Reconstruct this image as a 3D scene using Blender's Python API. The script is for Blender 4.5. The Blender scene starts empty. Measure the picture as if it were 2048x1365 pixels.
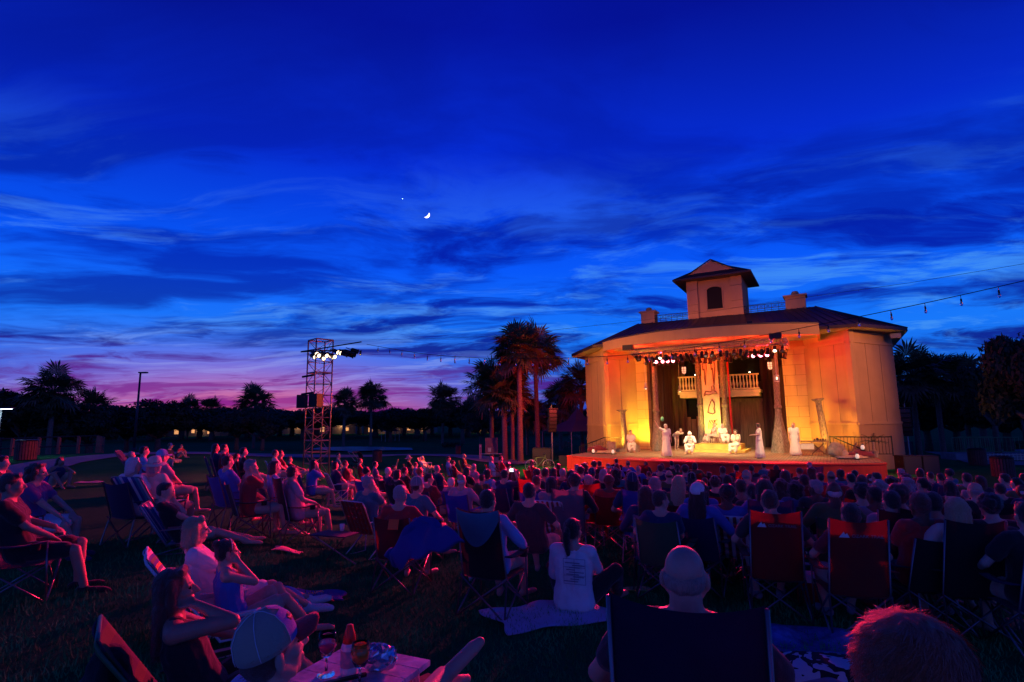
import bpy, bmesh, math, random
import numpy as np
from mathutils import Vector, Matrix, Euler
R = math.radians
D = bpy.data
scene = bpy.context.scene
col = scene.collection

# ------------------------------------------------------------------ camera
FPX, PITCH, ROLL, CZ = 1090.0, math.atan(158.5/1090.0), 0.0115, 1.85
cam_d = D.cameras.new('camera'); cam = D.objects.new('camera', cam_d); col.objects.link(cam)
cam_d.sensor_width = 36.0; cam_d.lens = FPX/2048*36.0; cam_d.clip_end = 6000; cam_d.clip_start = 0.05
cam.matrix_world = Matrix.Translation((0, 0, CZ)) @ Matrix.Rotation(math.pi/2+PITCH, 4, 'X') @ Matrix.Rotation(-ROLL, 4, 'Z')
scene.camera = cam
scene.view_settings.view_transform = 'Standard'; scene.view_settings.look = 'None'
scene.view_settings.exposure = 0.0; scene.view_settings.gamma = 1.0
scene.cycles.max_bounces = 5; scene.cycles.diffuse_bounces = 2; scene.cycles.glossy_bounces = 2
scene.cycles.transparent_max_bounces = 8; scene.cycles.sample_clamp_indirect = 4; scene.cycles.use_denoising = True

# ------------------------------------------------------------------ node helper
class NT:
    def __init__(s, tree): s.t = tree; s.n = tree.nodes; s.l = tree.links
    def N(s, typ, inp=None, **kw):
        n = s.n.new(typ)
        for k, v in kw.items(): setattr(n, k, v)
        for k, v in (inp or {}).items():
            sk = n.inputs[k]
            if isinstance(v, bpy.types.NodeSocket): s.l.new(v, sk)
            else: sk.default_value = v
        return n
    def M(s, op, a, b=0.0, c=0.0, clamp=False):
        n = s.n.new('ShaderNodeMath'); n.operation = op; n.use_clamp = clamp
        for i, v in enumerate((a, b, c)):
            if isinstance(v, bpy.types.NodeSocket): s.l.new(v, n.inputs[i])
            else: n.inputs[i].default_value = v
        return n.outputs[0]
    def VM(s, op, a, b=(0, 0, 0)):
        n = s.n.new('ShaderNodeVectorMath'); n.operation = op
        for i, v in enumerate((a, b)):
            if isinstance(v, bpy.types.NodeSocket): s.l.new(v, n.inputs[i])
            else: n.inputs[i].default_value = v
        return n.outputs[0]
    def mix(s, f, a, b, bt='MIX'):
        n = s.n.new('ShaderNodeMix'); n.data_type = 'RGBA'; n.blend_type = bt
        for i, v in ((0, f), (6, a), (7, b)):
            if isinstance(v, bpy.types.NodeSocket): s.l.new(v, n.inputs[i])
            else: n.inputs[i].default_value = (v if i == 0 else (tuple(v)+(1,))[:4])
        return n.outputs[2]
    def ramp(s, f, stops, interp='LINEAR'):
        n = s.n.new('ShaderNodeValToRGB'); cr = n.color_ramp; cr.interpolation = interp
        while len(cr.elements) < len(stops): cr.elements.new(0.5)
        for e, (p, c) in zip(cr.elements, stops):
            e.position = p; e.color = (tuple(c)+(1,))[:4] if isinstance(c, (tuple, list)) else (c, c, c, 1)
        s.l.new(f, n.inputs[0]); return n.outputs[0]
    def noise(s, v, scale, detail=4, rough=.5, dist=0.0):
        n = s.N('ShaderNodeTexNoise', {'Vector': v, 'Scale': scale, 'Detail': detail, 'Roughness': rough, 'Distortion': dist}); return n.outputs[0]
def lin(r, g, b):
    f = lambda c: (c/255/12.92 if c <= 10 else ((c/255+.055)/1.055)**2.4)
    return (f(r), f(g), f(b))

# ------------------------------------------------------------------ sky
world = D.worlds.new('World'); scene.world = world; world.use_nodes = True
W = NT(world.node_tree); W.n.clear()
gen = W.N('ShaderNodeTexCoord').outputs['Generated']
sep = W.N('ShaderNodeSeparateXYZ', {0: gen}); dx, dy, dz = sep.outputs
dzc = W.M('MAXIMUM', dz, 0.0)
az = W.M('ARCTAN2', dx, dy)                                    # 0 ahead, + right
elev = W.M('ARCSINE', dzc)
base = W.ramp(elev, [(0.0, lin(14, 52, 165)), (0.05, lin(24, 92, 212)), (0.14, lin(24, 120, 250)), (0.27, lin(8, 88, 250)), (0.45, lin(6, 48, 222)), (0.66, lin(5, 22, 165)), (1.0, lin(3, 8, 100))])
# sunset glow low in the west
ga = W.M('DIVIDE', W.M('SUBTRACT', az, -0.44), 0.29)
gauss = W.M('EXPONENT', W.M('MULTIPLY', W.M('MULTIPLY', ga, ga), -1.0))
glow = W.M('MULTIPLY', gauss, W.M('EXPONENT', W.M('MULTIPLY', elev, -16.0)))
glowc = W.ramp(elev, [(0.0, lin(236, 96, 128)), (0.06, lin(232, 120, 150)), (0.12, lin(176, 130, 205)), (0.17, lin(60, 130, 250)), (0.4, lin(10, 80, 250))])
sky0 = W.mix(W.M('MULTIPLY', glow, 1.45, clamp=True), base, glowc)
# cloud plane projection, stretched streaks
den = W.M('ADD', dzc, 0.10)
px = W.M('DIVIDE', dx, den); py = W.M('DIVIDE', dy, den)
P0 = W.N('ShaderNodeCombineXYZ', {0: px, 1: py, 2: 0.0}).outputs[0]
def mapped(rot, sx, sy, loc=(0, 0, 0)):
    m = W.N('ShaderNodeMapping', {'Vector': P0, 'Rotation': (0, 0, rot), 'Scale': (sx, sy, 1), 'Location': loc}); return m.outputs[0]
warp = W.N('ShaderNodeTexNoise', {'Vector': mapped(0, .5, .5, (3, 1, 0)), 'Scale': 1.0, 'Detail': 3.0}).outputs[1]
def warped(v, amt): return W.VM('ADD', v, W.VM('MULTIPLY', W.VM('SUBTRACT', warp, (.5, .5, .5)), (amt, amt, amt)))
n1 = W.noise(warped(mapped(R(12), .45, 1.0, (1.3, 7.1, 0)), 1.1), 1.0, 7, .6)
n2 = W.noise(warped(mapped(R(-24), .36, .85, (5.3, 2.2, 0)), 1.7), 1.5, 8, .62)
n3 = W.noise(warped(mapped(R(22), .30, 1.0, (9.2, 4.4, 0)), 1.3), 2.4, 8, .65)
c1 = W.ramp(n1, [(0.47, 0.0), (0.60, 1.0)], 'EASE')
c2 = W.ramp(n2, [(0.49, 0.0), (0.64, 1.0)], 'EASE')
c3 = W.ramp(n3, [(0.49, 0.0), (0.62, 1.0)], 'EASE')
lowf = W.ramp(elev, [(0.0, 1.0), (0.30, .95), (0.46, .55), (0.8, .15)])
dark = W.M('MULTIPLY', W.M('MAXIMUM', W.M('MULTIPLY', c1, .75), W.M('MULTIPLY', c2, .9)), lowf)
darkc = W.ramp(elev, [(0.0, lin(26, 14, 96)), (0.10, lin(12, 12, 128)), (0.25, lin(3, 14, 160)), (0.6, lin(3, 10, 130))])
wide = W.M('EXPONENT', W.M('MULTIPLY', W.M('MULTIPLY', W.M('DIVIDE', W.M('SUBTRACT', az, -0.42), .5), W.M('DIVIDE', W.M('SUBTRACT', az, -0.42), .5)), -1.0))
mag = W.M('MULTIPLY', wide, W.ramp(elev, [(0.0, 0.9), (0.05, .85), (0.09, .45), (0.125, 0.0)]))
darkc2 = W.mix(W.M('MULTIPLY', mag, .85), darkc, lin(150, 18, 150))
sky1 = W.mix(dark, sky0, darkc2)
# pale lit wisps between the streaks
wisp = W.M('MULTIPLY', c3, W.ramp(elev, [(0.0, .25), (0.07, .75), (0.22, .85), (0.34, .25), (0.48, 0.0)]))
wisp = W.M('MULTIPLY', wisp, W.M('SUBTRACT', 1.0, W.M('MULTIPLY', dark, .75)))
wc = W.mix(W.M('MULTIPLY', wide, W.ramp(elev, [(0.03, .9), (.16, .05)])), lin(70, 150, 244), lin(190, 140, 214))
sky2 = W.mix(W.M('MULTIPLY', wisp, .85), sky1, wc)
# unseen sky behind the camera, brightened as fill light on people and grass
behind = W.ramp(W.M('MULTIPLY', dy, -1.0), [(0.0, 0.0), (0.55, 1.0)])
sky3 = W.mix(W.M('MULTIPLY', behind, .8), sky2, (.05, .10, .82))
sky3 = W.mix(W.M('MULTIPLY', W.ramp(elev, [(0.25, 0.0), (0.75, 1.0)]), W.M('MULTIPLY', W.M('ABSOLUTE', az), .75, clamp=True)), sky3, lin(3, 4, 74))
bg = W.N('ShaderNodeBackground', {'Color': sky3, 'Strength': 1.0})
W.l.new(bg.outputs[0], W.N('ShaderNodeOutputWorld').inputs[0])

# ------------------------------------------------------------------ pixel / ground helpers (photo pixels -> world)
def ray(u, v):
    x = (u-1024)/FPX; y = -(v-682.5)/FPX; c, s = math.cos(ROLL), math.sin(ROLL)
    x, y = x*c+y*s, -x*s+y*c
    cp, sp = math.cos(PITCH), math.sin(PITCH)
    return Vector((x, cp-y*sp, sp+y*cp))
def sst(t): t = np.clip(t, 0, 1); return t*t*(3-2*t)
def ramp_(s): q = np.clip((s-2.2)/19.5, 0, 1); return .75*q+.25*q*q*(3-2*q)
def ground(x, y):
    s = np.hypot(x, y); a = np.degrees(np.arctan2(x, y))
    A = sst((a+31)/20.0)
    near = np.where(y > -5, 1.0, 0.2)
    g = -1.03*ramp_(s)*A*near + .06*sst((s-3)/10)*(1-A)
    far = sst((s-44)/26)
    g = g*(1-far) - 1.5*far
    return g + .015*np.sin(x*1.3+.5)*np.cos(y*1.1)
def hitg(u, v, H=0.0):
    r = ray(u, v); r = r/ r.y; lo = None
    o = Vector((0, 0, CZ)); t = 0.6
    while t < 400:
        p = o+r*t
        if p.z <= float(ground(p.x, p.y))+H: break
        t *= 1.01
    a, b = t/1.01, t
    for _ in range(20):
        m = (a+b)/2; p = o+r*m
        if p.z <= float(ground(p.x, p.y))+H: b = m
        else: a = m
    return o+r*b
def hitz(u, v, z): r = ray(u, v); return Vector((0, 0, CZ))+r*((z-CZ)/r.z)
def hity(u, v, y): r = ray(u, v); return Vector((0, 0, CZ))+r*(y/r.y)
OX, OY, BA = 9.6, 27.9, R(30)
def wld(U, V, z=0.0): return Vector((OX+U*math.cos(BA)+V*math.sin(BA), OY-U*math.sin(BA)+V*math.cos(BA), z))

# ------------------------------------------------------------------ lamps of the show
def lamp(kind, name, loc, target, power, color, size=.3, spot=60, blend=.6):
    d = D.lights.new(name, kind); d.energy = power; d.color = color
    if kind == 'SPOT': d.spot_size = R(spot); d.spot_blend = blend; d.shadow_soft_size = size
    elif kind == 'AREA': d.size = size
    else: d.shadow_soft_size = size
    o = D.objects.new(name, d); col.objects.link(o); o.location = loc
    if target is not None: o.rotation_euler = (Vector(target)-Vector(loc)).to_track_quat('-Z', 'Y').to_euler()
    return o
TOWER = hity(641, 700, 26.5)
lamp('SPOT', 'tower_flood_light', (TOWER.x+1.8, TOWER.y-.5, 5.0), wld(-4.0, 6, 1.2), 12500, (1, .29, .035), .035, 56, .6)
lamp('SPOT', 'far_tower_flood_light', (24.0, 15.0, 9.5), wld(1, 5, 1.8), 10500, (1, .29, .035), .035, 54, .8)
lamp('SPOT', 'key_light', wld(0, 1.0, 5.6), wld(-.3, 5.6, .3), 3200, (1, .84, .42), .15, 70, .9)
lamp('SPOT', 'key_light', wld(-3.0, -.6, 5.6), wld(-2.4, 2.5, .3), 2000, (1, .78, .38), .15, 66, .9)
lamp('SPOT', 'key_light', wld(3.2, -.6, 5.6), wld(2.8, 2.5, .3), 1600, (1, .76, .36), .15, 66, .9)
# red cans hung under the canopy, tipped out over the crowd
for U in (-3.0, 2.6):
    lamp('SPOT', 'red_can_light', wld(U, 3.9, 5.1), (0.5 if U < 0 else 5, 6, .6), 11000, (1, .012, .03), .25, 85, .6)
lamp('SPOT', 'red_can_light', wld(-5.2, 1.2, 5.3), (-9, 10, .8), 54000, (1, .02, .08), .25, 60, .7)
lamp('SPOT', 'red_can_light', wld(-6.9, 1.0, 3.4), (-9, 26.5, 3), 14000, (1, .10, .04), .25, 70, .6)
lamp('SPOT', 'red_can_light', wld(-7.4, 2.0, 3.4), (0, 42, 4), 1700, (1, .03, .02), .25, 90, .6)
for U, Vv, z, p in ((0, 4.6, 5.9, 160), (-4.9, 4.6, 5.9, 300), (4.6, 4.4, 6.0, 280), (2.2, 4.2, 5.9, 120), (-2.2, 4.2, 5.9, 120)):
    lamp('POINT', 'red_can_light', wld(U, Vv, z), None, p, (1, .04, .01), .3)
for U in (-3.4, 2.0): lamp('SPOT', 'added_cupola_spot', wld(U, 5.2, 7.6), wld(-.7, 10.5, 10.2), 330, (1, .20, .07), .1, 120, .8)  # spots added to warm the cupola with red light, no known source
# amber uplights on the floor
lamp('SPOT', 'amber_uplight', wld(-5.0, 6.4, .05), wld(-5.4, 8.2, 2.2), 900, (1, .72, .04), .1, 90, .8)
lamp('SPOT', 'amber_uplight', wld(-6.3, 4.2, .05), wld(-6.2, 6.4, 2.2), 700, (1, .55, .04), .1, 100, .8)
lamp('SPOT', 'amber_uplight', wld(4.2, 5.6, .05), wld(4.1, 8.0, 2.0), 800, (1, .48, .04), .1, 90, .8)
lamp('SPOT', 'amber_uplight', wld(5.6, 4.0, .05), wld(5.7, 6.4, 2.2), 560, (1, .44, .035), .1, 100, .8)
lamp('SPOT', 'amber_uplight', wld(-1.1, 7.6, .45), wld(-1.1, 9.4, 2.4), 520, (1, .80, .08), .1, 70, .8)
lamp('SPOT', 'red_can_light', wld(-1.1, 6.6, 6.2), wld(-1.1, 8.75, 5.2), 420, (1, .08, .01), .1, 90, .8)
# street lamp at the left edge is lit
# ------------------------------------------------------------------ materials
MATS = {}
def mat(name, color=(.5, .5, .5), rough=.7, metal=0.0, nscale=0, namt=.25, bump=0.0, bscale=None, emit=None, estr=1.0, trans=0.0, spec=.5, sheen=0.0, stretch=None, ior=1.45):
    if name in MATS: return MATS[name]
    m = D.materials.new(name); m.use_nodes = True; MATS[name] = m
    T = NT(m.node_tree); b = T.n['Principled BSDF']
    b.inputs['Roughness'].default_value = rough; b.inputs['Metallic'].default_value = metal
    b.inputs['Specular IOR Level'].default_value = spec; b.inputs['Transmission Weight'].default_value = trans
    b.inputs['Sheen Weight'].default_value = sheen; b.inputs['IOR'].default_value = ior
    co = T.N('ShaderNodeTexCoord').outputs['Object']
    if stretch: co = T.N('ShaderNodeMapping', {'Vector': co, 'Scale': stretch}).outputs[0]
    if nscale:
        f = T.noise(co, nscale, 5, .6)
        c = T.mix(T.ramp(f, [(.3, 0.0), (.7, 1.0)]), tuple(x*(1-namt) for x in color), tuple(min(1, x*(1+namt)) for x in color))
        T.l.new(c, b.inputs['Base Color'])
    else: b.inputs['Base Color'].default_value = (*color, 1)
    if bump:
        f = T.noise(co, bscale or nscale or 40, 4, .6)
        T.l.new(T.N('ShaderNodeBump', {'Height': f, 'Strength': bump, 'Distance': .02}).outputs[0], b.inputs['Normal'])
    if emit:
        b.inputs['Emission Color'].default_value = (*emit, 1); b.inputs['Emission Strength'].default_value = estr
    return m

# ------------------------------------------------------------------ mesh builder
class MB:
    def __init__(s): s.v = []; s.f = []; s.mi = []; s.cur = 0
    def add(s, vs, fs):
        o = len(s.v); s.v += [tuple(map(float, p)) for p in vs]; s.f += [tuple(i+o for i in f) for f in fs]; s.mi += [s.cur]*len(fs); return s
    def box(s, c, d, rz=0.0, M=None):
        x, y, z = d[0]/2, d[1]/2, d[2]/2
        vs = [Vector((i*x, j*y, k*z)) for i in (-1, 1) for j in (-1, 1) for k in (-1, 1)]
        if M is not None: vs = [M @ p for p in vs]
        if rz: m = Matrix.Rotation(rz, 3, 'Z'); vs = [m @ p for p in vs]
        vs = [p+Vector(c) for p in vs]
        return s.add(vs, [(0, 1, 3, 2), (4, 6, 7, 5), (0, 4, 5, 1), (2, 3, 7, 6), (0, 2, 6, 4), (1, 5, 7, 3)])
    def tube(s, pts, r, n=8, caps=True, close=False):
        pts = [Vector(p) for p in pts]; rs = r if isinstance(r, (list, tuple)) else [r]*len(pts)
        vs = []; prev = None
        for i, p in enumerate(pts):
            t = (pts[min(i+1, len(pts)-1)]-pts[max(i-1, 0)]).normalized()
            if prev is None: a = t.orthogonal().normalized()
            else:
                a = prev-t*prev.dot(t); a = a.normalized() if a.length > 1e-6 else t.orthogonal().normalized()
            prev = a; b = t.cross(a)
            vs += [p+(a*math.cos(2*math.pi*k/n)+b*math.sin(2*math.pi*k/n))*rs[i] for k in range(n)]
        fs = [(i*n+k, i*n+(k+1) % n, (i+1)*n+(k+1) % n, (i+1)*n+k) for i in range(len(pts)-1) for k in range(n)]
        if caps: fs += [tuple(range(n))[::-1], tuple((len(pts)-1)*n+k for k in range(n))]
        return s.add(vs, fs)
    def lathe(s, prof, c=(0, 0, 0), n=20, sq=(1, 1)):
        vs = [(c[0]+r*sq[0]*math.cos(2*math.pi*k/n), c[1]+r*sq[1]*math.sin(2*math.pi*k/n), c[2]+z) for r, z in prof for k in range(n)]
        m = len(prof)
        fs = [(i*n+k, i*n+(k+1) % n, (i+1)*n+(k+1) % n, (i+1)*n+k) for i in range(m-1) for k in range(n)]
        fs += [tuple(range(n))[::-1], tuple((m-1)*n+k for k in range(n))]
        return s.add(vs, fs)
    def prism(s, poly, z0, z1):
        n = len(poly)
        a = sum(poly[i][0]*poly[(i+1) % n][1]-poly[(i+1) % n][0]*poly[i][1] for i in range(n))
        if a < 0: poly = poly[::-1]
        return s.add([(x, y, z0) for x, y in poly]+[(x, y, z1) for x, y in poly],
                     [tuple(range(n))[::-1], tuple(range(n, 2*n))]+[(i, (i+1) % n, n+(i+1) % n, n+i) for i in range(n)])
    def wall(s, p, q, z0, z1, t, off=0.0):   # vertical slab on plan segment p-q, thickness t to the left of p->q
        p, q = Vector(p), Vector(q); d = (q-p).normalized(); nn = Vector((-d.y, d.x))
        a, b = p+nn*off, q+nn*off
        return s.prism([tuple(a), tuple(b), tuple(b+nn*t), tuple(a+nn*t)], z0, z1)
    def grid(s, fn, nu, nv, thick=0.0):
        top = [Vector(fn(i/nu, j/nv)) for j in range(nv+1) for i in range(nu+1)]
        w = nu+1; fs = [(j*w+i, j*w+i+1, (j+1)*w+i+1, (j+1)*w+i) for j in range(nv) for i in range(nu)]
        if not thick: return s.add(top, fs)
        nrm = [Vector((0, 0, 0)) for _ in top]
        for f in fs:
            n = (top[f[1]]-top[f[0]]).cross(top[f[3]]-top[f[0]])
            for k in f: nrm[k] += n
        bot = [p-n.normalized()*thick if n.length else p for p, n in zip(top, nrm)]
        m = len(top); F = fs+[tuple(k+m for k in f[::-1]) for f in fs]
        edge = [i for i in range(nu+1)]+[j*w+nu for j in range(1, nv+1)]+[nv*w+i for i in range(nu-1, -1, -1)]+[j*w for j in range(nv-1, 0, -1)]
        F += [(edge[(k+1) % len(edge)], edge[k], edge[k]+m, edge[(k+1) % len(edge)]+m) for k in range(len(edge))]
        return s.add(top+bot, F)
    def mesh(s, name, smooth=False):
        me = D.meshes.new(name); me.from_pydata(s.v, [], s.f)
        if any(s.mi): me.polygons.foreach_set('material_index', s.mi)
        if smooth: me.polygons.foreach_set('use_smooth', [True]*len(s.f))
        me.update(); return me
    def build(s, name, m, parent=None, smooth=False, loc=None, rz=0.0):
        me = s.mesh(name, smooth)
        for x in (m if isinstance(m, (list, tuple)) else [m]): me.materials.append(x)
        return link(name, me, parent, loc, rz)
def link(name, data, parent=None, loc=None, rz=0.0):
    o = D.objects.new(name, data); col.objects.link(o)
    if parent: o.parent = parent
    if loc is not None: o.location = loc
    if rz: o.rotation_euler = (0, 0, rz)
    return o
def tag(o, label=None, cat=None, group=None, kind=None):
    if label: o['label'] = label
    if cat: o['category'] = cat
    if group: o['group'] = group
    if kind: o['kind'] = kind
    return o
def empty(name, loc=(0, 0, 0), rz=0.0, label=None, cat=None, group=None):
    o = D.objects.new(name, None); o.empty_display_size = .1; col.objects.link(o); o.location = loc; o.rotation_euler = (0, 0, rz)
    return tag(o, label, cat, group)
def copy_tree(o, parent=None):
    c = o.copy(); col.objects.link(c)
    if parent: c.parent = parent
    for ch in o.children: copy_tree(ch, c)
    return c
def setmat(o, m, slot=0):
    o.material_slots[slot].link = 'OBJECT'; o.material_slots[slot].material = m

# ------------------------------------------------------------------ ground, path, pond
def mat_grass():
    m = D.materials.new('grass_ground'); m.use_nodes = True; T = NT(m.node_tree); b = T.n['Principled BSDF']
    co = T.N('ShaderNodeTexCoord').outputs['Object']
    a = T.noise(co, .35, 5, .6); f = T.noise(co, 9, 6, .7)
    c = T.mix(T.ramp(a, [(.35, 0.0), (.65, 1.0)]), (.014, .17, .055), (.035, .22, .08))
    c = T.mix(T.M('MULTIPLY', T.ramp(f, [(.35, 0.0), (.7, 1.0)]), .7), c, (.02, .19, .06))
    T.l.new(c, b.inputs['Base Color']); b.inputs['Roughness'].default_value = .95; b.inputs['Specular IOR Level'].default_value = 0.0
    h = T.noise(co, 60, 4, .7)
    T.l.new(T.N('ShaderNodeBump', {'Height': h, 'Strength': .9, 'Distance': .03}).outputs[0], b.inputs['Normal'])
    return m
def polar_ground():
    az = np.radians(np.linspace(-180, 180, 361)); rr = np.concatenate(([0.0], np.geomspace(.5, 900, 120)))
    A, Rr = np.meshgrid(az[:-1], rr); X, Y = Rr*np.sin(A), Rr*np.cos(A); Z = ground(X, Y)
    # the pond bed is dug below the water
    n = 360; v = np.stack([X, Y, Z], -1).reshape(-1, 3)
    f = [(i*n+j, i*n+(j+1) % n, (i+1)*n+(j+1) % n, (i+1)*n+j) for i in range(len(rr)-1) for j in range(n)]
    me = D.meshes.new('ground'); me.from_pydata(v.tolist(), [], [q[::-1] for q in f]); me.polygons.foreach_set('use_smooth', [True]*len(f)); me.update()
    me.materials.append(mat_grass()); return tag(link('ground', me), kind='structure')
polar_ground()
M_path = mat('concrete_path', (.24, .24, .25), .85, nscale=3, namt=.15, bump=.3, bscale=60)
def path(name, cl, w):
    pts = []
    for i in range(len(cl)-1):
        a, b = Vector(cl[i]), Vector(cl[i+1]); n = max(2, int((b-a).length/.4))
        pts += [a+(b-a)*k/n for k in range(n)]
    pts.append(Vector(cl[-1]))
    for _ in range(30): pts = [pts[0]]+[(pts[i-1]+pts[i]*2+pts[i+1])/4 for i in range(1, len(pts)-1)]+[pts[-1]]
    mb = MB(); K = 6
    vs = []
    for i, p in enumerate(pts):
        t = (pts[min(i+1, len(pts)-1)]-pts[max(0, i-1)]).normalized(); n = Vector((-t.y, t.x))
        for k in range(K+1):
            q = p+n*w*(k/K-.5); vs.append((q.x, q.y, float(ground(q.x, q.y))+.045))
    mb.add(vs, [(i*(K+1)+k, i*(K+1)+k+1, (i+1)*(K+1)+k+1, (i+1)*(K+1)+k) for i in range(len(pts)-1) for k in range(K)])
    return tag(mb.build(name, M_path, smooth=True), kind='structure')
def g2(u, v): p = hitg(u, v); return (p.x, p.y)
path('footpath', [g2(-60, 985), g2(20, 948), g2(110, 925), g2(250, 908), g2(330, 908), g2(480, 912), g2(640, 913), g2(800, 910), g2(930, 912), g2(1010, 926), g2(1060, 928)], 2.6)
path('footpath', [g2(1880, 905), g2(1990, 931), g2(2120, 925)], 2.2)
M_water = mat('pond_water', (.01, .015, .03), .45, bump=.8, bscale=2.5, spec=.8)
def pond(name, pix, z):
    poly = [hitz(u, v, z) for u, v in pix]
    mb = MB(); n = len(poly); c = sum(poly, Vector())/n
    mb.add([c]+poly, [(0, 1+i, 1+(i+1) % n) for i in range(n)])
    o = mb.build(name, M_water); return tag(o, kind='structure')
def gz(u, v): p = hitg(u, v); return p.z
pond('pond_water', [(618, 899), (700, 903), (760, 901), (826, 900), (822, 896), (760, 894), (700, 893.5), (640, 895)], -1.22)
pond('pond_water', [(1985, 906), (2048, 911), (2140, 912), (2140, 899), (2048, 899), (2000, 900)], -1.0)
# banks round the pond
M_wet = mat('pond_bank', (.02, .03, .015), .9, nscale=2)

# ------------------------------------------------------------------ amphitheatre building (local frame: x along the front, y away, z up)
def mat_stucco(name, c1, blocks=None):
    m = D.materials.new(name); m.use_nodes = True; T = NT(m.node_tree); b = T.n['Principled BSDF']
    co = T.N('ShaderNodeTexCoord').outputs['Object']
    f = T.noise(co, .8, 6, .6); g = T.noise(co, 45, 4, .6)
    c = T.mix(T.ramp(f, [(.3, 0.0), (.75, 1.0)]), tuple(x*.82 for x in c1), c1)
    st = T.noise(T.N('ShaderNodeMapping', {'Vector': co, 'Scale': (3, 3, .25)}).outputs[0], 1.5, 5, .7)
    c = T.mix(T.M('MULTIPLY', T.ramp(st, [(.5, 0.0), (.8, 1.0)]), .35), c, tuple(x*.6 for x in c1))
    hgt = g
    if blocks:
        mp = T.N('ShaderNodeMapping', {'Vector': co, 'Rotation': (R(90), 0, 0)}).outputs[0]
        br = T.N('ShaderNodeTexBrick', {'Vector': mp, 'Color1': (1, 1, 1, 1), 'Color2': (.93, .93, .93, 1), 'Mortar': (.45, .45, .45, 1), 'Scale': 1.0, 'Mortar Size': .012, 'Brick Width': blocks[0], 'Row Height': blocks[1]})
        c = T.mix(1.0, c, br.outputs[0], 'MULTIPLY')
    T.l.new(c, b.inputs['Base Color']); b.inputs['Roughness'].default_value = .9; b.inputs['Specular IOR Level'].default_value = .2
    T.l.new(T.N('ShaderNodeBump', {'Height': hgt, 'Strength': .5, 'Distance': .01}).outputs[0], b.inputs['Normal'])
    return m
M_stucco = mat_stucco('tan_stucco', (.50, .33, .16)); M_stucco2 = mat_stucco('lower_stucco', (.42, .27, .13))
M_block = mat_stucco('scored_stucco', (.50, .33, .16), (1.15, .62)); M_white = mat('cream_paint', (.70, .60, .46), .6, nscale=3, namt=.08)
M_soffit = mat('soffit_paint', (.46, .40, .32), .8, nscale=2, namt=.1)
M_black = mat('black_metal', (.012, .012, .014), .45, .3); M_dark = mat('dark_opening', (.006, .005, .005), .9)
def mat_roof():
    m = D.materials.new('standing_seam_roof'); m.use_nodes = True; T = NT(m.node_tree); b = T.n['Principled BSDF']
    co = T.N('ShaderNodeTexCoord').outputs['Object']; f = T.noise(co, .7, 5, .6)
    T.l.new(T.mix(f, (.030, .022, .022), (.060, .040, .036)), b.inputs['Base Color']); b.inputs['Roughness'].default_value = .55; b.inputs['Metallic'].default_value = .2
    return m
M_roof = mat_roof()
B = empty('amphitheatre_building', (OX, OY, 0), -BA, 'tan stucco amphitheatre building with dark hip roof and square cupola behind the stage', 'building')
Lc, Lp, Rp, Rc = (-7.2, 5.5), (-5.75, 7.8), (4.57, 7.8), (6.85, 5.5)
Lo, Ro = (-9.97, 9.0), (9.05, 9.0)
ZM, ZL, ZT = 5.9, 1.47, 6.62
def bwall(name, p, q, label=None):
    mb = MB(); mb.wall(p, q, ZL, ZT, .3)
    w = mb.build(name, M_stucco, B)
    if label: w['label'] = label
    mb = MB(); mb.wall(p, q, -1.3, ZL-.06, .34, -.03); mb.build('lower_wall', M_stucco2, w)
    mb = MB(); mb.wall(p, q, ZL-.06, ZL+.06, .42, -.07); mb.build('moulding', M_stucco, w); mb = MB(); mb.wall(p, q, ZM-.07, ZM+.05, .38, -.05); mb.build('moulding', M_stucco, w)
    d = (Vector(q)-Vector(p)); L = d.length; d.normalize(); n = Vector((-d.y, d.x))
    mb = MB(); K = max(1, int(L/1.5))
    for k in range(1, K+1):
        c = Vector(p)+d*L*k/(K+1)-n*.004; mb.box((c.x, c.y, (ZL+ZM)/2), (.02, .012, ZM-ZL-.14), math.atan2(d.y, d.x))
    mb.build('control_joint', mat('joint', (.16, .12, .08), .9), w)
    return w
bwall('wall', Lo, Lc); bwall('wall', Lc, Lp); bwall('wall', Rp, Rc); bwall('wall', Rc, Ro)
bwall('wall', Ro, (9.05, 15.5)); bwall('wall', (-9.97, 15.5), Lo)
mb = MB(); mb.wall((9.05, 15.5), (-9.97, 15.5), -1.3, ZT, .3); mb.build('wall', M_stucco, B)
for u0, u1 in ((-5.75, -4.98), (3.34, 4.57)):
    mb = MB(); mb.box(((u0+u1)/2, 8.1, 2.85), (u1-u0, .7, 6.0)); p = mb.build('pilaster', M_block, B)
    mb = MB(); mb.box(((u0+u1)/2, 8.1, 5.94), (u1-u0+.16, .86, .18)); mb.build('capital', M_stucco, p)
# header wall above opening
mb = MB(); mb.box((-.6, 8.25, 6.35), (10.3, .5, .62)); mb.build('header_wall', M_stucco, B)
# curved canopy: fascia band, soffit and top
def cv(U): return 4.2-2.35*(1-((U+.6)/6.15)**2)
us = [-6.72+12.2*i/24 for i in range(25)]
mb = MB()
pts = [(u, cv(u)) for u in us]
mb.prism(pts+[(5.5, 7.75), (-6.72, 7.75)][:0]+[(u, cv(u)+.12) for u in us[::-1]], 6.2, 6.78)
mb.build('canopy_fascia', M_stucco, B)
mb = MB(); mb.prism([(u, cv(u)+.13) for u in us]+[(5.48, 7.9), (-6.72, 7.9)], 6.42, 6.50); mb.build('canopy_soffit', M_soffit, B)
mb = MB(); mb.prism([(u, cv(u)+.01) for u in us]+[(5.47, 9.5), (-6.71, 9.5)], 6.785, 6.86); mb.build('canopy_roof', M_roof, B)
for x, s_ in ((-6.72, 1), (5.36, 1)):
    mb = MB(); mb.box((x+.06, (4.33+7.75)/2, 6.49), (.12, 7.75-4.33, .58)); mb.build('canopy_return', M_stucco, B)
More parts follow.
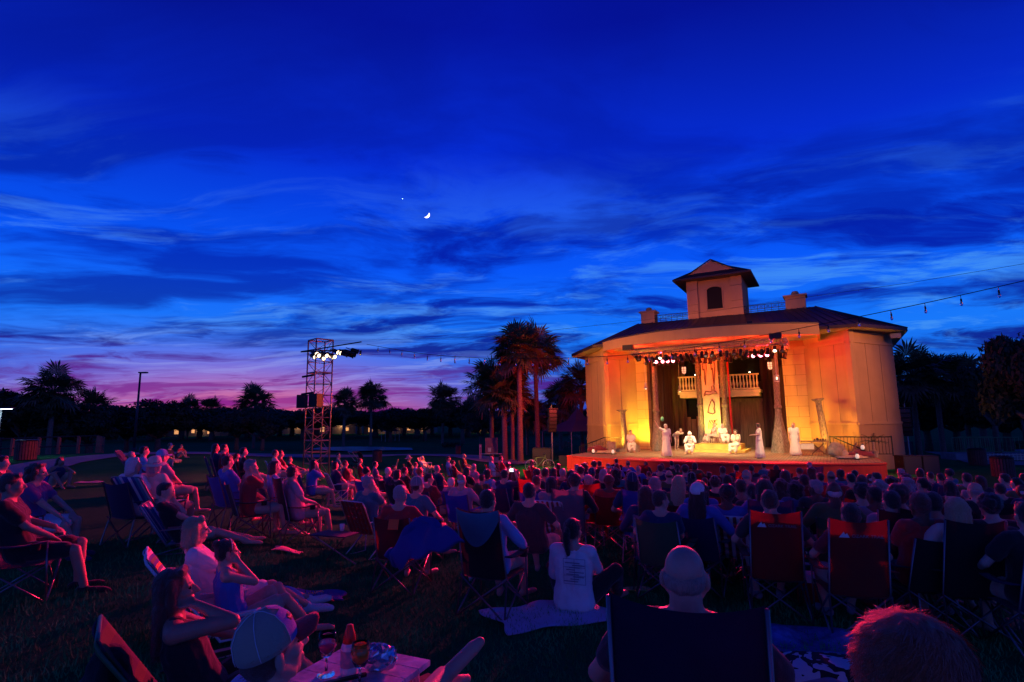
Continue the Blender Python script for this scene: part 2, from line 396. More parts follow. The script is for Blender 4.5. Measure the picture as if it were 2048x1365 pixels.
# hip roof
EV = [(-11.0, 8.85), (-7.65, 4.75), (7.25, 4.85), (9.75, 8.2), (9.75, 16.2), (-11.0, 16.2)]
DK = [(-6.2, 10.6), (-6.2, 10.45), (5.35, 10.45), (5.35, 10.6), (5.35, 13.6), (-6.2, 13.6)]
ze, zd = 6.72, 8.85
mb = MB(); vs = [(x, y, ze) for x, y in EV]+[(x, y, zd) for x, y in DK]+[(x, y, ze-.16) for x, y in EV]
mb.add(vs, [(i, (i+1) % 6, 6+(i+1) % 6, 6+i) for i in range(6)]+[tuple(range(6, 12))]+[(12+i, 12+(i+1) % 6, (i+1) % 6, i) for i in range(6)])
roof = mb.build('roof', M_roof, B)
mb = MB()
for i in range(6):                                  # raised seams on every slope
    a, b = Vector((*EV[i], ze)), Vector((*EV[(i+1) % 6], ze)); c, d = Vector((*DK[i], zd)), Vector((*DK[(i+1) % 6], zd))
    n = max(2, int((b-a).length/.45))
    for k in range(1, n):
        mb.tube([a.lerp(b, k/n)+Vector((0, 0, .015)), c.lerp(d, k/n)+Vector((0, 0, .015))], .022, 4)
    mb.tube([a, c], .05, 5)
mb.build('roof_seam', M_roof, roof)
mb = MB(); mb.add([(x, y, ze-.163) for x, y in EV]+[(x, y, ze-.175) for x, y in EV], [tuple(range(6))[::-1], tuple(range(6, 12))]); mb.build('roof_soffit', M_soffit, B)
mb = MB(); mb.box((9.15, 8.15, 6.3), (.5, .5, .25)); mb.build('corner_lamp', mat('fixture', (.5, .42, .3), .5), B)
# chimney-like roof piers with a cap ball, and the railings
for u0, u1 in ((-6.0, -5.0), (3.66, 4.83)):
    uc = (u0+u1)/2; mb = MB(); mb.box((uc, 10.9, 9.1), (u1-u0, .9, 1.1)); p = mb.build('roof_pier', M_stucco, B)
    mb = MB(); mb.box((uc, 10.9, 9.70), (u1-u0+.22, 1.12, .12)); mb.lathe([(.0, 9.76), (.2, 9.78), (.24, 9.92), (.17, 10.05), (.0, 10.1)], (uc, 10.9, 0), 14); mb.build('pier_cap', M_stucco, p)
for u0, u1 in ((-5.0, -2.58), (1.12, 3.66)):
    mb = MB(); V0 = 10.55
    for z in (8.95, 9.08, 9.35): mb.tube([(u0, V0, z), (u1, V0, z)], .022, 6)
    n = 6
    for k in range(n+1):
        u = u0+(u1-u0)*k/n; mb.tube([(u, V0, 8.8), (u, V0, 9.35)], .018, 6)
        if k < n:
            w = (u1-u0)/n; mb.tube([(u, V0, 9.08), (u+w, V0, 9.35)], .010, 4); mb.tube([(u, V0, 9.35), (u+w, V0, 9.08)], .010, 4)
            mb.tube([(u+w/2+.07*math.cos(t*.785), V0, 9.215+.07*math.sin(t*.785)) for t in range(9)], .010, 4)
    mb.build('roof_railing', M_black, B)
# cupola
cu0, cu1, cf, cbk = -2.55, 1.1, 10.3, 13.9
uc = (cu0+cu1)/2
mb = MB(); mb.box((uc, (cf+cbk)/2+.1, 10.0), (cu1-cu0-.2, cbk-cf-.2, 3.6)); cup = mb.build('cupola', M_stucco, B)
mb = MB()
for x in (cu0+.36, cu1-.36):
    for z0, z1 in ((8.2, 9.28), (9.31, 9.78), (9.81, 10.85), (10.88, 11.75)): mb.box((x, cf+.16, (z0+z1)/2), (.74, .3, z1-z0))
mb.box((cu1-.11, 12.1, 10), (.22, 3.3, 3.5)); mb.box((cu0+.11, 12.1, 10), (.22, 3.3, 3.5))
mb.build('corner_pier', M_stucco, cup)
mb = MB(); w = 1.1/2; x0 = uc
arch = [(x0-w-.0, 9.35), (x0+w, 9.35), (x0+w, 10.75)]+[(x0+w*math.cos(t*math.pi/10), 10.75+.27*math.sin(t*math.pi/10)) for t in range(1, 10)]+[(x0-w, 10.75)]
def vprism(mb, poly, y0, y1):
    n = len(poly); mb.add([(x, y0, z) for x, z in poly]+[(x, y1, z) for x, z in poly], [tuple(range(n)), tuple(range(n, 2*n))[::-1]]+[(i, n+i, n+(i+1) % n, (i+1) % n) for i in range(n)])
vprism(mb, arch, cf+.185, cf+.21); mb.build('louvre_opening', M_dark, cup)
mb = MB(); mb.tube([(a, cf+.17, b) for a, b in arch]+[(arch[0][0], cf+.17, arch[0][1])], .06, 6); mb.build('opening_trim', M_stucco, cup)
mb = MB(); e0, e1, f0, f1, z0 = cu0-.8, cu1+.72, cf-.75, cbk+.7, 11.62
hp = [(e0, f0, z0), (e1, f0, z0), (e1, f1, z0), (e0, f1, z0), (e0, f0, z0-.12), (e1, f0, z0-.12), (e1, f1, z0-.12), (e0, f1, z0-.12)]
rg = [(uc, f0+1.1, 12.75), (uc, f1-1.1, 12.75)]
mb.add(hp+rg, [(3, 2, 9), (0, 1, 8), (1, 2, 9, 8), (3, 0, 8, 9), (4, 5, 1, 0), (5, 6, 2, 1), (6, 7, 3, 2), (7, 4, 0, 3), (7, 6, 5, 4)])
cr = mb.build('cupola_roof', M_roof, cup)
mb = MB(); g = [(e0+.9, 11.78), (e1-.9, 11.78), (uc, 12.72)]; vprism(mb, g, f0+.28, f0+.9); mb.build('pediment', M_stucco, cr)
mb = MB()
for a, b in ((g[0], g[2]), (g[1], g[2])): mb.tube([(a[0]+(a[0]-uc)*.12, f0+.2, a[1]-.10), (b[0], f0+.2, b[1]+.04)], .05, 5)
mb.build('pediment_rake', M_roof, cr)
for U in (-3.4, 2.0):
    mb = MB(); mb.box((U, 5.1, 7.25), (.3, .25, .3)); mb.tube([(U, 5.1, 7.1), (U, 5.3, 7.0)], .03, 5); mb.build('added_spot_housing', M_black, B)  # invented housings for the added cupola spots
# ---- inside the opening
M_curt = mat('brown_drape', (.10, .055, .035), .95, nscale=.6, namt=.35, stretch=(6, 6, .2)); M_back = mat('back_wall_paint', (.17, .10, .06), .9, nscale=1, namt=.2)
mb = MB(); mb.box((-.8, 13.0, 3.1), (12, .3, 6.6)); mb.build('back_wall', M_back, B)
def drape(name, p, q, z0, z1, m, amp=.07, wl=.42, parent=None, seed=0):
    p, q = Vector(p), Vector(q); L = (q-p).length; d = (q-p)/L; n = Vector((-d.y, d.x)); rn = random.Random(seed); ph = rn.random()*6
    def fn(s, t):
        a = s*L; o = amp*math.sin(a*2*math.pi/wl+ph+math.sin(a*1.7)*1.2)*(1-.25*t); c = p+d*a+n*o; return (c.x, c.y, z0+(z1-z0)*t)
    mb = MB(); mb.grid(fn, int(L/wl*8)+8, 4, .02); return mb.build(name, m, parent, True)
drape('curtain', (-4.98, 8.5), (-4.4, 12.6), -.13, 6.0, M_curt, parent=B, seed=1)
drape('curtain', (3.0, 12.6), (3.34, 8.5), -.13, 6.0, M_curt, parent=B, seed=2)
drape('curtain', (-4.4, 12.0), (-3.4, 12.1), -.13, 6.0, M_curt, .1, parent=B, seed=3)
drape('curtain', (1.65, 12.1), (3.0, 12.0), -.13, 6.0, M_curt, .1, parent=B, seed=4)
# balcony with balusters
bal = MB(); bal.box((-.97, 11.5, 3.62), (5.4, 1.5, .2)); bal.box((-.97, 11.5, 3.4), (5.2, 1.3, .24)); balc = bal.build('balcony', M_white, B)
mb = MB(); mb.box((-.97, 10.85, 4.74), (5.3, .16, .09)); mb.box((-.97, 10.85, 3.80), (5.3, .14, .09)); mb.build('balustrade_rail', M_white, balc)
prof = [(.045, 0), (.06, .05), (.04, .1), (.085, .28), (.06, .45), (.035, .62), (.05, .74), (.05, .85)]
bp = None
for k in range(25):
    x = -3.5+5.06*k/24
    if bp is None: mb = MB(); mb.lathe(prof, (0, 0, 3.845), 10); bp = mb.build('baluster', M_white, balc, True, (x, 10.85, 0))
    else: c = bp.copy(); col.objects.link(c); c.location.x = x
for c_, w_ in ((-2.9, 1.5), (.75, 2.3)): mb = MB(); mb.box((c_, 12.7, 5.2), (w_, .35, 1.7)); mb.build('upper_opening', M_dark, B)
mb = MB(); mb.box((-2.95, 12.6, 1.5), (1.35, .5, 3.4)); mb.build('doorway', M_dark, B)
M_plank = mat('weathered_plank', (.20, .12, .07), .85, nscale=3, namt=.4, stretch=(5, 5, .4))
mb = MB()
for k, (x, h) in enumerate(((-3.35, 2.05), (-2.98, 1.9), (-2.6, 2.1))): mb.box((x, 12.2, h/2-.12), (.33, .06, h))
mb.build('plank_panel', M_plank, B)
mb = MB(); mb.box((.7, 12.3, 3.05), (2.6, .25, .22)); mb.box((.55, 12.35, 1.4), (2.2, .1, 3.1)); mb.build('door_panel', M_plank, B)
M_lensw = mat('window_glow', (.8, .5, .35), .5, emit=(1, .45, .25), estr=1.2)
for u in (-2.55, 2.65):
    mb = MB()
    pr = [(u+a*.13, 5.0+b) for a, b in ((-1, -.05), (-.8, -.18), (0, -.26), (.8, -.18), (1, -.05), (1, .22), (-1, .22))]
    vprism(mb, pr, 7.98, 8.0); wg = mb.build('lattice_lantern', M_lensw, B)
    mb = MB(); mb.box((u, 7.96, 4.98), (.03, .02, .48)); mb.box((u, 7.955, 5.06), (.26, .02, .02)); mb.box((u, 7.955, 4.93), (.26, .02, .02)); mb.build('lattice', M_black, wg)
    mb = MB(); mb.tube([(u, 7.97, 5.2), (u, 7.97, 6.4)], .012, 4); mb.build('hanger', M_black, wg)
for u in (-2.75, .95):
    mb = MB(); mb.lathe([(.0, -.04), (.04, 0), (.0, .04)], (u, 12.45, 5.0), 8); mb.build('balcony_light', mat('bulb_on', (1, .8, .6), emit=(1, .75, .5), estr=25), B)
# ------------------------------------------------------------------ stage
def mat_deck():
    m = D.materials.new('deck_boards'); m.use_nodes = True; T = NT(m.node_tree); b = T.n['Principled BSDF']
    co = T.N('ShaderNodeTexCoord').outputs['Object']
    mp = T.N('ShaderNodeMapping', {'Vector': co, 'Rotation': (0, 0, R(90))}).outputs[0]
    br = T.N('ShaderNodeTexBrick', {'Vector': mp, 'Color1': (.42, .30, .19, 1), 'Color2': (.32, .23, .15, 1), 'Mortar': (.06, .04, .03, 1), 'Scale': 1.0, 'Mortar Size': .008, 'Brick Width': 3.2, 'Row Height': .14})
    g = T.noise(T.N('ShaderNodeMapping', {'Vector': co, 'Scale': (20, 1, 1)}).outputs[0], 3, 5, .6)
    T.l.new(T.mix(.5, br.outputs[0], T.ramp(g, [(.2, (.5, .5, .5)), (.8, (1, 1, 1))]), 'MULTIPLY'), b.inputs['Base Color'])
    b.inputs['Roughness'].default_value = .6; return m
ST = empty('stage', (OX, OY, 0), -BA, 'raised wooden stage with curved red skirt in front of the amphitheatre', 'stage')
fr = []
for i in range(31):
    u = -7.53+15.06*i/30; fr.append((u, -2.32*(1-(u/7.53)**2)**.85 if abs(u) < 7.53 else 0.0))
mb = MB(); mb.prism(fr+[(7.15, 5.9), (7.0, 12.8), (-6.8, 12.8), (-7.35, 6.3)], -.28, -.15); mb.build('deck', mat_deck(), ST)
M_red = mat('red_skirt_cloth', (.42, .028, .02), .8, nscale=1.2, namt=.15, stretch=(4, 4, .5))
mb = MB(); sk = [(7.13, 5.9)]+[(x, y-.0) for x, y in fr[::-1]]+[(-7.35, 6.3)]
vs = []
for k, (x, y) in enumerate(sk):
    o = .02 if k % 2 else 0
    vs += [(x*(1.002)+0, y-.012-o*.3, -.165), (x*1.004, y-.03-o, -1.25)]
mb.add(vs, [(2*i, 2*i+1, 2*i+3, 2*i+2) for i in range(len(sk)-1)]); mb.build('red_skirt', M_red, ST)
mb = MB(); mb.tube([(x, y-.02, -.2) for x, y in fr], .05, 6); mb.tube([(7.53, 0, -.2), (7.15, 5.9, -.2)], .06, 6); mb.build('stage_edge', mat('red_edge_paint', (.5, .04, .03), .6), ST)
# lighting rig
M_alu = mat('truss_metal', (.30, .28, .27), .4, .9)
RG = empty('lighting_rig', (OX, OY, 0), -BA, 'black lighting truss full of stage lamps under the canopy', 'lighting rig')
def truss(mb, a, b, s=.28, n=12, r=.022):
    a, b = Vector(a), Vector(b); d = (b-a).normalized(); up = Vector((0, 0, 1)); sd = d.cross(up).normalized(); up = sd.cross(d)
    cs = [sd*s/2*i+up*s/2*j for i, j in ((-1, -1), (1, -1), (1, 1), (-1, 1))]
    for c in cs: mb.tube([a+c, b+c], r, 5)
    for k in range(n):
        p, q = a.lerp(b, k/n), a.lerp(b, (k+1)/n)
        for i in range(4): mb.tube([p+cs[i], q+cs[(i+1) % 4]], r*.5, 4, False)
        for i in range(4): mb.tube([p+cs[i], p+cs[(i+1) % 4]], r*.5, 4, False)
mb = MB()
truss(mb, (-4.3, 2.6, 5.80), (3.8, 2.6, 5.80), .3, 26); truss(mb, (-4.3, 5.0, 5.80), (3.8, 5.0, 5.80), .3, 26)
truss(mb, (-4.3, 2.6, 5.80), (-4.3, 5.0, 5.80), .3, 8); truss(mb, (3.8, 2.6, 5.80), (3.8, 5.0, 5.80), .3, 8)
for u in (-4, -1.3, 1.1, 3.6):
    for v in (2.6, 5.0): mb.tube([(u, v, 5.9), (u, v, 6.42)], .012, 4)
mb.build('truss', M_alu, RG)
for c_ in (-4.35, 3.5): mb = MB(); mb.box((c_, 2.0, 6.0), (.6, .35, .3)); mb.build('dimmer_box', M_black, RG)
M_can = mat('lamp_housing', (.02, .018, .018), .4, .5)
can = MB(); can.lathe([(.05, .0), (.09, .04), (.1, .12), (.1, .32), (.125, .34), (.125, .38)][::1], (0, 0, 0), 12)
can_me = can.mesh('lamp_can', True); can_me.materials.append(M_can)
lens = MB(); lens.lathe([(.095, .382), (.06, .395), (.0, .40)], (0, 0, 0), 12)
lens_off = lens.mesh('lens_off', True); lens_off.materials.append(mat('lens_glass', (.1, .1, .12), .1, spec=.9))
lens_red = lens.mesh('lens_red', True); lens_red.materials.append(mat('lens_lit_red', (1, .4, .5), .3, emit=(1, .22, .28), estr=14))
lens_wh = lens.mesh('lens_white', True); lens_wh.materials.append(mat('lens_lit_white', (1, .9, .8), .3, emit=(1, .70, .45), estr=4))
yoke = MB(); yoke.tube([(-.15, 0, .15), (-.15, 0, -.12), (.15, 0, -.12), (.15, 0, .15)], .012, 4); yoke.tube([(0, 0, -.12), (0, 0, -.24)], .02, 5)
yoke_me = yoke.mesh('yoke'); yoke_me.materials.append(M_can)
rn = random.Random(5)
def stage_lamp(parent, p, target, lensme):
    o = link('stage_lamp', can_me, parent, p)
    o.rotation_euler = (Vector(target)-Vector(p)).to_track_quat('Z', 'Y').to_euler()
    l = link('lens', lensme, o); y = link('yoke', yoke_me, o); return o
for v, z in ((2.6, 5.5), (5.0, 5.5)):
    k = 0; u = -4.15
    while u < 3.8:
        t = (u*.7+rn.uniform(-1, 1), rn.uniform(3, 9), rn.uniform(-.2, 1.5)) if rn.random() < .8 else (u, -3, 0)
        stage_lamp(RG, (u, v+rn.uniform(-.1, .1), z+rn.uniform(-.06, .06)), t, lens_off if rn.random() < .85 else lens_wh)
        u += rn.uniform(.24, .40); k += 1
for u in (-3.24, -2.84, -2.54, -2.22, 2.2, 2.58, 2.91): stage_lamp(RG, (u, 4.1, 5.3), (u*.6, -20, .8), lens_red)
# ------------------------------------------------------------------ people: one continuous remeshed body per pose, clothes and hair as children
V = Vector
def cap(mb, a, b, ra, rb, n=12):
    a, b = V(a), V(b); d = b-a
    if d.length < 1e-5: d = V((0, 0, 1e-4)); b = a+d
    d.normalize(); e = d.orthogonal().normalized(); f = d.cross(e); vs = []; st = []
    for t in (-80, -50, -20, 0): st.append((a+d*ra*math.sin(R(t)), ra*math.cos(R(t))))
    for t in (0, 20, 50, 80): st.append((b+d*rb*math.sin(R(t)), rb*math.cos(R(t))))
    for c, r in st: vs += [c+(e*math.cos(2*math.pi*k/n)+f*math.sin(2*math.pi*k/n))*r for k in range(n)]
    m = len(st); fs = [(i*n+k, i*n+(k+1) % n, (i+1)*n+(k+1) % n, (i+1)*n+k) for i in range(m-1) for k in range(n)]
    fs += [tuple(range(n))[::-1], tuple((m-1)*n+k for k in range(n))]; mb.add(vs, fs)
def ell(mb, c, r, M=None, n=14, m=10):
    vs = []
    for i in range(m+1):
        t = math.pi*(i+.02)/(m+.04); z = -math.cos(t); q = math.sin(t)
        for k in range(n):
            p = V((r[0]*q*math.cos(2*math.pi*k/n), r[1]*q*math.sin(2*math.pi*k/n), r[2]*z)); vs.append((M @ p if M else p)+V(c))
    fs = [(i*n+k, i*n+(k+1) % n, (i+1)*n+(k+1) % n, (i+1)*n+k) for i in range(m) for k in range(n)]
    fs += [tuple(range(n))[::-1], tuple(m*n+k for k in range(n))]; mb.add(vs, fs)
def remesh(mb, voxel, name, smooth=2, disp=None):
    me = mb.mesh('tmp'); o = D.objects.new('tmp', me); col.objects.link(o)
    md = o.modifiers.new('r', 'REMESH'); md.mode = 'VOXEL'; md.voxel_size = voxel; md.use_smooth_shade = True
    if smooth: s_ = o.modifiers.new('s', 'SMOOTH'); s_.factor = .5; s_.iterations = smooth
    if disp:
        tx = D.textures.new('t', 'CLOUDS'); tx.noise_scale = disp[1]; d_ = o.modifiers.new('d', 'DISPLACE'); d_.texture = tx; d_.strength = disp[0]; d_.mid_level = .5
    dg = bpy.context.evaluated_depsgraph_get(); r = D.meshes.new_from_object(o.evaluated_get(dg)); r.name = name
    D.objects.remove(o); D.meshes.remove(me); r.materials.clear()
    return r
def ik(a, c, l1, l2, pole):
    a, c = V(a), V(c); d = c-a; L = min(max(d.length, abs(l1-l2)+.02), (l1+l2)*.999); d.normalize(); c = a+d*L
    x = (l1*l1-l2*l2+L*L)/(2*L); h = math.sqrt(max(1e-6, l1*l1-x*x)); p = V(pole); p = (p-d*p.dot(d))
    p = p.normalized() if p.length > 1e-4 else d.orthogonal().normalized()
    return a+d*x+p*h, c
def pose(kind='chair', arms=('rest', 'rest'), rec=14, head=(0, 0), lean=0, seat=None, wide=1.0, knees=None, feet=None, hands=None, twist=0, curve=4):
    """joints in local space: faces +Y, x to its own right is +X"""
    J = {'wide': wide}
    if seat is None: seat = {'chair': .40, 'low': .20, 'ground': .0, 'stand': .86, 'bench': .44}[kind]
    hz = seat+(.10 if kind != 'stand' else .06)
    H = V((0, 0, hz)); J['pel'] = H
    a = R(rec); t = V((math.sin(R(lean)), -math.sin(a), math.cos(a))).normalized()
    J['waist'] = H+t*.17+V((0, -.01, 0)); a2 = R(rec-curve); t2 = V((t.x, -math.sin(a2), math.cos(a2))).normalized()
    J['chest'] = J['waist']+t2*.20; a3 = R(rec-curve*2.2); t3 = V((t.x, -math.sin(a3), math.cos(a3))).normalized()
    J['neck'] = J['chest']+t3*.155; J['up'] = t3
    J['head'] = J['neck']+V((0, .015, 0))+V((t3.x, t3.y*.4, 1)).normalized()*.150
    J['hrot'] = Matrix.Rotation(R(-head[0]), 3, 'Z') @ Matrix.Rotation(R(head[1]), 3, 'X')
    sx = .175*wide; tw = Matrix.Rotation(R(twist), 3, 'Z')
    for i, s in enumerate((-1, 1)):
        sh = J['neck']+tw @ V((s*sx, -.01, -.045)); J['sh', s] = sh
        hp = H+V((s*.095*wide, .03, -.0)); J['hip', s] = hp
        if kind == 'stand': ank = V((s*.10, .02*s, .07)); pole = V((s*.1, 1, 0))
        elif kind in ('chair', 'bench'): ank = V((s*.13, .52+.05*s, .08)); pole = V((s*.25, .6, 1))
        elif kind == 'low': ank = V((s*.12, .70+.04*s, .08)); pole = V((s*.2, .3, 1))
        else: ank = V((s*.10, .50+.04*s, .06)); pole = V((s*.35, .2, 1))
        if feet: ank = V(feet[i])
        if knees: pole = V(knees[i])-hp
        J['kn', s], J['an', s] = ik(hp, ank, .44, .42, pole)
        J['toe', s] = J['an', s]+V((s*.05, .17, -.035)) if not (feet and len(feet) > 2) else J['an', s]+V(feet[2])
        m = arms[i]; fwd = tw @ V((0, 1, 0)); pl = V((s*.7, -.5, -.8))
        if m == 'rest': w = V((s*.29, .20, seat+.27)); pl = V((s*.9, -.6, -.5))
        elif m == 'lap': w = V((s*.05, .24, hz+.12)); pl = V((s*1.0, -.3, -.3))
        elif m == 'knee': w = J['kn', s]+V((-s*.02, -.02, .07)); pl = V((s*.8, -.2, -.6))
        elif m == 'hug': w = J['kn', s]*.5+J['kn', -s]*.5 if ('kn', -s) in J else J['kn', s]+V((-s*.05, .06, -.06)); w = w+V((0, .09, -.06)); pl = V((s*1, 0, -.5))
        elif m == 'face': w = J['head']+V((s*.07, .10, -.13)); pl = V((s*.5, .2, -1))
        elif m == 'back': w = J['pel']+V((s*.22, -.34, -hz+.08)); pl = V((s*.5, -1, .1))
        elif m == 'up': w = J['head']+V((s*.12, -.08, .02)); pl = V((s*1, .5, .4))
        elif m == 'phone': w = J['head']+V((s*.10, .30, .02)); pl = V((s*.6, 0, -1))
        elif m == 'side': w = J['pel']+V((s*.26, .04, -.10)); pl = V((s*.3, -1, 0))
        elif m == 'bent': w = J['pel']+V((s*.10, .30, .22)); pl = V((s*.7, -.8, -.4))
        elif m == 'point': w = J['sh', s]+V((s*.30, .35, .28)); pl = V((0, 0, -1))
        elif m == 'high': w = J['sh', s]+V((s*.05, .15, .46)); pl = V((s, 0, -.3))
        else: w = V(m)
        if hands and hands[i] is not None: w = V(hands[i])
        J['el', s], J['wr', s] = ik(sh, w, .29, .255, pl)
        J['hm', s] = m
    return J
def body_mesh(J, voxel, name='person_body', female=False, fat=1.0):
    mb = MB(); w = J['wide']; f = fat
    p, wa, ch, nk = J['pel'], J['waist'], J['chest'], J['neck']
    cap(mb, p, wa, .118*f, .104*f); cap(mb, wa, ch, .104*f, .108*f); cap(mb, ch, nk+V((0, 0, -.05)), .104*f, .066)
    hipw = .085*w*(1.08 if female else 1)
    for s in (-1, 1):
        cap(mb, p+V((s*hipw, 0, 0)), wa+V((s*.06*w, 0, 0)), .112*f, .098*f)
        cap(mb, wa+V((s*.06*w, 0, 0)), ch+V((s*.085*w, 0, 0)), .098*f, .105*f)
        cap(mb, ch+V((s*.085*w, 0, 0)), (J['sh', s]+nk)/2+V((0, 0, -.03)), .10*f, .062)
        cap(mb, (J['sh', s]+nk)/2+V((0, 0, -.01)), J['sh', s], .058, .058)
        cap(mb, nk+V((0, -.01, .0)), J['sh', s]+V((0, 0, .0)), .052, .050)
        cap(mb, J['sh', s], J['el', s], .054*f**.5, .040); cap(mb, J['el', s], J['wr', s], .042, .027)
        cap(mb, J['hip', s], J['kn', s], .088*f**.6, .056); cap(mb, J['kn', s], J['kn', s].lerp(J['an', s], .35), .054, .055); cap(mb, J['kn', s].lerp(J['an', s], .35), J['an', s], .055, .036)
        an, to = J['an', s], J['toe', s]; he = an+(an-to)*.25; he.z = min(he.z, an.z)-.02
        cap(mb, an, he, .036, .034); cap(mb, he, to, .035, .030); cap(mb, to, to+(to-an).normalized()*.045, .032, .022)
        # hand: palm and five bent fingers
        wr, el = J['wr', s], J['el', s]; d = (wr-el).normalized(); m = J['hm', s]
        if m in ('lap', 'knee', 'hug', 'rest'): d = (d+V((-s*.5 if m != 'rest' else 0, .1, -.35))).normalized()
        if m == 'phone': d = (d+V((0, 0, 1))).normalized()
        side = d.cross(V((0, 0, 1)))
        side = side.normalized() if side.length > .1 else V((s, 0, 0))
        if m in ('face', 'phone', 'up'): side = V((0, 1, 0)); side = (side-d*side.dot(d)).normalized()
        nrm = side.cross(d).normalized()
        if nrm.z > 0: nrm = -nrm
        pm = wr+d*.045
        for q in (-.026, 0, .026): cap(mb, wr+side*q*.5, wr+d*.082+side*q, .015, .014, 8)
        for q, L in ((-.033, .058), (-.011, .074), (.011, .080), (.033, .072)):
            k0 = wr+d*.085+side*q; k1 = k0+d*L*.45+nrm*.012; k2 = k1+d*L*.35+nrm*L*.35; cap(mb, k0, k1, .0095, .0085, 7); cap(mb, k1, k2, .0085, .007, 7)
        th0 = wr+d*.025+side*.028*s*-1; th1 = th0+d*.035-side*s*.028+nrm*.01; cap(mb, th0, th1, .013, .011, 7); cap(mb, th1, th1+d*.03+nrm*.008, .011, .009, 7)
    cap(mb, nk+V((0, -.005, -.02)), J['head']+J['hrot'] @ V((0, -.02, -.07)), .066*f**.6, .060*f**.6)
    h = J['head']; Q = J['hrot']
    def hp(x, y, z): return h+Q @ V((x, y, z))
    ell(mb, hp(0, -.012, .030), (.076, .094, .086), Q)
    ell(mb, hp(0, .028, -.030), (.060, .062, .080), Q)
    ell(mb, hp(0, .052, -.092), (.028, .028, .024), Q)
    for s in (-1, 1):
        cap(mb, hp(s*.040, .030, -.085), hp(s*.058, -.010, -.045), .020, .024, 8)
        cap(mb, hp(s*.030, .070, -.022), hp(s*.050, .050, -.025), .020, .018, 8)
        ell(mb, hp(s*.083, -.018, -.012), (.013, .022, .036), Q @ Matrix.Rotation(R(s*25), 3, 'Z'), 8, 6)
        cap(mb, hp(s*.014, .082, .022), hp(s*.048, .066, .018), .010, .009, 7)
    cap(mb, hp(0, .088, .012), hp(0, .112, -.026), .009, .014, 8); cap(mb, hp(-.012, .098, -.03), hp(.012, .098, -.03), .010, .010, 7)
    cap(mb, hp(-.020, .084, -.058), hp(.020, .084, -.058), .009, .009, 7); cap(mb, hp(-.017, .083, -.070), hp(.017, .083, -.070), .009, .009, 7)
    return remesh(mb, voxel, name, 2)
def shirt_mesh(J, voxel, sleeve='short', fat=1.0, loose=.014, long=0.0):
    mb = MB(); w = J['wide']; f = fat; e = loose; p, wa, ch, nk = J['pel'], J['waist'], J['chest'], J['neck']
    cap(mb, p, wa, .122*f+e, .112*f+e*1.3); cap(mb, wa, ch, .112*f+e*1.3, .110*f+e); cap(mb, ch, nk+V((0, 0, -.06)), .106*f+e, .068+e*.5)
    for s in (-1, 1):
        cap(mb, p+V((s*.088*w, 0, .0)), wa+V((s*.06*w, 0, 0)), .118*f+e, .106*f+e*1.4)
        cap(mb, wa+V((s*.06*w, 0, 0)), ch+V((s*.085*w, 0, 0)), .106*f+e*1.4, .107*f+e)
        cap(mb, ch+V((s*.085*w, 0, 0)), (J['sh', s]+nk)/2+V((0, 0, -.035)), .102*f+e, .062+e*.6)
        if sleeve != 'tank':
            cap(mb, (J['sh', s]+nk)/2+V((0, 0, -.015)), J['sh', s], .056+e*.5, .060+e)
            en = J['sh', s].lerp(J['el', s], .62 if sleeve == 'short' else 1)
            cap(mb, J['sh', s], en, .060+e, .052+e*1.2 if sleeve == 'short' else .044+e)
            if sleeve == 'long': cap(mb, J['el', s], J['el', s].lerp(J['wr', s], .93), .044+e, .032+e*.8)
        else: cap(mb, (J['sh', s]+nk)/2+V((0, 0, -.03)), (J['sh', s]+nk)/2+V((s*.01, 0, -.0)), .05, .052)
    return remesh(mb, voxel, 'shirt', 3, (.022 if voxel < .02 else .012, .11))
def pants_mesh(J, voxel, typ='shorts', fat=1.0):
    mb = MB(); w = J['wide']; p = J['pel']; e = .016
    cap(mb, p+V((-.09*w, 0, .02)), p+V((.09*w, 0, .02)), .114*fat, .114*fat)
    for s in (-1, 1):
        hp, kn, an = J['hip', s], J['kn', s], J['an', s]
        if typ == 'shorts': cap(mb, hp, hp.lerp(kn, .78), .092*fat**.6+e, .074+e)
        else: cap(mb, hp, kn, .092*fat**.6+e, .060+e); cap(mb, kn, an.lerp(kn, .08), .062+e, .044+e)
    return remesh(mb, voxel, 'trousers', 3, (.018, .1))
def shoe_mesh(J, s, voxel):
    mb = MB(); an, to = J['an', s], J['toe', s]; he = an+(an-to)*.25; he.z = min(he.z, an.z)-.022
    cap(mb, an+V((0, 0, -.0)), he, .042, .043); cap(mb, he, to, .043, .040); cap(mb, to, to+(to-an).normalized()*.05, .040, .030)
    return remesh(mb, voxel, 'shoe', 2)
